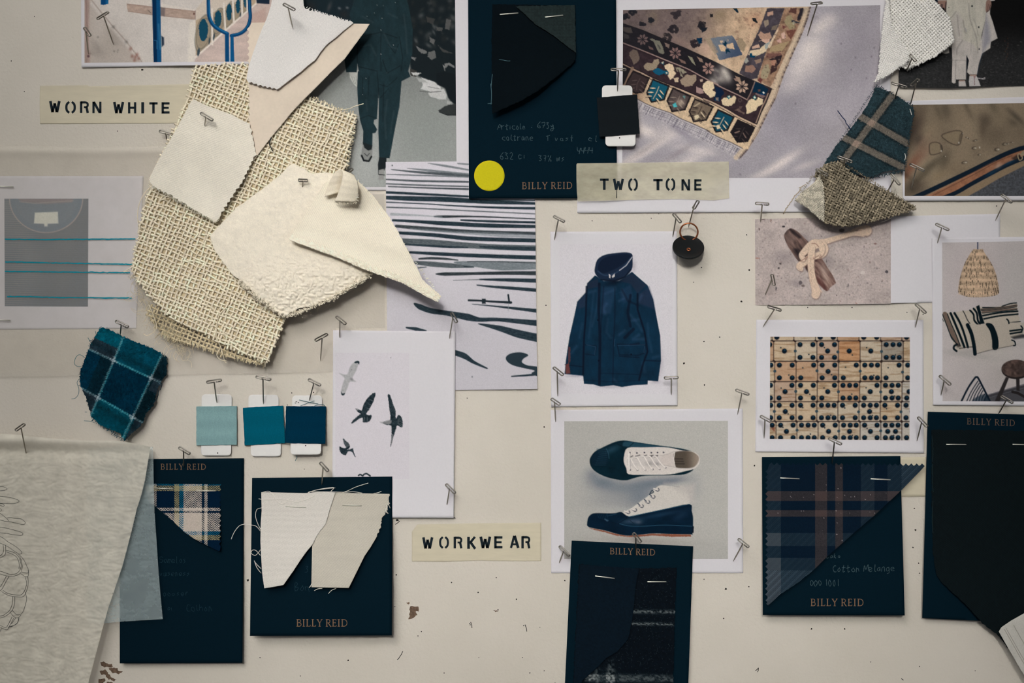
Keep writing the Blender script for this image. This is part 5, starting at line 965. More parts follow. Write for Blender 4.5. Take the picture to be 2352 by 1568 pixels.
# ---------------------------------------------------------------- dominoes
def ink_dominoes(k):
    Z = scaled(1755, 765, 350 / 2152); U, V = k.U, k.V
    rows = [(-160, 106), (110, 393), (400, 680), (685, 965), (968, 1243), (1248, 1525)]
    cols = [[-190, 112, 420, 725, 1033, 1340, 1645, 1945, 2250], [-170, 135, 440, 745, 1050, 1355, 1658, 1965, 2270], [-150, 150, 452, 755, 1052, 1357, 1655, 1962, 2265], [-160, 145, 448, 750, 1048, 1350, 1648, 1948, 2250], [-155, 148, 450, 745, 1042, 1340, 1640, 1938, 2240], [-135, 168, 463, 762, 1058, 1355, 1648, 1945, 2250]]
    tones = [[0, 1, 0, 0, 3, 1, 2, 2], [3, 1, 0, 2, 4, 0, 5, 1], [1, 3, 3, 2, 1, 1, 0, 0], [0, 2, 1, 1, 3, 0, 0, 6], [0, 1, 1, 0, 0, 0, 1, 6], [1, 0, 0, 0, 0, 6, 6, 6]]
    T = [(192, 176, 154), (194, 172, 144), (184, 158, 136), (188, 154, 124), (192, 148, 110), (158, 147, 133), (186, 178, 166)]
    k.C[:] = (48, 36, 34)
    for r, (y0, y1) in enumerate(rows):
        for c in range(8):
            x0, x1 = cols[r][c], cols[r][c + 1]
            p = Z([(x0 + 5, y0 + 4), (x1 - 4, y0 + 4), (x1 - 4, y1 - 3), (x0 + 5, y1 - 3)]); b = np.array(T[tones[r][c]], float); sd = r * 9 + c
            q = []
            for (cx, cy), (sx, sy) in zip(p, [(1, 1), (-1, 1), (-1, -1), (1, -1)]):
                q += [(cx, cy + sy * 2.6), (cx + sx * 2.6, cy)] if (sx * sy > 0) else [(cx + sx * 2.6, cy), (cx, cy + sy * 2.6)]
            k.fill(q, lambda u, v, b=b, sd=sd: b * (1 - .20 * sstep(.5, .78, fbm(u * .03, v * .28, sd))[:, None] * np.array((.7, 1, 1.3)) - .08 * (fbm(u * .3, v * .3, sd) - .3)[:, None]), 1.8)
    k.fray(Z([(85, 1300), (140, 1280), (155, 1390), (120, 1370)]), (126, 62, 44), 1, .4, 3, .7)
    def pips(r, c, which):
        x0, x1 = cols[r][c], cols[r][c + 1]; y0, y1 = rows[r]; w, h = x1 - x0, y1 - y0
        pos = {'tl': (.22, .18), 'tr': (.82, .18), 'bl': (.22, .82), 'br': (.82, .82), 'c': (.5, .5), 'tm': (.53, .18), 'bm': (.53, .82), 'cl': (.33, .5), 'cr': (.7, .5)}
        for nm in which.split():
            fx, fy = pos[nm]; x, y = Z([(x0 + w * fx, y0 + h * fy)])[0]
            k.ell(x, y, 6.4, 6.2, (96, 84, 80), 0, 2.5, .55); k.ell(x, y, 5.6, 5.5, (14, 24, 34), 0, 1.3)
            k.blob(x + .6, y - 2.2, 2.2, 1.3, (44, 92, 124), 0, .8)
    X5 = 'tl tr bl br c'; X6 = 'tl tm tr bl bm br'; X4 = 'tl tr bl br'; X2 = 'tr bl'; X3 = 'tr bl c'; X7 = X6 + ' c'; X8 = X6 + ' cl cr'
    for r, ls in enumerate([['', 'bl', '', 'bl br', '', 'bl br', '', 'bl'], ['tr', 'c', X4, X5, 'c', 'c', X6, ''], ['tr', X4, X2, X5, X2, X6, X2, X4], ['tr br', X3, X5, X3, X6, X3, X7, 'bl cl'], ['tr br', X5, X4, X6, X4, X7, X4, X4 + ' c'], ['tr br', X5, X6, X5, X7, X5, X8, 'tl bl']]):
        for c, w in enumerate(ls):
            if w: pips(r, c, w)
    for x, y in [(440, 252), (1042, 264), (1658, 258), (152, 535), (747, 530), (1357, 535), (1955, 549), (447, 822), (1050, 826), (1647, 828), (145, 1104), (742, 1102), (1335, 1110), (1933, 1110), (466, 1368), (1054, 1382), (1647, 1378)]:
        p = Z([(x, y)])[0]; k.ell(p[0], p[1], 3.4, 3.4, (62, 74, 84), 0, 1.4)
    for x, y in [(237, 203), (632, 300), (852, 203), (1247, 308), (1448, 203), (1855, 307), (350, 590), (547, 489), (953, 584), (1150, 480), (1550, 594), (1752, 487), (241, 774), (645, 862), (846, 772), (1238, 860), (1440, 770), (1842, 886), (340, 1140), (547, 1051), (940, 1157), (1140, 1056), (1530, 1160), (1730, 1066), (266, 1330), (654, 1424), (857, 1335), (1247, 1442), (1455, 1346), (1830, 1442)]:
        p = Z([(x, y)])[0]; k.ell(p[0], p[1], 1.7, 1.6, (50, 58, 64), 0, 1.2)
    k.grain(.05, .8, 22)
print_sheet('photo_print', 'print of rows of worn bone dominoes with black pips', [(1737, 734), (2121, 735), (2122, 1040), (1735, 1037)], [(1769, 773), (2090, 774.5), (2089, 1011), (1768, 1008)], lambda u, v: 0.45 + .9 * sstep(980, 1040, v), (200, 180, 155), ink_dominoes, 1.2)

# ---------------------------------------------------------------- birds
def ink_birds(k):
    Z = scaled(740, 720, 340 / 1066)
    k.C[:] = (205, 199, 203); bk = (42, 50, 56)
    tone = lambda b, n=30, sd=81: (lambda u, v: np.array(b, float) + n * 2 * (fbm(u * .35, v * .35, sd) - .5)[:, None])
    k.fill(smooth(Z([(120, 428), (165, 440), (185, 430), (200, 385), (230, 350), (262, 340), (262, 362), (240, 420), (218, 465), (245, 490), (200, 490), (185, 530), (160, 580), (138, 582), (135, 560), (150, 500), (160, 462)]), 3, True), tone((172, 170, 170), 14), 2.4)
    k.fill(smooth(Z([(232, 350), (250, 340), (268, 345), (266, 365), (255, 355), (240, 357)]), 3, True), bk); k.fill(smooth(Z([(137, 560), (145, 575), (165, 572), (155, 588), (140, 585)]), 3, True), bk); k.blob(*Z([(212, 472)])[0], 4, 2.5, (110, 110, 110), 40, .6); k.ell(*Z([(213, 405)])[0], .9, .9, (110, 110, 112))
    k.fray(smooth(Z([(240, 685), (262, 690), (285, 695), (300, 650), (330, 605), (375, 568), (382, 590), (365, 640), (335, 695), (318, 722), (335, 732), (356, 730), (350, 760), (330, 780), (295, 783), (292, 765), (290, 748), (262, 760), (235, 780), (208, 793), (225, 765), (265, 730), (278, 722), (258, 708)]), 3, True), tone(bk), .8, .6)
    for a, b in [((345, 620), (372, 630)), ((335, 650), (358, 658)), ((325, 680), (342, 690)), ((305, 745), (300, 780)), ((325, 745), (325, 778))]: k.line(Z([a, b]), 1, (160, 158, 160), .6)
    k.ell(*Z([(252, 690)])[0], 3, 1.8, (150, 148, 150), 30)
    k.fray(smooth(Z([(472, 582), (490, 590), (510, 650), (528, 700), (530, 755), (550, 730), (570, 745), (580, 780), (575, 820), (540, 805), (530, 835), (515, 880), (500, 930), (495, 958), (490, 955), (498, 900), (500, 830), (495, 805), (460, 800), (435, 785), (460, 775), (492, 762), (485, 690), (478, 630)]), 3, True), tone(bk), .8, .6)
    k.fill(smooth(Z([(415, 780), (440, 780), (470, 768), (500, 770), (490, 795), (450, 795)]), 3, True), (150, 148, 148), 3, .85); k.line(Z([(508, 870), (500, 930)]), 3, (130, 128, 130), .8)
    for i in range(5): k.line(Z([(545, 765 + i * 6), (578, 745 + i * 18)]), .9, (150, 148, 150), .6)
    k.line(Z([(500, 640), (520, 700)]), 1, (110, 112, 116), .6)
    k.fray(smooth(Z([(150, 898), (170, 915), (192, 935), (198, 950), (185, 965), (172, 960), (158, 940)]), 3, True), tone((84, 88, 92)), .8, .6); k.fray(smooth(Z([(125, 958), (160, 970), (175, 962), (200, 952), (195, 970), (180, 978), (205, 975), (222, 970), (225, 990), (240, 1030), (232, 1025), (215, 995), (185, 992), (172, 1018), (150, 1015), (130, 995)]), 3, True), tone(bk), .8, .6)
    k.line(smooth(Z([(262, 1165), (275, 1158), (292, 1168), (300, 1158), (320, 1152), (345, 1168)]), 3), 3.4, bk); k.ell(*Z([(494, 318)])[0], 1, 1, (120, 118, 120)); k.ell(*Z([(82, 382)])[0], 1, 1.2, (60, 58, 58))
    k.grain(.02, .7, 23)
print_sheet('art_print', 'tall white print of five birds in flight', [(765, 758), (1046, 761), (1042, 1189), (763, 1188)], [(770, 810), (940, 810), (940, 1100), (770, 1100)], lambda u, v: 2.6 + 1.2 * sstep(900, 760, v) * sstep(860, 765, u) + 1.4 * sstep(1100, 1190, v), (205, 199, 203), ink_birds, 1.2)

# ---------------------------------------------------------------- pale coat photo
def ink_coat(k):
    Z = scaled(2010, 0, 342 / 2352); U, V = k.U, k.V
    k.C[:] = np.array((42, 42, 42)) * (0.35 + .65 * sstep(40, 150, V) + .12 * sstep(2200, 2090, U))[:, None]
    k.C *= (0.7 + .6 * fbm(U * .35, V * .5, 91))[:, None]
    rr = np.random.default_rng(31)
    for i in range(300): k.blob(rr.uniform(2065, 2352), rr.uniform(95, 200), rr.uniform(.8, 2.6), .8, (92, 90, 86), 0, rr.uniform(.2, .7))
    for i in range(9): k.blob(2312 + rr.uniform(-4, 4), 88 + i * 6, 1, 1.6, (112, 62, 44), 0, .5)
    cw = lambda b: (lambda u, v: np.array(b) * (0.93 + .12 * fbm(u * .12, v * .05, 92))[:, None])
    k.fill(Z([(930, -60), (1000, -60), (1000, 60), (950, 60)]), (22, 28, 44))
    k.fill(Z([(1690, -60), (1900, -60), (1890, 10), (1820, 20), (1815, 220), (1860, 350), (1935, 605), (1830, 660), (1820, 760), (1680, 850), (1640, 870), (1700, 500), (1740, 330)]), cw((188, 180, 172)))
    k.fill(Z([(1745, 200), (1800, 400), (1820, 650), (1690, 850), (1700, 600)]), (120, 120, 136), 10, .55)
    k.fill(Z([(1040, 830), (1160, 700), (1170, 835), (1110, 850)]), (176, 170, 160)); k.fill(Z([(1160, 690), (1210, 690), (1210, 760), (1165, 750)]), (120, 114, 106))
    k.fill(Z([(1200, 500), (1680, 500), (1690, 850), (1640, 1000), (1610, 1175), (1490, 1175), (1450, 1140), (1480, 950), (1447, 880), (1440, 1255), (1275, 1255), (1270, 1310), (1240, 1318), (1210, 1300), (1220, 950)]), cw((184, 176, 168)))
    k.line(Z([(1447, 880), (1440, 1255)]), 1.6, (40, 42, 50), .8); k.fill(Z([(1447, 890), (1480, 950), (1452, 1130), (1445, 1130)]), (22, 24, 30))
    k.fill(Z([(1000, -60), (1760, -60), (1750, 200), (1740, 330), (1690, 520), (1620, 840), (1560, 700), (1380, 620), (1250, 640), (1200, 500), (1190, 330), (1120, 180), (1130, 0)]), cw((186, 180, 166)))
    k.fill(Z([(1000, -60), (1130, -60), (1130, 8), (985, 10)]), (196, 190, 178)); k.fill(Z([(1190, 330), (1300, 180), (1380, 300), (1390, 600), (1250, 700), (1210, 680)]), (180, 172, 164), 6, .8)
    for pts, w, a in [([(1280, 180), (1220, 260), (1190, 280)], 2, .5), ([(1300, 240), (1310, 400), (1330, 560)], 2, .5), ([(1390, 320), (1420, 500), (1440, 520)], 2, .5), ([(1380, 640), (1300, 760), (1290, 860)], 2, .55), ([(1480, 60), (1500, 300), (1600, 600), (1620, 840)], 2, .45), ([(1560, 300), (1600, 420), (1630, 560)], 1.4, .4), ([(1275, 950), (1270, 1250)], 1.4, .5), ([(1520, 640), (1510, 860)], 2, .3), ([(1200, 950), (1440, 955)], 1.6, .3)]: k.line(smooth(Z(pts), 4), w, (118, 110, 108), a, 3)
    k.line(Z([(1430, 450), (1440, 500)]), 1.2, (90, 92, 120), .6)
    for x, y, r in [(1531, 97, 13), (1637, 429, 12), (1645, 775, 10), (1165, 120, 5)]: p = Z([(x, y)])[0]; k.ell(p[0], p[1], r * .145, r * .145, (22, 24, 34))
    sk = (142, 112, 100)
    k.fill(smooth(Z([(990, 20), (1060, 5), (1125, 10), (1130, 60), (1125, 120), (1105, 180), (1090, 120), (1060, 130), (1040, 130), (1030, 90), (1000, 60)]), 3, True), sk); k.line(Z([(1055, 70), (1055, 130)]), 2.2, (24, 24, 32)); k.line(Z([(1120, 40), (1105, 190)]), 2.2, (30, 24, 30), .9); k.line(Z([(1000, 20), (1110, 12)]), 1.4, (176, 146, 130), .5)
    k.fill(smooth(Z([(1760, 10), (1825, 10), (1835, 90), (1800, 170), (1760, 190), (1745, 150)]), 3, True), sk); k.line(Z([(1790, 70), (1770, 170)]), 1.2, (80, 56, 50), .7); k.line(Z([(1820, 80), (1800, 160), (1760, 195)]), 1.6, (40, 30, 34), .7)
    k.fill(Z([(1325, 1265), (1420, 1265), (1425, 1300), (1320, 1300)]), (156, 128, 114)); k.fill(Z([(1320, 1285), (1425, 1280), (1440, 1365), (1320, 1365)]), (182, 174, 168)); k.fill(Z([(1495, 1178), (1605, 1178), (1600, 1210), (1495, 1210)]), (160, 132, 118)); k.fill(Z([(1490, 1200), (1605, 1200), (1640, 1280), (1668, 1360), (1490, 1365), (1480, 1290)]), (184, 178, 174))
    k.fill(Z([(1555, 1210), (1585, 1210), (1580, 1222), (1560, 1222)]), (120, 40, 40))
    for i in range(5): p = Z([(1570, 1240 + i * 24)])[0]; k.ell(p[0], p[1], .9, .9, (90, 50, 50))
    k.line(Z([(1605, 1230), (1700, 1240), (1735, 1225), (1735, 1245), (1700, 1248), (1610, 1234)]), 1.3, (190, 184, 182))
    k.line(Z([(1610, 1175), (1690, 850)]), 1, (60, 80, 110), .5)
    k.grain(.08, .8, 24)
fq = [(2065, -30), (2400, -30), (2400, 196), (2300, 198), (2180, 203), (2064, 201)]
print_sheet('photo_print', 'dark print of a person in a long pale coat', fq, fq, lambda u, v: 0.9 + 1.6 * sstep(120, 202, v) * sstep(2350, 2200, u), (40, 40, 40), ink_coat, 1.2)

# ---------------------------------------------------------------- wet canvas and zip photo
def ink_zip(k):
    Z = scaled(2070, 220, 282 / 1769); U, V = k.U, k.V
    k.C[:] = (128, 113, 94); k.grain(.22, .014, 6, 3); k.grain(.06, .5, 8)
    for x, y, rx, ry, c, a, al in [(200, 480, 16, 42, (62, 52, 46), 20, .8), (130, 250, 20, 30, (74, 62, 52), 0, .6), (270, 640, 12, 16, (56, 48, 44), 0, .7), (330, 640, 8, 40, (146, 122, 102), 35, .6), (260, 900, 12, 40, (140, 108, 90), 40, .7), (120, 1050, 10, 40, (122, 78, 60), 30, .7), (420, 480, 30, 18, (138, 122, 100), -30, .5), (430, 1000, 34, 9, (70, 66, 54), -35, .6), (300, 1150, 30, 8, (80, 74, 60), -38, .6), (620, 940, 12, 22, (76, 70, 58), 20, .6), (640, 190, 12, 20, (72, 66, 56), -15, .6), (950, 180, 6, 24, (84, 76, 62), -25, .6), (1220, 350, 14, 14, (74, 66, 56), 20, .7), (1180, 480, 10, 22, (80, 70, 58), 0, .6), (1640, 290, 6, 26, (64, 60, 52), -48, .75), (1600, 380, 14, 7, (72, 66, 56), 30, .6), (1330, 160, 8, 20, (80, 76, 62), -30, .5), (850, 280, 26, 22, (134, 118, 98), 0, .5), (1440, 300, 30, 26, (136, 120, 98), 0, .5), (520, 200, 6, 20, (88, 80, 66), -20, .5), (800, 1050, 34, 20, (128, 110, 88), 0, .4), (560, 1150, 24, 10, (136, 118, 92), -25, .6), (160, 1330, 30, 20, (64, 56, 48), -20, .7)]:
        p = Z([(x, y)])[0]; k.blob(p[0], p[1], rx, ry, c, a, al)
    def drop(pts):
        q = smooth(Z(pts), 4, True); cl = np.vstack([q, q[:1]])
        k.line(cl, 3.2, (52, 46, 40), .8, 2.5); k.fill(q, (134, 118, 96), 2.4, .9)
    drop([(590, 570), (700, 525), (800, 505), (870, 525), (865, 620), (830, 700), (740, 690), (640, 630)]); drop([(410, 720), (430, 685), (490, 672), (550, 690), (585, 740), (580, 800), (520, 830), (440, 845), (412, 810)])
    k.line(Z([(855, 560), (845, 640), (825, 690)]), 4, (74, 66, 56), .6, 4); k.line(Z([(572, 720), (585, 780)]), 4, (60, 54, 48), .7, 3)
    for x, y, rx, ry in [(1060, 752, 6, 3.4), (1390, 772, 6.5, 4), (1500, 695, 6, 3.4), (920, 960, 7, 3.2), (1130, 848, 3.4, 2), (1070, 645, 5, 2), (980, 615, 2, 1.4), (945, 598, 2, 1.3), (1600, 670, 3, 1.4), (632, 872, 2.2, 1.3), (1540, 690, 4, 1.5), (1100, 640, 1.8, 1.2), (885, 545, 1.8, 1.3)]:
        p = Z([(x, y)])[0]; k.ell(p[0] - 1.4, p[1], rx, ry, (56, 50, 44), -10, 2, .75); k.ell(p[0] + .6, p[1], rx * .75, ry * .75, (142, 130, 110), -10, 1.6); k.blob(p[0] + rx * .3, p[1] + .3, rx * .25, ry * .4, (206, 200, 186), 0, .8)
    for x, y in [(830, 675), (578, 795), (1130, 745)]: p = Z([(x, y)])[0]; k.blob(p[0], p[1], 1.4, 2.2, (214, 208, 196), 0, .9)
    k.fill(Z([(900, 1470), (1100, 1370), (1400, 1190), (1769, 1000), (1900, 940), (1900, 1500), (880, 1500)]), lambda u, v: np.array((78, 78, 82)) * (0.7 + .6 * fbm(u * .35, v * .35, 95))[:, None], 1.6)
    k.fill(Z([(300, 1470), (700, 1280), (1000, 1120), (1300, 940), (1769, 760), (1900, 740), (1900, 850), (1600, 960), (1300, 1100), (1000, 1270), (640, 1450), (600, 1480)]), lambda u, v: np.array((150, 104, 78)) * (0.85 + .3 * fbm(u * .12, v * .12, 96))[:, None], 1.6)
    k.fill(Z([(700, 1480), (1000, 1330), (1300, 1150), (1600, 1000), (1900, 880), (1900, 960), (1769, 1010), (1400, 1195), (1100, 1370), (900, 1480)]), (140, 120, 96), 1.6)
    b1 = smooth(Z([(150, 1480), (400, 1370), (750, 1205), (1000, 1085), (1250, 960), (1500, 840), (1700, 765), (1850, 735)]), 5); k.line(b1, 10.5, (22, 30, 42)); k.line(np.array(b1) + (2, 4.4), 1.4, (60, 44, 38), .6)
    b2 = smooth(Z([(580, 1480), (800, 1390), (1000, 1275), (1250, 1140), (1500, 1010), (1720, 915), (1900, 850)]), 5); k.line(b2, 9.5, (22, 30, 42)); k.blob(*Z([(1300, 1110)])[0], 16, 4, (40, 66, 92), -28, .6); k.blob(*Z([(1560, 960)])[0], 16, 3.4, (44, 72, 98), -25, .6)
    k.line(smooth(Z([(450, 1440), (800, 1260), (1100, 1105), (1400, 940), (1600, 860)]), 5), 1.6, (100, 68, 52), .8); k.line(smooth(Z([(380, 1440), (760, 1250), (1060, 1095), (1360, 930)]), 5), 2, (176, 128, 98), .4, 3); k.blob(*Z([(1400, 1010)])[0], 9, 5, (186, 166, 150), -30, .6)
    k.fill(Z([(1590, 900), (1680, 840), (1720, 900), (1640, 930)]), (44, 40, 38), 4, .8)
    k.line(smooth(Z([(1700, 925), (1680, 870), (1690, 835), (1730, 850), (1745, 900), (1720, 925), (1700, 925)]), 4), 2.4, (156, 140, 112)); k.fill(Z([(1720, 840), (1740, 800), (1800, 780), (1800, 850), (1750, 860)]), (146, 132, 108)); k.ell(*Z([(1708, 880)])[0], 2, 5, (40, 36, 34), -15)
    k.grain(.09, .8, 25)
print_sheet('photo_print', 'brown print of water drops beside a zip on canvas', [(2068, 232), (2400, 221), (2400, 460), (2074, 461)], [(2078, 241), (2400, 236), (2400, 450), (2078, 450)], lambda u, v: 1.1 + 1.2 * sstep(400, 461, v), (118, 103, 86), ink_zip, 1.25)
# ================================================================== helpers for cloth
def threads(parent, name, lines, h, r, c, mat=None, kind=None, wav=0.0):
    """loose threads: lines in photograph pixels; h = height (number or per-line pair start/end); c colour"""
    ca = alb(c); name = name.rstrip('s') if name.endswith('threads') else name
    for i, l in enumerate(lines):
        q = smooth(l, 6) if len(l) > 2 else np.linspace(l[0], l[1], 6)
        n = len(q)
        if isinstance(h, (list, tuple)): hh = np.linspace(h[0], h[1], n)
        elif callable(h): hh = h(q[:, 0], q[:, 1]) + .3
        else: hh = np.full(n, float(h))
        if wav: q = q + rng.normal(0, wav, q.shape); hh = hh + rng.normal(0, wav * .2, n)
        mb = MB(); mb.tube(P(q[:, 0], q[:, 1], hh), r * S, 5, np.tile(ca, (n, 1)))
        o = mb.build(name, mat or M_thread, parent)
    return o
def body(p):
    return next((c for c in p.children if c.name.split('.')[0] in ('cloth', 'pile', 'fabric_swatch')), p)
def fringe(parent, name, a, b, n, L, h, r, c, dirn, spread=0.5, cj=12, kind='stuff'):
    """short frayed thread ends along a..b pointing along dirn (photograph pixels)"""
    mb = MB(); a = np.asarray(a, float); b = np.asarray(b, float)
    for i in range(n):
        t = (i + rng.uniform(-.4, .4)) / n; p = a + (b - a) * t; d = np.asarray(dirn, float) + rng.normal(0, spread, 2); d /= np.hypot(*d)
        l = L * rng.uniform(.4, 1.2); s = rng.normal(0, .25 * l); nr = np.array([-d[1], d[0]])
        q = np.array([p - d * 2, p + d * l * .4 + nr * s * .3, p + d * l + nr * s]); hh = hval(h, q[:, 0], q[:, 1]) + np.array([-.1, 0, rng.normal(0, .5)])
        cc = alb(np.clip(np.asarray(c, float) + rng.normal(0, cj), 0, 255))
        mb.tube(P(q[:, 0], q[:, 1], hh), r * S, 4, np.tile(cc, (3, 1)))
    o = mb.build(name, M_thread, body(parent)); o['kind'] = kind
    return o
def fuzz(parent, name, poly, n, L, h, r, c, cj=10, edge=None):
    """fine fibres standing off a woolly cloth"""
    mb = MB(); poly = np.asarray(poly, float); lo, hi = poly.min(0), poly.max(0); k = 0
    while k < n:
        p = rng.uniform(lo, hi, (4000, 2)); p = p[inside(poly, p[:, 0], p[:, 1])]
        for q0 in p[:n - k]:
            a = rng.uniform(0, 6.28); l = L * rng.uniform(.4, 1.2); d = np.array([math.cos(a), math.sin(a)]); w = rng.uniform(-1, 1)
            q = np.array([q0, q0 + d * l * .5 + np.array([-d[1], d[0]]) * l * .2 * w, q0 + d * l])
            h0 = hval(h, q[:1, 0], q[:1, 1])[0]
            cc = c(q0[0], q0[1]) if callable(c) else c
            mb.tube(P(q[:, 0], q[:, 1], [h0 - .05, h0 + l * S * 500, h0 + l * S * 350]), r * S, 3, np.tile(alb(np.clip(np.asarray(cc, float) + rng.normal(0, cj), 0, 255)), (3, 1)), caps=False)
            k += 1
    o = mb.build(name, M_thread, body(parent)); o['kind'] = 'stuff'
    return o
def staple(parent, a, b, h):
    a = np.asarray(a, float); b = np.asarray(b, float); d = (b - a) / np.hypot(*(b - a))
    mb = MB(); q = np.array([a, a + d * .6, b - d * .6, b]); h0 = hval(h, q[:, 0], q[:, 1])
    mb.tube(P(q[:, 0], q[:, 1], h0 + np.array([-.5, .38, .38, -.5])), 1.25 * S, 6)
    return mb.build('staple', M_staple, parent)
def woven(parent, name, poly, ang, pu, pv, r, amp, h, cf, ext=(0, 3), flat=.8, wob=.25, ppt=4, mat=None):
    """plain weave of real yarns clipped to poly; thread ends fray past the cut. cf(kind, i, u, v) -> colours"""
    poly = np.asarray(poly, float); c0 = poly.mean(0); ca, sa = math.cos(math.radians(ang)), math.sin(math.radians(ang))
    R = np.array([[ca, sa], [-sa, ca]]); loc = (poly - c0) @ R.T; lo, hi = loc.min(0), loc.max(0); mb = MB()
    for kind, (p, q, ax) in enumerate(((pu, pv, 0), (pv, pu, 1))):
        # threads of this kind run along axis ax, spaced q apart across
        n = int((hi[1 - ax] - lo[1 - ax]) / q) + 1
        for i in range(n):
            y0 = lo[1 - ax] + (i + .5) * q; L = hi[ax] - lo[ax] + 24; m = max(4, int(L / p * ppt)); x = lo[ax] - 12 + np.linspace(0, L, m)
            ph = x / p - (lo[ax] / p)
            yy = y0 + wob * q * (fbm(x * .035, np.full(m, i * 3.7), 5 + kind, 3) - .5) * 2.4
            X = np.stack([x, yy] if ax == 0 else [yy, x], -1) @ R + c0
            ins = inside(poly, X[:, 0], X[:, 1])
            if not ins.any(): continue
            k = 0
            while k < m:
                if not ins[k]: k += 1; continue
                e = k
                while e + 1 < m and ins[e + 1]: e += 1
                s0 = max(0, k - int(rng.uniform(*ext) / p * ppt)); e0 = min(m - 1, e + int(rng.uniform(*ext) / p * ppt))
                if e0 - s0 >= 3:
                    XX = X[s0:e0 + 1]; zz = amp * np.cos(math.pi * (ph[s0:e0 + 1] - .5) + math.pi * (i + kind)) * (1 if kind == 0 else 1)
                    hh = hval(h, XX[:, 0], XX[:, 1]) + zz
                    rr = r * (1 + .28 * (fbm(x[s0:e0 + 1] * .06, np.full(e0 - s0 + 1, i * 5.1), 9 + kind, 3) - .5) * 2)
                    mb.tube(P(XX[:, 0], XX[:, 1], hh), rr * S, 5, alb(np.clip(cf(kind, i, XX[:, 0], XX[:, 1]), 0, 255)), flat)
                k = e + 1
    return mb.build(name, mat or M_yarn, parent)

# ================================================================== navy swatch cards
def card(name, label, poly, h, thick=0.9, group='navy swatch cards'):
    c = np.mean(poly, 0); t = thing(name, label, 'swatch card', P(c[0], c[1], 0.3), group)
    sheet('card', poly, 9, h, None, M_card, t, thick)
    return t
G = None
# --- top middle
h1 = lambda u, v: 2.6 + 1.2 * sstep(250, 455, v)
c1 = card('swatch_card', 'tall navy card with black cloth swatch and yellow dot', [(1075, -30), (1415, -30), (1417, 455), (1077, 456)], h1)
def black_h(u, v): return h1(u, v) + .5 + 9.0 * sstep(60, 250, v) * sstep(1330, 1180, u - .2 * (v - 120)) ** .5 * sstep(0, 1, sstep(60, 260, v)) + 3 * sstep(1180, 1320, u) * sstep(60, 180, v)
blk = rag_poly([(1131, 9.6), (1321, 12), (1323, 123), (1321, 140), (1279, 177), (1240, 206), (1200, 230), (1160, 248), (1130, 261.5), (1129, 140)], 5, .6)
sheet('fabric_swatch', blk, 3, black_h, lambda u, v: np.array((9, 15, 19)) * (0.8 + .4 * fbm(u * .4, v * .4, 101))[:, None], M_dye, c1, .6)
fl = rag_poly([(1184, 14), (1320, 12), (1323, 122), (1300, 104), (1273, 83), (1250, 68), (1228, 54)], 4, .6)
sheet('folded_corner', fl, 1.6, lambda u, v: black_h(u, v) + .9 + 1.2 * sstep(0, 30, dist_poly([(1184, 14), (1228, 54), (1323, 122)], u, v, False)) * 0 + .8 * sstep(26, 0, dist_poly([(1184, 14), (1228, 54), (1323, 122)], u, v, False)),
      lambda u, v: np.array((44, 52, 52)) * (0.55 + .35 * (0.5 + .5 * np.sin(u * 2.1)) * (0.5 + .5 * np.sin(v * 2.1)) + .35 * fbm(u * .3, v * .3, 103))[:, None], M_dye, c1, .4)['label'] = 'folded grey-black corner'
staple(c1, (1148, 33), (1190, 30), lambda u, v: black_h(u, v) + .3); staple(c1, (1252, 39), (1293, 35), lambda u, v: black_h(u, v) + 1.2)
an = np.linspace(0, 2 * math.pi, 49)[:-1]
sheet('dot_sticker', np.stack([1124 + 35 * np.cos(an), 403.5 + 35 * np.sin(an)], -1), 4, lambda u, v: h1(u, v) + .12, (206, 194, 22), material('yellow_sticker', None, .7, .08, noise=.06, nscale=900), c1, .1)['label'] = 'round yellow sticker'
serif_text(c1, 'BILLY REID', 1199, 1314, 434, 433, 15, lambda u, v: h1(u, v) + .06, M_copper_ink)
scribble(c1, hand('Articole', 1143, 284, 13) + hand(': 673y', 1218, 280, 15) + hand('coltrane', 1153, 309, 13, .92) + hand('T vast', 1254, 311, 13, 1.15) + hand('c l', 1352, 312, 12) + hand('4444', 1325, 338, 15, .8) + hand('632 ci', 1148, 350, 15, .95) + hand('37% ws', 1236, 356, 14, 1.0), lambda u, v: h1(u, v) + .06, M_pencil, 1.2)
threads(c1, 'lint', [[(1146, 137), (1156, 138), (1165, 140), (1172, 140)], [(1131, 170), (1129, 190), (1128, 200)], [(1127, 192), (1129, 215), (1128, 240)], [(1120, 238), (1130, 237)]], lambda u, v: black_h(u, v) + .2, .7, (92, 110, 118))

# --- shirt check, bottom left
h2 = lambda u, v: 1.6 + 4.2 * sstep(1080, 1520, v)
c2 = card('swatch_card', 'tall navy card with herringbone check swatch, partly under tissue', [(275, 1054), (560, 1052), (557, 1522), (275, 1523)], h2)
def check_c(u, v):
    x = (u - 330) / .1658; y = (v - 1040) / .1658
    w = np.array([[190, 178, 165], [6, 26, 46], [148, 140, 104], [22, 92, 122]], float)   # white, navy, olive, teal
    def pick(t, ed): return np.array([e[1] for e in ed])[np.searchsorted([e[0] for e in ed], t, side='right') - 1]
    wp = pick(x, [(-9e9, 1), (-60, 0), (140, 0), (180, 1), (425, 2), (492, 3), (552, 0), (805, 1), (840, 0), (884, 1)])
    wf = pick(y, [(-9e9, 3), (425, 3), (452, 2), (522, 1), (760, 0), (800, 1), (832, 0), (1085, 3), (1135, 2), (1205, 1)])
    per = 100.0; tx = np.abs(((x + 10) / per) % 1 - .5) * 2 * per / 2
    tw = ((tx * 1.05 + y) / 31.0) % 1
    s = sstep(.38, .62, np.where(tw < .5, tw * 2, 2 - tw * 2))
    c = w[wp] * s[:, None] + w[wf] * (1 - s)[:, None]
    return c * (0.92 + .14 * fbm(u * .5, v * .5, 104))[:, None]
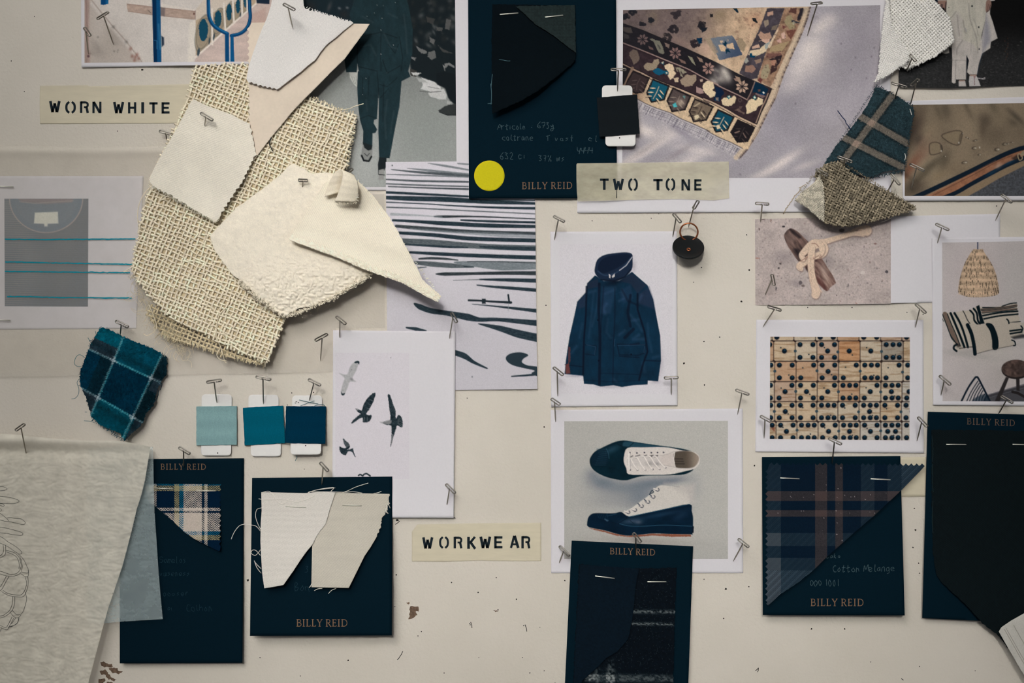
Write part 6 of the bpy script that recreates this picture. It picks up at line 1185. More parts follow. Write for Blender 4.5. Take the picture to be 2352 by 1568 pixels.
ck = [(333, 1110.5), (508, 1112)] + pinked((508, 1112), (507, 1255), 12, -4)[1:] + [(504, 1266), (472.6, 1250.6), (446, 1237), (423, 1221), (390, 1190), (355, 1161), (338, 1148)]
h2s = lambda u, v: h2(u, v) + .4 + 3.6 * sstep(1130, 1250, v)
sheet('fabric_swatch', ck, 1.0, h2s, check_c, M_dye, c2, .4)
staple(c2, (355, 1121), (398, 1122), h2s); staple(c2, (451, 1127), (495, 1127), h2s)
serif_text(c2, 'BILLY REID', 369, 473, 1078, 1078, 13, lambda u, v: h2(u, v) + .06, M_copper_ink)
scribble(c2, hand('Somelos', 366, 1278, 14) + hand('vuseness', 366, 1310, 12, .95) + hand('oooser', 374, 1356, 12, 1.1) + hand('oi', 384, 1390, 11) + hand('Colhon', 428, 1388, 15, .9), lambda u, v: h2(u, v) + .06, M_pencil_faint, 1.1)

# --- two white cloths
h3 = lambda u, v: 3.4 + 9.2 * sstep(1100, 1460, v) 
c3 = card('swatch_card', 'navy card holding two off-white cloth swatches side by side', [(579, 1097), (901, 1094), (900, 1459), (574, 1460)], h3)
def h3r(u, v): return h3(u, v) + .4 + 5.0 * sstep(1180, 1350, v) + 1.3 * sstep(740, 800, u) * sstep(1150, 1200, v)
def h3l(u, v): return h3(u, v) + 1.2 + 6.5 * sstep(1190, 1350, v) + .9 * np.sin(v * .085 + u * .01) * sstep(1170, 1230, v) * .5
rs = [(735, 1131), (770, 1131), (895, 1134)] + ragged((895, 1134), (893, 1149), 3, 1.2) + ragged((893, 1149), (878, 1194), 3, 1.8) + ragged((878, 1194), (866, 1231), 3, 1.4) + [(866, 1231), (852, 1255), (837.6, 1276), (801, 1350), (760, 1349), (715, 1348), (717, 1249), (716, 1200)]
sheet('fabric_swatch', rs, 2.0, h3r, lambda u, v: np.array((198, 191, 176)) * (0.96 + .03 * (np.sin(u * 2.2 + v * 2.2)) + .05 * (fbm(u * .02, v * .09, 105) - .5))[:, None], M_dye, c3, .4)['label'] = 'right beige-white cloth swatch'
ls = [(600, 1130), (650, 1131), (700, 1132), (740, 1129), (770, 1131), (767, 1141), (760, 1162), (754, 1182), (748, 1203), (737, 1217), (727, 1231), (718, 1250), (703, 1268), (690, 1286), (674, 1310.6), (651, 1343), (630, 1347), (607, 1350.5), (604, 1330), (602, 1315), (600, 1280), (598, 1243), (599, 1200), (601, 1172)]
sheet('fabric_swatch', ls, 2.0, lambda u, v: h3l(u, v) + .09 * np.sin(v * .5 + 5 * fbm(u * .02, v * .05, 8)) * sstep(1150, 1180, v) + .3 * fbm(u * .02, v * .16, 6, 3), lambda u, v: np.array((212, 206, 196)) * (0.97 + .02 * np.sin(u * 2.4 - v * 1.2))[:, None], M_dye, c3, .4)['label'] = 'left bright white cloth swatch'
staple(c3, (656, 1162.5), (703, 1165), h3l); staple(c3, (787, 1159.5), (831, 1161), h3r)
serif_text(c3, 'BILLY REID', 681, 797, 1438, 1438, 16, lambda u, v: h3(u, v) + .06, M_copper_ink)
scribble(c3, hand('3', 700, 1299, 15) + hand('Bon', 675, 1338, 19, .85) + hand('19', 700, 1266, 16) if False else hand('3', 700, 1299, 15) + hand('Bon', 675, 1338, 19, .85), lambda u, v: h3(u, v) + .06, M_pencil_faint, 1.2)
threads(c3, 'loose_threads', [[(601, 1131), (618, 1128), (630, 1140), (636, 1150), (648, 1157), (659, 1151), (668, 1142)], [(594, 1145), (610, 1147), (650, 1146), (680, 1152), (702, 1147), (722, 1138)], [(704, 1133), (722, 1126), (750, 1122), (770, 1120)], [(708, 1130), (735, 1123), (766, 1119), (760, 1128)], [(715, 1129), (745, 1129), (790, 1130), (812, 1129), (832, 1132)], [(787, 1131), (800, 1126), (820, 1117), (846, 1109)], [(858, 1133), (868, 1131), (876, 1128)],
    [(601, 1166), (590, 1170), (587, 1185), (592, 1202), (599, 1216)], [(598, 1219), (588, 1208), (574, 1205), (560, 1204), (549, 1208), (538, 1222), (531, 1238)], [(598, 1275), (588, 1264), (580, 1263), (577, 1270), (586, 1275), (594, 1268), (598, 1262)], [(600, 1316), (590, 1303), (584, 1287)], [(600, 1306), (592, 1298), (585, 1290)], [(722, 1356), (730, 1352), (740, 1351)], [(754, 1363), (762, 1355), (772, 1351)], [(716, 1340), (713, 1346), (710, 1349)]], lambda u, v: np.maximum(h3(u, v) + .6, np.where((u > 598) & (u < 770), h3l(u, v), 0)), .75, (214, 208, 198))
fringe(c3, 'frayed_edge', (892, 1150), (884, 1178), 14, 10, lambda u, v: h3r(u, v), .8, (208, 202, 190), (.35, 1), .3)

# --- dark wool, bottom centre
h4 = lambda u, v: 2.2 + 2.4 * sstep(1250, 1560, v)
c4 = card('swatch_card', 'narrow navy card with black wool swatch, below the shoe print', [(1313, 1241), (1592, 1254), (1580, 1600), (1296, 1600)], h4)
def wool_c(u, v):
    n = fbm(u * .35, v * .35, 111); b = np.array((11, 16, 22)) * (0.7 + .6 * n)[:, None]
    def bandm(y0, w): return np.exp(-((v - y0 - .01 * (u - 1454)) / w) ** 2) * sstep(.35, .6, fbm(u * .25, v * .5, 112)) * (u > 1452)
    m = np.clip(bandm(1404, 4.0) + bandm(1432, 3.2), 0, 1) * .75
    m2 = np.exp(-((v - 1556 - .01 * (u - 1345)) / 9.0) ** 4) * (0.25 + .75 * sstep(.35, .65, fbm(u * .2, v * .35, 113))) * sstep(1340, 1346, u) * (0.45 + .55 * (0.5 + .5 * np.sign(np.sin((u - 1352) * .155))) * (u < 1425) + .1)
    m3 = sstep(1500, 1550, v) * sstep(.45, .65, fbm(u * .2, v * .2, 114)) * (np.exp(-((u - 1403) / 9.0) ** 2) + .6 * np.exp(-((u - 1372) / 7.0) ** 2))
    m = np.clip(m + m2 + m3 * .7, 0, 1)[:, None]
    return b * (1 - m) + np.array((138, 142, 140)) * m
wp = rag_poly([(1330, 1294), (1400, 1302), (1468, 1305), (1554, 1303), (1549, 1440), (1545, 1600), (1315, 1600)], 4, .8)
h4s = lambda u, v: h4(u, v) + .5 + 1.0 * sstep(1320, 1420, v)
sheet('fabric_swatch', wp, 1.8, lambda u, v: h4s(u, v) + .3 * fbm(u * .3, v * .3, 115), wool_c, M_dye, c4, .6)
hp = [(1332, 1296), (1398, 1301), (1468, 1306), (1464, 1325), (1460, 1347), (1456, 1390), (1452, 1425), (1443, 1467), (1432, 1480), (1416, 1498), (1392, 1511), (1375, 1530), (1340, 1560), (1318, 1600), (1316, 1600)]
sheet('top_swatch', hp, 2.2, lambda u, v: h4s(u, v) + 1.6 + .2 * fbm(u * .4, v * .4, 116), lambda u, v: np.array((13, 22, 31)) * (0.75 + .5 * fbm(u * .4, v * .4, 117))[:, None], M_dye, c4, .5)
staple(c4, (1367, 1322), (1411.5, 1328), lambda u, v: h4s(u, v) + 1.8); staple(c4, (1487, 1335.5), (1530, 1335.5), lambda u, v: h4s(u, v) + .3)
serif_text(c4, 'BILLY REID', 1401, 1504, 1272, 1275, 14, lambda u, v: h4(u, v) + .06, M_copper_ink)
fuzz(c4, 'wool_fuzz', wp, 900, 4, h4s, .35, lambda x, y: (40, 48, 54), 10)

# --- plaid with pinked edges
h5 = lambda u, v: 2.2 + 7.6 * sstep(1080, 1412, v)
c5 = card('swatch_card', 'square navy card with large diagonal-cut plaid swatch', [(1750, 1049), (2068, 1047), (2078, 1413), (1752, 1412)], h5)
def plaid_c(u, v):
    tw = 0.5 + .5 * np.sin((u + v) * 1.55 / 1.0); b = np.array((12, 24, 38.)); gr = np.array((70, 73, 79.)); brn = np.array((60, 52, 51.))
    def st(t, a, b_): return ((t > a) & (t < b_)).astype(float)
    gv = st(u, 1750, 1793) + st(u, 1977, 2009) + st(u, 2039, 2071); bv = st(u, 1872.6, 1900) + st(u, 1919, 1936.5); gh = st(v, 1224, 1253.6) + st(v, 1281, 1309); bh = st(v, 1128, 1150.5) + st(v, 1170.6, 1185.5)
    lv = np.clip(st(u, 2071, 2300) + st(v, 1309, 1500), 0, 1)
    grn = fbm(u * .9, v * .9, 121)[:, None]
    f = lambda a: a[:, None]
    lt = sstep(.45, .8, tw)
    C = np.tile(b, (len(u), 1)) * (0.85 + .3 * grn)
    C = C + f((gh + gv) * .5 * (0.35 + .8 * lt)) * (gr - b) * .85
    C = C + f(np.clip(gv * gh, 0, 1)) * (gr - C) * .75
    C = C + f(lv * lt * .75) * (np.array((128, 132, 140)) - b) * .7
    bb = np.clip(bv + bh, 0, 1); C = C * (1 - f(bb * .72)) + f(bb * .72) * brn * (0.75 + .5 * grn)
    both = bv * bh; C = C + f(both) * (np.array((84, 68, 64)) - C) * .7
    C = C * (1 - f(gv * bh) * .35) + f(gv * bh) * .35 * np.array((88, 75, 74))
    sp = sstep(.88, .92, vnoise(u * .45, v * .45, 122)) * sstep(.72, .85, vnoise(u * .21, v * .21, 124)) * bb
    C = C + f(sp) * (np.array((170, 160, 158)) - C)
    return C
pk = pinked((1766, 1068), (2124, 1070), 12.3, 6)[:-1] + [(2124, 1070)] + [(2071, 1125), (2010, 1182), (1960, 1225), (1900, 1278), (1870, 1308), (1830, 1340), (1790, 1366), (1764, 1390), (1760, 1386)] + pinked((1764, 1384), (1764, 1076), 13, 6)
h5s = lambda u, v: h5(u, v) + .4 + 3.2 * sstep(.6, 1.02, (v - 1068) / 322 + (u - 1764) / 360)
sheet('fabric_swatch', pk, 1.25, h5s, plaid_c, M_dye, c5, .45)
staple(c5, (1791.6, 1097), (1836, 1099), h5s); staple(c5, (1999.5, 1099), (2045, 1101.5), h5s)
serif_text(c5, 'BILLY REID', 1862, 1983, 1391, 1391, 16, lambda u, v: h5(u, v) + .06, M_copper_ink)
scribble(c5, hand('Laka', 1898, 1271, 10, 1.1) + hand('Cotton', 1912, 1298, 15, .92) + hand('Melange', 1984, 1296, 16, .85) + hand('000 1001', 1860, 1330, 15, .8), lambda u, v: h5(u, v) + .06, M_pencil, 1.2)

# --- big black swatch, right edge
h6 = lambda u, v: 2.4 + 3.6 * sstep(1000, 1430, v)
c6 = card('swatch_card', 'large navy card with big black twill swatch, at right edge', [(2131, 945), (2400, 953), (2400, 1433), (2118, 1419)], h6)
tp = [(2139, 987), (2250, 987), (2400, 990), (2400, 1600), (2360, 1545), (2292, 1458), (2270, 1442), (2254, 1428), (2215, 1385), (2164, 1339), (2150, 1318), (2143, 1270), (2140, 1180)]
h6s = lambda u, v: h6(u, v) + .5 + 5 * sstep(1240, 1460, v)
sheet('fabric_swatch', rag_poly(tp, 5, .7), 1.6, lambda u, v: h6s(u, v) + .05 * np.sin(u * 1.1 + v * 1.9 + 3 * np.sin(v * .12 - u * .02)), lambda u, v: np.array((15, 21, 23)) * (0.5 + .75 * (0.5 + .5 * np.sin(u * .9 + v * 1.6 + 2.5 * np.sin(v * .1 - u * .03))) + .3 * fbm(u * .2, v * .2, 131))[:, None], M_dye, c6, .6)
staple(c6, (2173, 1020), (2219, 1020.5), h6s); staple(c6, (2325.5, 1020), (2372, 1021), h6s)
serif_text(c6, 'BILLY REID', 2221, 2331, 974, 978, 14, lambda u, v: h6(u, v) + .06, material('dull_copper_ink', (104, 84, 70), .6, .15, noise=.3, nscale=600))
threads(c6, 'edge_threads', [[(2141, 1000), (2143, 1030), (2142, 1060)], [(2142, 1065), (2141, 1100), (2144, 1130)], [(2143, 1150), (2141, 1190), (2143, 1225)]], lambda u, v: h6s(u, v) + .1, .5, (44, 56, 58), wav=.5)

# --- folded pale cloth, bottom right corner
pc_ = thing('cloth_label', 'folded pale cotton piece at the bottom right corner', 'fabric swatch', P(2340, 1500, 12))
hp_ = lambda u, v: 14.0 + 2.2 * sstep(40, 0, dist_poly([(2294, 1450), (2352, 1552), (2390, 1610)], u, v, False)) + 1.2 * fbm(u * .05, v * .05, 133)
sheet('cloth', [(2294, 1450), (2300, 1440), (2322, 1425), (2352, 1408), (2420, 1376), (2420, 1660), (2385, 1602), (2352, 1550), (2318, 1492)], 3, hp_, lambda u, v: np.array((196, 192, 182)) * (0.94 + .1 * fbm(u * .06, v * .03, 134))[:, None], M_dye, pc_, .9)
mb = MB()
for d in (13, 17, 34):
    mb.tube(P(*(np.array(smooth([(2294 + d, 1450 - d * .45), (2352 + d, 1552 - d * .45), (2400 + d, 1630 - d * .45)], 8)).T), hp_(*(np.array(smooth([(2294 + d, 1450 - d * .45), (2352 + d, 1552 - d * .45), (2400 + d, 1630 - d * .45)], 8)).T)) + .05), 1.0 * S, 5, alb((176, 170, 160)))
mb.build('hem_stitching', M_thread, pc_)

# ================================================================== stencilled tapes
def tape(label, poly, h, letters, mat, th=.12):
    c = np.mean(poly, 0); t = thing('stencilled_tape', label, 'label', P(c[0], c[1], .1), 'stencilled tape labels')
    sheet('tape', poly, 4, h, None, mat, t, th)
    stencil_text(t, letters, lambda u, v: hval(h, u, v) + .06)
    return t
M_tape = material('cream_masking_tape', (201, 191, 166), .6, .2, noise=.05, nscale=160, bump=.25, bscale=500, stretch=(.35, 1, 1.6))
tape('cream tape stencilled WORN WHITE', [(92, 197), (200, 195.5), (206, 198), (300, 196), (440, 193), (436, 283), (92, 285), (91, 240)], lambda u, v: .16 + .3 * sstep(206, 196, v), [('W', 113, 139, 232, 257.6), ('O', 150, 174, 234, 259), ('R', 183.7, 204, 233, 259.5), ('N', 212, 233, 233.4, 259.8), ('W', 260, 285, 234, 260), ('H', 294, 313, 234.5, 260.4), ('I', 324.5, 331, 234.5, 260.4), ('T', 343, 362, 234.7, 260.6), ('E', 371, 389.5, 234.7, 260.7)], M_tape)
tape('cream tape stencilled WORKWEAR', [(946, 1221), (958, 1204), (1010, 1203), (1100, 1201), (1243, 1200), (1243, 1288), (1180, 1288.5), (1100, 1287), (1020, 1290), (946, 1289)], .16, [('W', 970, 995, 1233.6, 1259.5), ('O', 1008.7, 1031, 1233, 1258), ('R', 1042, 1062, 1232.5, 1259), ('K', 1073, 1094, 1232.5, 1260), ('W', 1101.6, 1128, 1232, 1258.5), ('E', 1135, 1154, 1231, 1259), ('A', 1171, 1193, 1230, 1258), ('R', 1197.6, 1218, 1231, 1259)], M_tape)
M_tape2 = material('translucent_tape', (206, 198, 172), .6, .2, noise=.04, nscale=160, bump=.2, bscale=500, alpha=(.45, .74, 50), stretch=(.6, 1, 1.2))
tape('translucent cream tape stencilled TWO TONE', [(1324, 378), (1326, 375), (1500, 373), (1674, 371), (1675, 455), (1640, 460), (1560, 457), (1450, 459), (1327, 463), (1325, 440), (1324, 410)], lambda u, v: 4.15 - 2.1 * sstep(1405, 1445, u), [('T', 1378, 1398, 410, 436), ('W', 1408, 1433, 410.5, 436), ('O', 1443, 1465, 410.5, 437), ('T', 1500.5, 1522, 411, 437), ('O', 1529, 1551, 410.5, 436.5), ('N', 1565, 1585, 411.5, 437.5), ('E', 1594.5, 1611.5, 411.5, 437.5)], M_tape2, 0)
tag(sheet('blank_tape', [(2060, 1050), (2127, 1049), (2130, 1140), (2066, 1141)], 8, .4, None, M_tape, None, .15), 'short blank cream tape behind the plaid swatch corner', 'tape')

# ================================================================== colour chips
def chip(label, tab_t, sq, tab_b, c, h, hole=None, wrap=True):
    ctr = np.mean(sq, 0); t = thing('colour_chip', label, 'colour chip', P(ctr[0], ctr[1], .4), 'fabric colour chips')
    (a0, b0, a1, b1), (d0, e0, d1, e1) = tab_t, tab_b
    sk = (np.array(tab_b[:1] + (0,)) - np.array(tab_t[:1] + (0,)))[0]
    def rr(x0, y0, x1, y1, top, r=9):
        o = []
        if top:
            o += [(x0, y1)] + [(x0 + r - r * math.cos(a), y0 + r - r * math.sin(a)) for a in np.linspace(0, math.pi / 2, 6)] + [(x1 - r + r * math.sin(a), y0 + r - r * math.cos(a)) for a in np.linspace(0, math.pi / 2, 6)] + [(x1, y1)]
        else:
            o += [(x1, y0)] + [(x1 - r + r * math.cos(a), y1 - r + r * math.sin(a)) for a in np.linspace(0, math.pi / 2, 6)] + [(x0 + r - r * math.sin(a), y1 - r + r * math.cos(a)) for a in np.linspace(0, math.pi / 2, 6)] + [(x0, y0)]
        return o
    body = rr(a0, b0, a1, (b0 + e1) / 2, True) + rr(d0, (b0 + e1) / 2, d1, e1, False)
    M = M_chipcard
    sheet('backing_card', body, 3, h, None, M, t, .7)
    cx, cy = ctr
    def hs(u, v): return hval(h, u, v) + .75
    sheet('fabric_wrap', rag_poly(sq, 6, .22), 2, hs, lambda u, v: np.array(c) * (0.97 + .06 * (fbm(u * .6, v * .12, 141) - .5) + .02 * np.sin(v * 3))[:, None], M_dye, t, 1.3)
    if hole:
        mb = MB(); n = 8; a = np.arange(n) * 2 * math.pi / n
        mb.add(np.concatenate([P(hole[0] + 1.6 * np.cos(a), hole[1] + 1.6 * np.sin(a), h + .06 if not callable(h) else h(hole[0], hole[1]) + .06)]), None, None)
        mb.t = [np.array([(0, i + 1, i) for i in range(1, n - 1)])]
        mb.build('punched_hole', material_hole, t, False)
    return t
M_chipcard = material('white_chip_card', (214, 211, 206), .7, .12, noise=.02, nscale=500)
material_hole = material('dark_hole', (40, 36, 34), .9, .02)
chip('pale blue colour chip, first of the three in a row', (463, 905, 533, 960), [(451, 933), (544, 932), (544, 1021), (451, 1023)], (461.5, 1000, 531, 1046), (142, 168, 168), lambda u, v: 1.3 + 1.2 * sstep(940, 1045, v), (500, 1040))
chip('teal blue colour chip, middle of the three in a row', (570.6, 906, 640, 960), [(557.7, 936), (650.4, 931), (655, 1017.5), (561.8, 1023)], (576, 1000, 645.6, 1048), (4, 90, 110), lambda u, v: 1.3 + 1.0 * sstep(940, 1045, v))
ch3 = chip('dark blue colour chip, third of the three in a row', (671, 907.6, 740, 960), [(657, 932.5), (748.8, 932.5), (747.4, 1019), (654, 1017)], (667, 1000, 737.5, 1044), (2, 44, 66), lambda u, v: 2.2 + 5.0 * sstep(930, 1044, v), (702, 1023))
threads(ch3, 'loose_threads', [[(687, 918), (700, 921), (718, 925), (731, 927)], [(690, 932), (705, 926), (722, 920)], [(722, 932), (738, 928), (747, 932)], [(680, 1046), (682, 1050), (678, 1058)]], (3.4, 3.4), .6, (60, 104, 112))
mb = MB()
for x, y in [(681, 922), (686, 924), (679, 925)]: mb.ribbon([(x - 2, y), (x + 1, y + .5)], 1.6, 2.4)
mb.build('pin_marks', material_hole, ch3, False)
chip('black colour chip on a single pin beside the rug print', (1382.6, 196, 1452.5, 250), [(1370.5, 224), (1463.6, 216.5), (1469.4, 307), (1377, 314)], (1390.6, 290, 1460, 336), (24, 27, 30), lambda u, v: 5.2 + 1.2 * sstep(230, 330, v), (1423, 316.5))
# ================================================================== tracing film and tissue
M_film = material('tracing_film', (208, 200, 186), .6, .15, noise=.03, nscale=60, alpha=(.22, .30, 20))
fh = lambda u, v: 1.4 + 3.4 * np.exp(-((v - 345) / 12.0) ** 2) + 2.0 * sstep(420, 345, v) + 1.3 * sstep(760, 862, v) * sstep(780, 740, u) - .3 * sstep(740, 800, u) + .5 * fbm(u * .006, v * .01, 151)
film = thing('tracing_film', 'wide sheet of tracing film with teal lines at the left', 'tracing film', P(420, 600, 1))
sheet('film', [(-60, 335), (200, 338), (400, 336), (776, 340), (776, 446), (883, 446), (884, 752), (772, 754), (766, 854), (400, 860), (200, 862), (-60, 866)], 7, fh, None, M_film, film, 0)
mb = MB()
for l in [[(11, 549), (100, 550), (200, 549), (311, 548.5)], [(12, 601), (100, 603), (200, 605), (304, 607)], [(11, 623), (100, 624), (200, 625), (299, 626)], [(16, 681), (60, 681), (140, 683), (303, 684)]]:
    q = smooth(l, 24); mb.ribbon(q + np.stack([np.zeros(len(q)), rng.normal(0, .35, len(q))], -1), 3.0 + rng.normal(0, .35, len(q)), lambda u, v: fh(u, v) + .07)
mb.build('drawn_lines', material('teal_marker', (12, 138, 156), .6, .1, noise=.15, nscale=700), film, False)
staple(film, (-14, 427.5), (30, 429), lambda u, v: fh(u, v) + .2); staple(film, (-14, 734.5), (23, 735.5), lambda u, v: fh(u, v) + .2)

def crumple(u, v, s=1.0, seed=0):
    w = fbm(u * .012 + v * .004, v * .02, 160 + seed, 3); x = u * .030 - v * .010 + w * 3.0; y = v * .062 + w * 2.6 + u * .014
    r = 1 - np.abs(2 * fbm(x, y, 161 + seed, 4) - 1) * 2.2
    r2 = 1 - np.abs(2 * vnoise(x * 3.1, y * 2.7, 171 + seed) - 1) * 1.6
    return s * (.46 * r + .36 * r2 + .26 * fbm(u * .11, v * .15, 166 + seed, 3))
M_tissue = material('tissue_paper', (214, 208, 192), .8, .08, noise=.05, nscale=120, bump=.25, bscale=420, alpha=(.60, .78, 60))
M_tissue2 = material('thin_tissue_paper', (190, 206, 206), .8, .08, alpha=(.30, .40, 60))
t2h = lambda u, v: 8.2 + 1.6 * sstep(1050, 1420, v) + crumple(u, v, .9, 3)
t2 = thing('tissue_sheet', 'thin grey tissue strip over the herringbone check card', 'tissue paper', P(300, 1250, 7))
sheet('tissue', [(200, 1030), (300, 1024), (351, 1026), (352, 1053), (353, 1110), (355, 1177), (359, 1235), (362.6, 1290), (368, 1360), (374, 1421.5), (330, 1424), (279, 1427), (236.6, 1431), (200, 1432)], 2.4, t2h, None, M_tissue2, t2, 0)
t1 = thing('tissue_sheet', 'large crumpled tissue sheet with pencil drawing, bottom left', 'tissue paper', P(100, 1300, 10))
edge_u = lambda v: np.interp(v, [1026, 1053, 1100, 1169, 1270, 1328, 1398, 1491, 1600], [345, 341, 333.5, 314, 289, 271.5, 248, 223, 190])
def t1h(u, v):
    return 11.4 + 5.0 * np.exp(-((v - 1008 - .02 * u) / 16.0) ** 2) - 2.4 * np.exp(-((v - 1036 - .03 * u) / 14.0) ** 2) * sstep(320, 120, u) + crumple(u, v, 1.15) * sstep(1000, 1060, v) + 1.6 * sstep(60, 0, edge_u(v) - u)
sheet('tissue', [(-60, 992), (40, 998), (80, 1003), (130, 1007), (194, 1012), (245, 1012), (287, 1014), (320, 1020), (345, 1026), (341, 1053), (333.5, 1099.6), (325, 1135), (314, 1169), (302, 1220), (289, 1270), (281, 1300), (271.5, 1328), (260, 1363), (248, 1398), (235, 1445), (223, 1491), (210, 1540), (194, 1600), (-60, 1600)], 2.2, t1h, None, M_tissue, t1, 0)
Z = scaled(0, 1060, 180 / 556)
dl = []
for l in [[(-40, 175), (0, 174), (30, 180), (50, 192), (30, 203), (0, 206), (-40, 206)], [(-40, 246), (0, 245), (60, 252), (110, 264), (136, 280), (100, 297), (50, 296), (0, 294)], [(0, 297), (20, 300), (30, 310), (20, 316), (0, 308)], [(0, 332), (10, 340), (6, 350), (-10, 350)], [(-20, 350), (20, 380), (50, 405), (58, 420), (45, 424), (0, 412), (-20, 400)],
          [(50, 398), (80, 396), (105, 402), (150, 406), (178, 430), (165, 446), (120, 436), (60, 424)], [(-30, 462), (30, 468), (90, 482), (150, 500), (162, 512), (150, 522), (100, 518), (40, 508), (-30, 500)], [(-20, 520), (20, 540), (60, 570), (110, 600), (145, 630), (155, 645), (140, 655), (110, 640), (60, 605), (20, 585), (-20, 570)],
          [(38, 590), (40, 640), (30, 665), (0, 682)], [(22, 590), (25, 630), (15, 655), (-5, 670)], [(45, 630), (90, 640), (130, 670), (148, 720), (145, 760), (120, 790), (80, 800), (30, 785), (0, 775)], [(45, 640), (85, 655), (120, 680), (136, 725), (134, 760)], [(130, 655), (165, 690), (190, 740), (200, 765), (195, 790), (150, 780)], [(140, 670), (150, 700), (158, 740), (152, 775)],
          [(0, 795), (40, 808), (90, 812), (130, 800), (150, 785)], [(150, 795), (180, 815), (200, 808), (203, 770)], [(45, 810), (25, 850), (0, 890)], [(62, 815), (40, 855), (15, 900), (0, 915)], [(180, 820), (188, 860), (180, 900), (155, 940), (120, 945), (60, 935), (20, 912)], [(196, 815), (200, 860), (190, 910), (165, 955), (120, 958), (60, 948), (10, 920)],
          [(90, 955), (88, 1000), (70, 1050), (30, 1085), (0, 1095)], [(104, 958), (102, 1010), (85, 1055), (40, 1095), (0, 1108)], [(180, 925), (188, 975), (175, 1030), (155, 1075), (120, 1085), (85, 1052)], [(70, 1065), (100, 1100), (130, 1105), (150, 1085)], [(85, 1100), (60, 1150), (40, 1175), (0, 1160)], [(98, 1108), (70, 1160), (48, 1192), (0, 1172)], [(130, 1105), (125, 1140), (90, 1165), (55, 1175)], [(110, 1110), (80, 1150)], [(135, 1108), (118, 1150), (60, 1172)], [(10, 1180), (0, 1205)]]:
    dl.append(Z(l))
mbd = MB()
for l in dl:
    q = smooth(l, 6); mbd.ribbon(q, .95, lambda u, v: t1h(u, v) + .22)
mbd.build('pencil_drawing', material('graphite_line', (82, 84, 80), .7, .1, noise=.2, nscale=500), t1, False)

# ================================================================== pale swatches, upper left
CR = np.array((231, 219, 194.))
def yarn_c(base, var=16, seed=0):
    base = np.asarray(base, float)
    return lambda kind, i, u, v: base + var * 2 * (fbm(u * .10 + kind * 31 + i * 1.7, v * .10, 181 + seed, 2) - .5)[:, None] * np.array((1, 1, .9))
bh = lambda u, v: 9.0 + 2.4 * sstep(600, 720, v) - 2.2 * sstep(330, 200, v) + 1.2 * np.sin(u * .018 + v * .006) + 2.0 * sstep(740, 830, v) + 1.0 * fbm(u * .012, v * .012, 182)
bp = [(446, 152), (520, 146), (590, 146), (640, 180), (700, 220), (745, 238), (772, 247), (818, 265), (813, 295), (803, 340), (795, 390), (790, 440), (740, 560), (690, 650), (664, 715), (650, 752), (638, 780), (613, 833), (590, 826), (560, 815), (520, 797), (470, 768), (440, 756), (410, 742), (380, 720), (350, 690), (322, 655), (303, 628), (304, 600), (312, 560), (322, 510), (338, 450), (352, 400), (372, 350), (400, 290), (428, 232)]
bl = thing('burlap_swatch', 'large cream burlap swatch, loosely woven, lowest of the pale pile', 'fabric swatch', P(560, 500, 6), 'pale cloth swatches in the upper left')
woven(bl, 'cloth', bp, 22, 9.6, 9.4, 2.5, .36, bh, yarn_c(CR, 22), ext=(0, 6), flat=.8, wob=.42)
bp2 = [(p[0] + (560 - p[0]) * .012, p[1] + (500 - p[1]) * .012) for p in bp]
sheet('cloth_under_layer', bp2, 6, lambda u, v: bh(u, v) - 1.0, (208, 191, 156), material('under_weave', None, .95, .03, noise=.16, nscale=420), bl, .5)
lp_ = [(345, 700), (385, 705), (480, 760), (600, 815), (612, 836), (580, 832), (520, 820), (460, 798), (400, 780), (372, 768), (352, 745), (335, 720)]
woven(bl, 'folded_layer', lp_, 22, 9.6, 9.4, 2.4, .36, lambda u, v: bh(u, v) - 3.4, yarn_c((206, 190, 156), 16), ext=(0, 6), flat=.75)
# stray fuzz at the left edge of the burlap and along its fold
fz = MB()
for i in range(520):
    t = rng.uniform(0, 1); u0 = 305 + 120 * t + rng.normal(0, 8); v0 = 640 + 150 * t + rng.normal(0, 22)
    if inside(bp, np.array([u0 + 14]), np.array([v0 - 14]))[0] and rng.random() < .6: continue
    a = rng.uniform(0, 6.28); L = rng.uniform(8, 26); k = rng.normal(0, .8, 3)
    s_ = np.linspace(0, 1, 5); ang = a + k[0] * s_ * 2
    q = np.stack([u0 + L * s_ * np.cos(ang), v0 + L * s_ * np.sin(ang)], -1)
    fz.tube(P(q[:, 0], q[:, 1], 7.5 + 2.5 * s_ * rng.uniform(0, 1)), .42 * S, 3, np.tile(alb((214, 202, 172)), (5, 1)), caps=False)
o = fz.build('stray_fibres', M_thread, bl); o['kind'] = 'stuff'
fuzz(bl, 'yarn_fuzz', bp, 4500, 7, bh, .3, (226, 214, 188), 6)
fringe(bl, 'frayed_edge', (303, 632), (612, 834), 95, 9, bh, .75, (226, 214, 186), (-.45, 1), .35)
fringe(bl, 'frayed_edge', (365, 765), (608, 836), 85, 12, lambda u, v: bh(u, v) - 3, .75, (212, 198, 166), (-.1, 1), .3)
fringe(bl, 'frayed_edge', (350, 410), (302, 625), 60, 6, bh, .7, (224, 212, 184), (-1, .3), .4)
fringe(bl, 'frayed_edge', (702, 221), (818, 266), 40, 7, bh, .75, (222, 208, 178), (.3, -1), .4)
fringe(bl, 'frayed_edge', (818, 266), (796, 390), 40, 5, bh, .7, (222, 208, 178), (1, .1), .4)
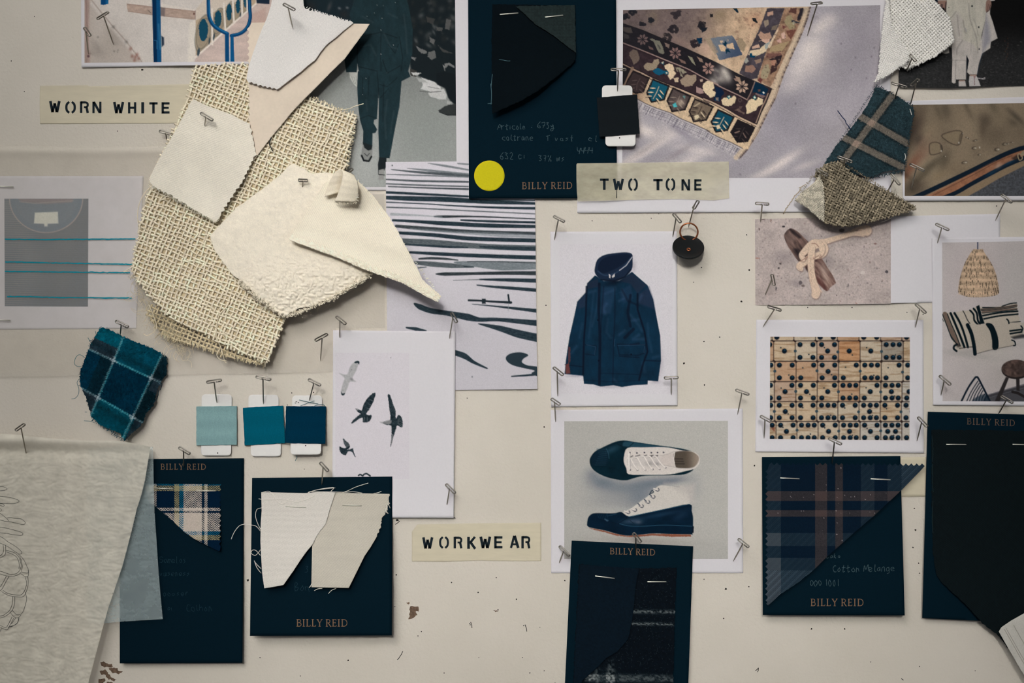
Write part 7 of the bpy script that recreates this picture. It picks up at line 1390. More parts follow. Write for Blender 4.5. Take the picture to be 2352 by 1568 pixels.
threads(bl, 'loose_threads', [[(700, 236), (740, 246), (770, 253), (800, 250), (815, 244), (835, 238)], [(672, 262), (690, 290), (692, 330), (684, 360), (690, 400)], [(528, 690), (520, 705), (504, 722), (498, 745), (497, 775), (504, 790), (510, 806), (516, 829), (520, 832)], [(505, 800), (498, 815), (507, 826), (520, 828)], [(296, 622), (284, 624), (290, 621), (305, 612)], [(342, 700), (360, 750), (340, 770), (330, 766)], [(352, 425), (335, 440), (322, 462), (316, 490), (318, 520)], [(396, 432), (410, 445), (388, 455), (368, 460)]], lambda u, v: bh(u, v) + 1.0, .9, (226, 214, 188))
threads(bl, 'dark_thread', [[(623, 316), (619, 330), (622, 338), (627, 347)]], lambda u, v: bh(u, v) + 3.5, 1.1, (34, 38, 42))['label'] = 'short black thread'

# pinked tan leather-like triangle
th = lambda u, v: 12.6 + 1.2 * sstep(320, 120, v) + 1.4 * sstep(600, 840, u) - 1.2 * sstep(600, 575, u)
tanp = [(578, 52), (700, 50), (800, 54), (849, 55), (840, 70), (830, 83), (792, 135), (760, 166), (728, 199), (700, 227), (672, 256), (650, 283), (630, 307), (610, 332), (588, 362), (580, 372), (577, 356)] + pinked((576, 350), (574, 60), 14.6, 7)[1:]
tn = thing('tan_swatch', 'smooth tan triangle with pinked left edge, beneath white herringbone cloth', 'fabric swatch', P(690, 170, 12), 'pale cloth swatches in the upper left')
sheet('cloth', tanp, 3, th, lambda u, v: np.array((222, 206, 186)) * (0.98 + .05 * (fbm(u * .02, v * .02, 191) - .5))[:, None], material('smooth_tan', None, .75, .1, noise=.03, nscale=500, bump=.08, bscale=900), tn, .5)
# white herringbone
hh_ = lambda u, v: th(u, v) + 1.6 + 1.6 * sstep(110, 205, v) + .5 * np.sin(u * .05 + v * .02)
hbp = [(630, -30), (694, -30), (698, 14)] + pinked((700, 16), (806, 48), 9, -4, 1.0)[1:] + [(812, 53), (790, 70), (772, 86), (752, 101), (736, 120), (724, 138), (708, 150), (690, 166), (668, 182), (641, 203)] + pinked((641, 204), (568, 186), 11, 4, .8)[1:] + [(566, 180), (572, 150), (581, 122), (592, 92), (602, 66), (612, 44), (622, 14)]
wt = thing('white_swatch', 'white herringbone cloth swatch pinned over the tan triangle', 'fabric swatch', P(680, 90, 16), 'pale cloth swatches in the upper left')
def herr(u, v):
    a = math.radians(32); x = u * math.cos(a) + v * math.sin(a); y = -u * math.sin(a) + v * math.cos(a)
    tx = np.abs((x / 22.0) % 2 - 1) * 22; return 0.5 + .5 * np.sin((tx + y) * 1.75)
sheet('cloth', hbp, 1.4, lambda u, v: hh_(u, v) + .09 * herr(u, v), lambda u, v: np.array((220, 215, 209)) * (0.955 + .055 * herr(u, v))[:, None], M_dye, wt, .7)
fringe(wt, 'frayed_edge', (700, 16), (812, 52), 26, 2.5, hh_, .6, (224, 220, 216), (.3, -1), .6)
# cream twill
twh = lambda u, v: 14.2 + 1.6 * sstep(460, 330, u + .3 * (v - 380)) + .9 * np.sin(u * .03 - v * .02) + 1.2 * sstep(440, 510, v) + 1.0 * np.exp(-((u - 515) ** 2 + (v - 330) ** 2) / 900.0)
twp = ragged((429, 252), (443, 227), 4, 1) + [(443, 227), (474, 242), (505, 253), (532, 263), (556, 276), (574, 284)] + pinked((576, 286), (590, 356), 13, -3, .8)[1:] + pinked((588, 358), (557, 420), 12, -4, .8)[1:] + pinked((556, 421), (508, 494), 12, -4, .8)[1:] + [(496, 511)] + ragged((496, 511), (447, 482), 3, 1.8) + ragged((447, 482), (402, 454), 3, 2) + ragged((402, 454), (349, 427), 3, 2) + [(346, 420), (342, 412), (356, 382), (371, 355), (390, 322), (407, 293)]
tw = thing('twill_swatch', 'cream diagonal twill swatch with pinked right edge', 'fabric swatch', P(465, 370, 13), 'pale cloth swatches in the upper left')
def twl(u, v): return 0.5 + .5 * np.sin((v * .93 + u * .40) * 1.28 + .9 * fbm(u * .05, v * .05, 193))
sheet('cloth', twp, 1.6, lambda u, v: twh(u, v) + .34 * twl(u, v) * (0.4 + .9 * fbm(u * .02, v * .02, 194)) + .12 * fbm(u * .2, v * .2, 195), lambda u, v: np.array((228, 220, 203)) * (0.96 + .04 * twl(u, v) + .06 * (fbm(u * .03, v * .03, 196) - .5))[:, None], M_dye, tw, .8)
fringe(tw, 'frayed_edge', (349, 427), (496, 511), 60, 4.5, lambda u, v: twh(u, v) + .5, .5, (226, 218, 198), (-.4, 1), .5); fringe(tw, 'frayed_edge', (343, 413), (442, 228), 40, 3, twh, .5, (224, 214, 194), (-1, -.4), .5)
threads(tw, 'loose_threads', [[(392, 449), (380, 452), (366, 462)], [(350, 427), (345, 436), (352, 432)], [(480, 500), (500, 508), (505, 495)]], lambda u, v: twh(u, v), .7, (226, 218, 198))
# fleece
flh = lambda u, v: 15.6 + 3.0 * sstep(0, 60, dist_poly(flp, u, v)) ** .6 + 2.0 * sstep(560, 720, v)
flp0 = [(670, 376), (690, 384), (720, 398), (770, 400), (830, 470), (890, 560), (880, 610), (858, 622), (845, 632), (827, 645), (800, 664), (773, 677), (745, 690), (715, 704), (690, 706), (672, 716), (653, 726), (638, 717), (621, 704), (600, 688), (577, 668), (554, 648), (532, 628), (514, 603), (496, 578), (488, 562), (483, 543), (498, 524), (520, 500), (545, 476), (580, 450), (612, 427), (642, 402)]
flp = smooth(flp0, 3, True)
flc = thing('fleece_swatch', 'thick cream fleece swatch with curly pile', 'fabric swatch', P(680, 560, 13), 'pale cloth swatches in the upper left')
def curl(u, v):
    w = sstep(540, 700, v + .15 * (u - 600)); a = fbm(u * .09, v * .09, 197, 3); c = vnoise(u * .17 + 3 * fbm(u * .05, v * .05, 3), v * .17, 198)
    f = fbm(u * .3, v * .3, 202, 2)
    return w * (.9 * np.abs(c - .5) * 2 + .4 * a + .35 * f) + (1 - w) * (.34 * a + .16 * c + .22 * f)
sheet('pile', [tuple(p + rng.normal(0, .8, 2)) for p in flp], 1.8, lambda u, v: flh(u, v) + 2.3 * curl(u, v) + .25 * fbm(u * .5, v * .5, 199), lambda u, v: np.array((233, 223, 203)) * (0.95 + .06 * fbm(u * .1, v * .1, 200))[:, None], M_dye, flc, 2.2)
ft = MB()
for i in range(360):     # curly tufts at the lower edge
    t = rng.uniform(0, 1); pth = np.array([(545, 642), (600, 690), (653, 728), (715, 706), (773, 679), (827, 647), (856, 624)], float); s_ = t * 5.999; j = int(s_); p = pth[j] + (pth[j + 1] - pth[j]) * (s_ - j) + rng.normal(0, 2.5, 2)
    a = rng.uniform(0, 6.28); rr = rng.uniform(1.5, 3.2); th_ = np.linspace(0, rng.uniform(3, 7), 9)
    q = np.stack([p[0] + rr * np.cos(th_ + a) * (1 - th_ * .06), p[1] + rr * np.sin(th_ + a) * (1 - th_ * .06)], -1)
    ft.tube(P(q[:, 0], q[:, 1], 17.0 + rng.uniform(0, 3) + th_ * .15), 1.1 * S, 4, np.tile(alb(np.array((226, 216, 196)) + rng.normal(0, 6)), (9, 1)))
o = ft.build('edge_curls', M_thread, flc); o['kind'] = 'stuff'
# heavy canvas with rolled top
cvp = [(666, 543), (690, 508), (715, 471), (730, 445), (746, 420), (775, 405), (800, 402), (818, 412), (836, 428), (854, 446), (876, 474), (898, 503), (921, 545), (943, 587), (957, 614), (970, 641), (990, 660), (1014, 680), (1001, 692), (965, 673), (925, 650), (880, 634), (836, 619), (800, 602), (764, 587), (730, 575), (702, 565), (684, 559), (670, 553)]
cut = np.array([(668, 548), (702, 562), (764, 584), (836, 616), (925, 647), (1006, 690)], float)
def cvh(u, v):
    d = dist_poly(cut, u, v, False)
    return 20.0 + 6.0 * sstep(140, 0, d) + 3.0 * sstep(480, 410, v) + 1.1 * np.sin((u * .45 - v) * .045 + 1.2) * sstep(430, 500, v) + 1.2 * np.exp(-((v - .30 * u - 300) / 16.0) ** 2)
cv = thing('canvas_swatch', 'stiff cream canvas triangle with rolled top and looped lower edge', 'fabric swatch', P(830, 540, 17), 'pale cloth swatches in the upper left')
rib = lambda u, v: 0.5 + .5 * np.sin((u * .86 - v * .50) * 1.5)
sheet('cloth', rag_poly(cvp, 5, .5), 1.6, lambda u, v: cvh(u, v) + .28 * rib(u, v), lambda u, v: np.array((233, 223, 202)) * (0.96 + .05 * rib(u, v) + .05 * (fbm(u * .02, v * .04, 203) - .5))[:, None], M_dye, cv, 1.4)
lb = MB()
for i in range(230):     # looped terry edge below the face
    t = i / 229 * 4.999; j = int(t); e = cut[j + 1] - cut[j]; p = cut[j] + e * (t - j); e = e / np.hypot(*e); n_ = np.array([-e[1], e[0]])
    for k in range(3):
        w = 8 + 4.5 * min(1, i / 120.0); o_ = rng.uniform(0, w); th_ = np.linspace(0, 4.6, 7); rr = rng.uniform(1.6, 2.6)
        c_ = p - n_ * (o_ - 1)
        q = c_ + np.outer(np.cos(th_), e) * rr + np.outer(np.sin(th_), n_) * rr
        hh = cvh(c_[:1], c_[1:])[0] + .25 + np.sin(th_) * .3
        lb.tube(P(q[:, 0], q[:, 1], hh), 1.1 * S, 4, np.tile(alb(np.array((234, 225, 205)) + rng.normal(0, 6)), (7, 1)))
lb.build('looped_edge', M_thread, cv)
# rolled top: a little cone of cloth standing forward, open towards the upper left
rc = MB()
Lh = np.array([(746, 452, 25), (752, 430, 27), (763, 406, 31), (777, 390, 34), (787, 395, 37), (786, 414, 36.5), (779, 438, 34), (770, 462, 31)], float)
Rh = np.array([(784, 440, 25), (792, 420, 27), (800, 405, 30), (806, 399, 33), (815, 407, 35.5), (822, 424, 35), (823, 444, 32.5), (817, 464, 30)], float)
def sm3(p): return np.concatenate([smooth(p[:, :2], 5), smooth(p[:, [2, 2]], 5)[:, :1]], 1)
A_, B2 = sm3(Lh), sm3(Rh); nt, ns = len(A_), 14
w_ = np.linspace(0, 1, ns)[None, :, None]; G_ = A_[:, None] * (1 - w_) + B2[:, None] * w_
G_[..., 2] += 1.6 * np.sin(math.pi * w_[..., 0]) + .25 * np.sin(np.arange(nt)[:, None] * 1.9)
G_[-1, :, :2] += rng.normal(0, 1.6, (ns, 2)); G_[:, -1, :2] += rng.normal(0, .7, (nt, 2))
idx = np.arange(nt * ns).reshape(nt, ns); g = G_.reshape(-1, 3)
rc.add(P(g[:, 0], g[:, 1], g[:, 2]), np.stack([idx[:-1, :-1], idx[:-1, 1:], idx[1:, 1:], idx[1:, :-1]], -1).reshape(-1, 4), None, alb((231, 220, 198)))
ro = rc.build('rolled_top', M_dye, cv)
sm = ro.modifiers.new('thickness', 'SOLIDIFY'); sm.thickness = 0.0011; sm.offset = 0
fringe(cv, 'frayed_edge', (770, 461), (817, 463), 40, 6, lambda u, v: 30.5 + 0 * u, .8, (230, 222, 202), (.1, 1), .8); fringe(cv, 'frayed_edge', (822, 425), (818, 462), 24, 5, lambda u, v: 32 + 0 * u, .8, (230, 222, 202), (1, .2), .8); fringe(cv, 'frayed_edge', (822, 412), (1010, 682), 60, 4, cvh, .7, (230, 222, 202), (1, -.5), .5)

# ================================================================== blue plaid wool, left
bpp = [(230, 753), (244, 754), (262, 762), (279, 771), (298, 779), (316, 787), (335, 794), (354, 802), (370, 812), (384, 819), (382, 838), (383, 859), (372, 874), (362, 893), (357, 912), (353, 928), (344, 940), (335, 949), (331, 964), (324, 976), (312, 988), (300, 997), (292, 1006), (285, 1012), (281, 1006), (276, 995), (255, 986), (230, 976), (220, 966), (211, 957), (204, 936), (198, 914), (191, 900), (185, 887), (183, 861), (188, 843), (195, 826), (201, 810), (207, 794), (213, 781), (222, 766)]
bpr = rag_poly(bpp, 3.2, 1.1)
bph = lambda u, v: 4.0 + 4.0 * sstep(0, 30, dist_poly(bpp, u, v)) + 3.4 * sstep(880, 1005, v) + 1.2 * np.sin(u * .03 + v * .012) + .5 * fbm(u * .12, v * .12, 211)
def bpc(u, v):
    A = (np.array([-205, 0]) + 0); n = fbm(u * .22, v * .22, 212)[:, None]; m = fbm(u * .05, v * .05, 213)[:, None]
    # s along the down-right family (thread lines), t across it
    s1 = v - (828 + .465 * (u - 261)); s2 = v - (913 + .565 * (u - 226)) ; q1 = u - (261 - .42 * (v - 828)); q2 = u - (347 - .465 * (v - 867)) + 0
    teal = np.array((4, 82, 98.)); navy = np.array((2, 40, 58.)); dk = np.array((14, 34, 42.)); gk = np.array((44, 52, 62.))
    C = np.tile(teal, (len(u), 1))
    mid = ((s1 > 0) & (s2 < 0) & (q1 > 0) & (q2 < 0))[:, None]; C = np.where(mid, navy, C)
    up = ((s1 < 0) & (q1 > 0) & (q2 < 0))[:, None]; C = np.where(up, np.array((4, 66, 84.)), C)
    lf = ((q1 < 0) & (s1 > 0) & (s2 < 0))[:, None]; C = np.where(lf, dk * .7 + navy * .3, C); lf2 = ((q1 < -34) & (s1 > 0) & (s2 < 0))[:, None]; C = np.where(lf2, navy * 1.1, C)
    dn = ((s2 > 0) & (q1 > 0) & (q2 < 0))[:, None]; C = np.where(dn, np.array((4, 70, 86.)), C)
    rt = ((q2 > 0) & (s1 > 0) & (s2 < 0))[:, None]; C = np.where(rt, dk, C)
    c1_ = ((q1 < 0) & (s1 < 0) & (s1 > -32))[:, None]; C = np.where(c1_, gk, C)
    c2_ = ((q2 > 0) & (s1 < 6))[:, None]; C = np.where(c2_, dk * .8 + gk * .2, C); c3_ = ((q2 > 6) & (s2 > 0))[:, None]; C = np.where(c3_, gk, C); c4_ = ((q1 < 0) & (s2 > 0))[:, None]; C = np.where(c4_, gk * .9, C)
    c5_ = ((q2 > 8) & (s1 > -6) & (s1 < 30))[:, None]; C = np.where(c5_, gk * 1.05, C)
    edge = np.exp(-(np.minimum(np.abs(s1 + 18), np.abs(s2 - 20)) / 9.0) ** 2)[:, None] * .45; C = C * (1 - edge) + dk * edge
    C = C * (0.62 + .5 * n + .35 * m)
    for d, along in ((s1 * .9, u), (s2 * .87, u), (q1 * .92, v), (q2 * .9, v)):
        w = (sstep(3.4, 1.6, np.abs(d)) * (0.45 + .55 * (np.sin(along * 1.1 + d * .8) > -.2)))[:, None] * .85
        other = ((np.abs(d) < 3.4))[:, None]
        near = np.minimum.reduce([np.where(np.abs(x - d) < 1e-9, 99, np.abs(x)) for x in (s1 * .9, s2 * .87, q1 * .92, q2 * .9)])
        lc = np.where((near < 9)[:, None], np.array((186, 196, 200.)), np.where(mid | up | dn, np.array((96, 172, 182.)), np.array((130, 152, 160.))))
        C = C * (1 - w) + lc * w
    return C
pw = thing('plaid_swatch', 'teal and navy wool check swatch with frayed edges', 'fabric swatch', P(285, 880, 4))
sheet('cloth', bpr, 1.4, lambda u, v: bph(u, v) + .35 * fbm(u * .4, v * .4, 214), bpc, M_dye, pw, 1.2)
fuzz(pw, 'wool_fuzz', bpp, 4200, 5, bph, .36, lambda x, y: bpc(np.array([x]), np.array([y]))[0] * 1.1, 8)
fuzzc = lambda a, b, d, n=34, L=7: fringe(pw, 'frayed_edge', a, b, n, L, bph, .55, (16, 76, 92), d, .5, 12)
fuzzc((213, 781), (185, 887), (-1, -.1)); fuzzc((230, 753), (384, 819), (.4, -1), 50, 4); fuzzc((211, 957), (285, 1010), (-.3, 1)); fuzzc((384, 819), (324, 976), (1, .2), 40, 4)
threads(pw, 'loose_threads', [[(212, 792), (206, 783), (202, 775)], [(222, 772), (220, 765), (219, 760)], [(195, 822), (188, 816), (180, 815), (173, 823), (171, 835), (178, 841), (188, 841)], [(184, 868), (177, 878), (181, 892), (180, 905), (173, 914), (164, 916)], [(217, 970), (205, 967), (193, 966)], [(200, 946), (196, 946), (195, 945)]], lambda u, v: np.full(np.shape(u), 4.6), .55, (20, 96, 106))
threads(pw, 'dark_threads', [[(300, 997), (293, 1004), (288, 1010), (284, 1013)], [(362, 893), (364, 905), (358, 918), (350, 929)], [(366, 878), (372, 882), (368, 896)]], lambda u, v: np.full(np.shape(u), 6.5), .8, (34, 44, 54))

# ================================================================== grey-blue check and brown linen, right
gp = [(2012, 199), (2030, 205), (2047, 212), (2065, 223), (2082, 235), (2101, 252), (2097, 272), (2092, 292), (2088, 312), (2084, 332), (2080, 360), (2077, 390), (2060, 391), (2045, 391), (2022, 398), (1999, 407), (1970, 402), (1930, 395), (1889, 384), (1902, 362), (1916, 342), (1931, 323), (1946, 305), (1963, 283), (1979, 262), (1988, 248), (1996, 235), (2004, 216)]
gh = lambda u, v: 4.0 + 2.6 * sstep(0, 26, dist_poly(gp, u, v)) + 2.6 * sstep(2040, 2100, u) + 1.0 * sstep(330, 400, v) + .4 * fbm(u * .1, v * .1, 221)
def gc(u, v):
    n = fbm(u * .5, v * .5, 222)[:, None]; b = np.array((50, 62, 68.)) * (0.5 + .9 * n)
    a = np.abs((u - (2042 - .745 * (v - 229)))) * .80; c1_ = np.abs(v - (269 + .573 * (u - 1979))) * .87; c2_ = np.abs(v - (318 + .508 * (u - 1943))) * .89
    tan = np.array((128, 118, 106.)) * (0.6 + .75 * fbm(u * .7, v * .7, 223))[:, None]
    dk = np.clip(sstep(14, 10, c1_) + sstep(14, 10, c2_) + sstep(15, 11, a), 0, 1)[:, None]; b = b * (1 - .28 * dk)
    wa, w1, w2 = (sstep(8.5, 6.5, t) for t in (a, c1_, c2_)); w = np.clip(wa + w1 + w2, 0, 1)[:, None] * .85; C = b * (1 - w) + tan * w
    x = (wa * np.clip(w1 + w2, 0, 1))[:, None]; C = C * (1 - x) + np.array((156, 136, 122)) * (0.8 + .4 * n) * x
    return C
gs = thing('plaid_swatch', 'grey-blue wool swatch with tan check lines, above the brown linen', 'fabric swatch', P(2005, 300, 4))
sheet('cloth', rag_poly(gp, 3.2, 1.0), 1.4, lambda u, v: gh(u, v) + .4 * fbm(u * .5, v * .5, 224), gc, M_dye, gs, 1.2)
fuzz(gs, 'wool_fuzz', gp, 3000, 4.5, gh, .36, lambda x, y: gc(np.array([x]), np.array([y]))[0] * 1.1, 8)
fringe(gs, 'frayed_edge', (2012, 199), (2098, 250), 44, 8, gh, .7, (46, 62, 72), (.5, -1), .5); fringe(gs, 'frayed_edge', (2098, 255), (2077, 390), 46, 4, gh, .6, (52, 68, 78), (1, 0), .5); fringe(gs, 'frayed_edge', (2077, 390), (2000, 407), 34, 6, gh, .6, (56, 70, 78), (.1, 1), .5); fringe(gs, 'frayed_edge', (2010, 202), (1890, 384), 60, 3, gh, .5, (60, 74, 82), (-1, -.5), .5)
threads(gs, 'navy_thread', [[(1924, 254), (1930, 262), (1936, 270), (1941, 276), (1944, 284), (1949, 290), (1954, 297)]], lambda u, v: np.full(np.shape(u), 6.2), 1.0, (30, 38, 72), wav=.3); threads(gs, 'white_thread', [[(2090, 250), (2092, 257), (2094, 264)], [(2078, 352), (2080, 360), (2078, 368)]], lambda u, v: gh(u, v) + .8, .9, (200, 198, 190))

lnp = [(1873, 398), (1886, 384), (1903, 375), (1929, 371), (1938, 382), (1950, 392), (1972, 405), (2002, 420), (2032, 435), (2062, 453), (2092, 470), (2105, 478), (2085, 487), (2060, 494), (2032, 501), (2000, 509), (1966, 517), (1940, 520), (1913, 518), (1893, 511), (1875, 497), (1860, 481), (1842, 469), (1828, 460), (1838, 440), (1848, 424)]
lnh = lambda u, v: 8.5 + 4.6 * sstep(395, 500, v) + 1.6 * np.sin(u * .03) - 2.0 * sstep(2030, 2105, u) + 3.0 * np.exp(-((u - 1936) ** 2 + (v - 386) ** 2) / 700.0)
ln = thing('linen_swatch', 'coarse brown linen swatch with one corner folded over', 'fabric swatch', P(1960, 450, 8))
lnc = np.array((132, 122, 103.))
def lin_c(kind, i, u, v):
    n = vnoise(u * .20 + 13 * i, v * .20 + 7 * kind, 231); s_ = vnoise(u * .045 + 3.1 * i, v * .045 + kind, 232)
    return lnc * (0.52 + .62 * n + .40 * s_)[:, None]
lnw = [p for p in lnp if not (p[0] < 1862)] + [(1866, 428)]
lw = [(1873, 398), (1886, 384), (1903, 375), (1929, 371), (1938, 382), (1950, 392), (1972, 405), (2002, 420), (2032, 435), (2062, 453), (2092, 470), (2105, 478), (2085, 487), (2060, 494), (2032, 501), (2000, 509), (1966, 517), (1940, 520), (1913, 518), (1893, 511), (1884, 495), (1880, 450), (1872, 420)]
woven(ln, 'cloth', lw, 27, 6.2, 6.0, 2.2, .34, lnh, lin_c, ext=(0, 4), flat=.8, wob=.28)
sheet('cloth_backing', [(p[0] + (1965 - p[0]) * .02, p[1] + (455 - p[1]) * .02) for p in lw], 4, lambda u, v: lnh(u, v) - .9, (84, 74, 60), M_dye, ln, .5)
fp = [(1826, 460), (1838, 446), (1850, 434), (1866, 424), (1876, 412), (1881, 400), (1887, 412), (1891, 425), (1893, 445), (1894, 470), (1893.5, 495), (1893, 511), (1882, 503), (1870, 492), (1858, 480), (1842, 470)]
fph = lambda u, v: lnh(u, v) + 2.4 + 2.0 * sstep(0, 26, dist_poly([(1881, 400), (1894, 470), (1893, 511)], u, v, False)) - 3.2 * sstep(1855, 1826, u)
woven(ln, 'folded_corner', fp, 52, 4.0, 4.0, 1.75, .3, fph, lambda k_, i, u, v: np.array((196, 188, 170)) * (0.82 + .3 * vnoise(u * .2 + i, v * .2, 233))[:, None], ext=(0, 1), flat=.8, wob=.1)['label'] = 'pale folded corner'
sheet('corner_backing', fp, 3, lambda u, v: fph(u, v) - .45, (160, 150, 130), M_dye, ln, .4)
fringe(ln, 'frayed_edge', (1929, 371), (2105, 478), 70, 4, lnh, .7, (140, 128, 106), (.4, -1), .5); fringe(ln, 'frayed_edge', (2105, 479), (1913, 519), 60, 3, lnh, .7, (120, 108, 90), (.1, 1), .5); fringe(ln, 'frayed_edge', (1873, 398), (1928, 372), 24, 5, lnh, .7, (150, 138, 116), (-.3, -1), .6); fringe(ln, 'frayed_edge', (1828, 461), (1870, 400), 24, 4, lambda u, v: lnh(u, v) + .5, .6, (160, 150, 130), (-1, -.4), .5)
threads(ln, 'loose_threads', [[(1840, 432), (1832, 444), (1824, 452), (1814, 468), (1806, 478), (1802, 486), (1798, 492)], [(1850, 424), (1842, 428), (1836, 432)]], (7, 3), 1.0, (176, 160, 130), wav=.7); threads(ln, 'pale_thread', [[(2082, 485), (2065, 489), (2052, 496), (2040, 504), (2025, 510)]], (11, 6), .9, (206, 198, 182))

# ================================================================== loosely woven white cloth, top right
wp1 = [(2041, -30), (2145, -30), (2146, 0), (2155, 10), (2166, 22), (2177, 33), (2182, 46), (2185, 60), (2188, 78), (2190, 92), (2182, 103), (2172, 112), (2160, 122), (2141, 134), (2126, 140), (2112, 146), (2098, 152), (2086, 157), (2075, 156), (2060, 140), (2048, 110), (2040, 60)]
wh1 = lambda u, v: 5.5 + 2.4 * sstep(2080, 2180, u) + 2.2 * sstep(60, 150, v) + .9 * np.sin((u + v) * .03)
wv = thing('white_swatch', 'loosely woven white cloth folded over itself, top right', 'fabric swatch', P(2100, 60, 5))
wc = lambda k_, i, u, v: np.array((226, 222, 214)) * (0.94 + .08 * vnoise(u * .1 + i, v * .1, 241))[:, None]
woven(wv, 'cloth', wp1, -42, 5.6, 6.2, 2.35, .26, wh1, wc, ext=(0, 4), flat=.8, wob=.12)
sheet('cloth_backing', wp1, 4, lambda u, v: wh1(u, v) - .6, (196, 192, 184), M_dye, wv, .4)
wp2 = [(2041, -30), (2041, 0), (2044, 40), (2052, 70), (2070, 96), (2089, 123), (2090, 132), (2083, 142), (2064, 154), (2051, 165), (2032, 177), (2022, 180), (2010, 188), (2017, 172), (2021, 131), (2024, 100), (2026, 73), (2030, 36), (2036, 0), (2038, -30)]
wh2 = lambda u, v: 8.2 + 1.8 * sstep(22, 0, dist_poly([(2044, 40), (2089, 123)], u, v, False)) + 1.5 * sstep(100, 180, v)
woven(wv, 'folded_flap', wp2, 28, 4.2, 4.2, 1.9, .25, wh2, lambda k_, i, u, v: np.array((228, 224, 217)) * (0.96 + .05 * vnoise(u * .1 + i, v * .1, 243))[:, None], ext=(0, 3), flat=.8, wob=.1)
sheet('flap_backing', wp2, 3, lambda u, v: wh2(u, v) - .4, (214, 210, 204), M_dye, wv, .4)
fringe(wv, 'frayed_edge', (2190, 94), (2086, 158), 60, 7, wh1, .6, (212, 208, 202), (.2, 1), .5); fringe(wv, 'frayed_edge', (2083, 143), (2012, 187), 40, 6, wh2, .6, (214, 211, 206), (-.1, 1), .6); fringe(wv, 'frayed_edge', (2150, 5), (2190, 92), 36, 4, wh1, .55, (212, 208, 202), (1, -.2), .5); fringe(wv, 'frayed_edge', (2021, 172), (2010, 188), 10, 9, wh2, .6, (214, 211, 206), (-.6, 1), .4)

# ================================================================== round disc hanging on a copper ring
bt = thing('ring_pull', 'round black disc hanging from a copper ring on a pin', 'disc', P(1581, 560, 8))
def disc(t, cu, cv_, h0, ru, tilt, rad, n=48):
    return np.array([P(cu, cv_, h0)] )
mb = MB(); R_ = 36 * S; n = 56; a = np.arange(n) * 2 * math.pi / n
cen = P(1581, 568, 10.5); tl = math.radians(41)
ex = np.array([1., 0, 0]); ey = np.array([0, -math.sin(tl), -math.cos(tl)]); en = np.cross(ex, ey); en = en if en[1] < 0 else -en   # ey: down the face, leaning out of the wall
ring = lambda r, o: cen + r * (np.cos(a)[:, None] * ex + np.sin(a)[:, None] * ey) + en * o
prof = [(R_ * .96, -1.3e-3), (R_, -.9e-3), (R_, .7e-3), (R_ * .975, 1.05e-3), (R_ * .94, .8e-3), (R_ * .6, .25e-3), (R_ * .16, .1e-3)]
VV = np.concatenate([ring(r, o) for r, o in prof]); Q = []
for i in range(len(prof) - 1):
    for j in range(n): Q.append((i * n + j, i * n + (j + 1) % n, (i + 1) * n + (j + 1) % n, (i + 1) * n + j))
mb.add(np.concatenate([VV, [cen + en * .1e-3, cen - en * 1.3e-3]]), Q, [((len(prof) - 1) * n + j, (len(prof) - 1) * n + (j + 1) % n, len(prof) * n) for j in range(n)] + [((j + 1) % n, j, len(prof) * n + 1) for j in range(n)])
mb.build('disc', material('black_disc', (14, 17, 19), .45, .25, noise=.1, nscale=600), bt)
M_copper = material('copper_metal', (196, 120, 80), .3, .5, metal=.9, noise=.05, nscale=400)
e_ = MB(); th_ = np.arange(20) * 2 * math.pi / 20
ec = cen + ey * (6 * S / .75) + en * .5e-3
e_.tube(ec + 3.6 * S * (np.cos(th_)[:, None] * ex + np.sin(th_)[:, None] * ey), 1.5 * S, 8, closed=True)
e_.build('eyelet', M_copper, bt)
r_ = MB(); th_ = np.arange(44) * 2 * math.pi / 44
r_.tube(np.stack([P(1582.5 + 20.5 * math.cos(t), 532.5 + 20 * math.sin(t), 7.5 - 3.0 * math.sin(t)) for t in th_]), 1.9 * S, 8, closed=True)
r_.build('ring', M_copper, bt)

# ================================================================== T-pins
PROTO = {}
def pin_meshes():
    mb = MB(); z = np.linspace(0, 1, 8)
    L = 1.0
    mb.tube(np.stack([np.zeros(8), np.zeros(8), z], -1), np.array([.25, .9, 1, 1, 1, 1, 1, 1]), 10)
    mb.v[0][:, 0] *= 1; o = mb.build('shaft', M_steel); PROTO['shaft'] = o.data; o.data.transform(Matrix.Translation(o.location)); bpy.data.objects.remove(o)
    # head: the wire folded into a long flat loop, 1 unit = 1 px
    mb = MB(); hl, hw = 17.0, 3.1; pts = []
    for t in np.linspace(-math.pi / 2, math.pi / 2, 9): pts.append((hl - hw + hw * math.cos(t), hw * math.sin(t), 0))
    for t in np.linspace(math.pi / 2, 1.5 * math.pi, 9): pts.append((-hl + hw + hw * math.cos(t), hw * math.sin(t), 0))
    pts.append((-9, -hw, 0)); pts.append((-3, -hw, 0)); pts.append((-.6, -hw * .8, -.4)); 
    mb.tube(np.array(pts), 1.55, 9)
    mb.tube(np.array([(hl - hw, -hw, 0), (8, -hw, 0), (3.5, -hw * .9, 0)]), 1.55, 9)
    o = mb.build('head', M_steel); PROTO['head'] = o.data; o.data.transform(Matrix.Translation(o.location)); bpy.data.objects.remove(o)
pin_meshes()
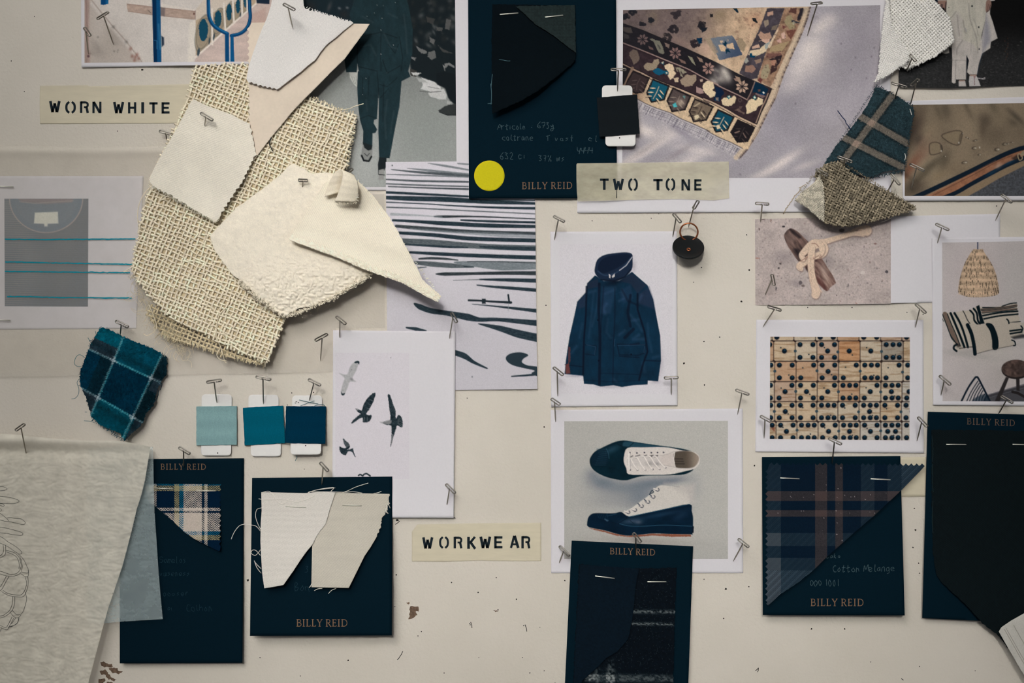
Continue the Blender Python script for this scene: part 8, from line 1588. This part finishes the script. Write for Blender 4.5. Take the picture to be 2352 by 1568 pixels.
def pin(label, a, b, tip, ht, long_=None):
    """a, b: ends of the head bar; tip: where the shaft enters (photograph pixels); ht: height of that surface (mm)"""
    a = np.array(a, float); b = np.array(b, float); m = (a + b) / 2; tip = np.array(tip, float)
    Lp = np.hypot(*(m - tip)); hd = ht + (long_ if long_ else float(np.clip(Lp * .40, 5, 23)))
    T = P(tip[0], tip[1], ht - .4); H = P(m[0], m[1], hd)
    z = H - T; L = np.linalg.norm(z); z /= L
    A = P(a[0], a[1], hd); B_ = P(b[0], b[1], hd); x = B_ - A; hl = np.linalg.norm(x)
    # bar direction that looks the same from the camera but stands square to the shaft
    ray = H - np.array([0, -D, ZC]); ray /= np.linalg.norm(ray)
    k = -(x @ z) / (ray @ z); k = float(np.clip(k, -hl * 1.1, hl * 1.1)); x = x + ray * k; hl = np.linalg.norm(x); x /= hl
    y = np.cross(z, x); y /= np.linalg.norm(y); zz = np.cross(x, y)
    o = bpy.data.objects.new('t_pin', None); col.objects.link(o); o.empty_display_size = .005; o.location = tuple(T)
    o['label'] = label; o['category'] = 'pin'; o['kind'] = 'thing'; o['group'] = 'steel T-pins'
    s = bpy.data.objects.new('shaft', PROTO['shaft']); col.objects.link(s); s.parent = o
    q = Vector(z).to_track_quat('Z', 'Y').to_matrix()
    s.matrix_local = (q @ Matrix.Diagonal((1.55 * S, 1.55 * S, L))).to_4x4()
    h = bpy.data.objects.new('head', PROTO['head']); col.objects.link(h); h.parent = o
    R3 = Matrix((tuple(x), tuple(y), tuple(zz))).transposed()
    M4 = (R3 @ Matrix.Diagonal((S * hl / (34 * S), S, S))).to_4x4(); M4.translation = Vector(H - T) + Vector(y) * (3.1 * S) 
    h.matrix_local = M4
PINS = [
 ('T-pin through the railings photo, with its shaft showing long', (225, 45), (251, 29), (261, 103), 2), ('short slanted T-pin on the left border of the railings photo', (191, 64), (204, 84), (203, 124), 2),
 ('T-pin sunk into the cream twill swatch', (459, 261), (487, 278), (470, 290), 15.5), ('T-pin at the left edge of the cream twill swatch', (365, 303), (397, 312), (383, 322), 3.5),
 ('T-pin through the white herringbone cloth', (649, 11), (675, 25), (673, 67), 18), ('T-pin half hidden behind the rolled canvas top', (794, 403), (812, 389), (806, 415), 23),
 ('T-pin sunk into the fleece swatch', (685, 416), (707, 417), (694, 431), 18), ('T-pin holding the black colour chip', (1403, 162), (1438, 162), (1418, 211), 5),
 ('T-pin at the top edge of the rug print', (1864, 11), (1890, 8), (1854, 83), 1), ('T-pin at the lower edge of the folded white cloth', (2088, 127), (2101, 142), (2082, 163), 8),
 ('T-pin at the top of the grey-blue check swatch', (2047, 192), (2082, 203), (2055, 226), 6), ('T-pin at the right corner of the grey-blue check swatch, tilted up', (2095, 199), (2113, 183), (2091, 241), 6.5),
 ('T-pin between the grey-blue check swatch and the brown linen', (1923, 362), (1956, 374), (1938, 386), 11), ('T-pin on the fold of the brown linen', (1873, 390), (1899, 405), (1886, 411), 13.5),
 ('T-pin in bare wall right of the brown linen', (2043, 400), (2064, 425), (2037, 442), 1), ('T-pin in the lower left of the zip photo', (2089, 379), (2121, 394), (2092, 438), 1.6),
 ('T-pin below the zip photo near the right edge', (2298, 448), (2322, 467), (2286, 507), 1), ('T-pin at the top left corner of the knotted cord print', (1735, 469), (1766, 471), (1747, 511), 1),
 ('T-pin at the top left corner of the lamp and cushions print', (2148, 516), (2178, 530), (2153, 559), 2.4), ('upright T-pin low on the knotted cord print', (1770, 630), (1775, 655), (1757, 678), 1),
 ('T-pin at the top left corner of the dominoes print', (1763, 706), (1794, 715), (1752, 751), 1), ('T-pin at the top right corner of the dominoes print', (2101, 699), (2124, 720), (2102, 752), 1),
 ('T-pin at the bottom left of the lamp and cushions print', (2156, 864), (2181, 885), (2161, 908), 1.8), ('T-pin between the lamp print and the big black swatch card', (2298, 911), (2325, 927), (2293, 951), 2.6),
 ('T-pin at the top left corner of the jacket print', (1270, 498), (1295, 511), (1273, 552), 1.4), ('T-pin at the top right corner of the jacket print', (1544, 492), (1561, 512), (1545, 544), 1),
 ('T-pin carrying the copper ring and black disc', (1601, 460), (1590, 478), (1581, 522), 1), ('T-pin at the bottom left of the jacket print', (1269, 845), (1291, 863), (1281, 910), 1.4),
 ('T-pin at the bottom right of the jacket print', (1526, 870), (1558, 869), (1542, 907), 1.4), ('T-pin at the top left corner of the shoe print', (1264, 917), (1284, 931), (1276, 969), 1),
 ('T-pin at the top right corner of the shoe print', (1689, 897), (1719, 908), (1694, 952), 1), ('T-pin at the bottom left of the shoe print', (1283, 1255), (1305, 1278), (1284, 1293), 1),
 ('T-pin at the bottom right of the shoe print', (1694, 1239), (1718, 1258), (1684, 1289), 1), ('T-pin at the top of the black wool swatch card', (1452, 1225), (1469, 1246), (1460, 1276), 2.4),
 ('T-pin at the left edge of the dominoes print', (1745, 957), (1769, 970), (1755, 1007), 1), ('T-pin at the right edge of the dominoes print', (2106, 959), (2127, 981), (2106, 1013), 1.4),
 ('T-pin at the top of the plaid swatch card', (1902, 1008), (1931, 1022), (1911, 1066), 2.6), ('T-pin at the top of the teal and navy wool swatch', (264, 739), (293, 753), (276, 770), 4.5),
 ('T-pin in the tracing film right of the burlap', (726, 784), (754, 769), (736, 829), 3.5), ('T-pin holding the pale blue colour chip', (475, 880), (509, 875), (498, 925), 1.4),
 ('T-pin holding the teal blue colour chip', (587, 867), (621, 874), (605, 928), 1.4), ('T-pin holding the dark blue colour chip', (707, 873), (735, 887), (710, 920), 2.3),
 ('T-pin at the top of the herringbone check card', (409, 1029), (434, 1044), (422, 1074), 1.8), ('T-pin at the top of the card with two white cloths', (733, 1063), (751, 1083), (739, 1114), 3.6),
 ('T-pin at the bottom right of the bird print', (1022, 1113), (1043, 1134), (1026, 1161), 2.8), ('T-pin at the top left corner of the bird print', (770, 728), (792, 746), (780, 776), 3.6),
 ('T-pin at the top right corner of the bird print', (1034, 719), (1046, 741), (1032, 778), 2.8), ('T-pin holding up the large tissue sheet', (38, 990), (59, 975), (61, 1046), 8),
]
for p_ in PINS: pin(*p_)
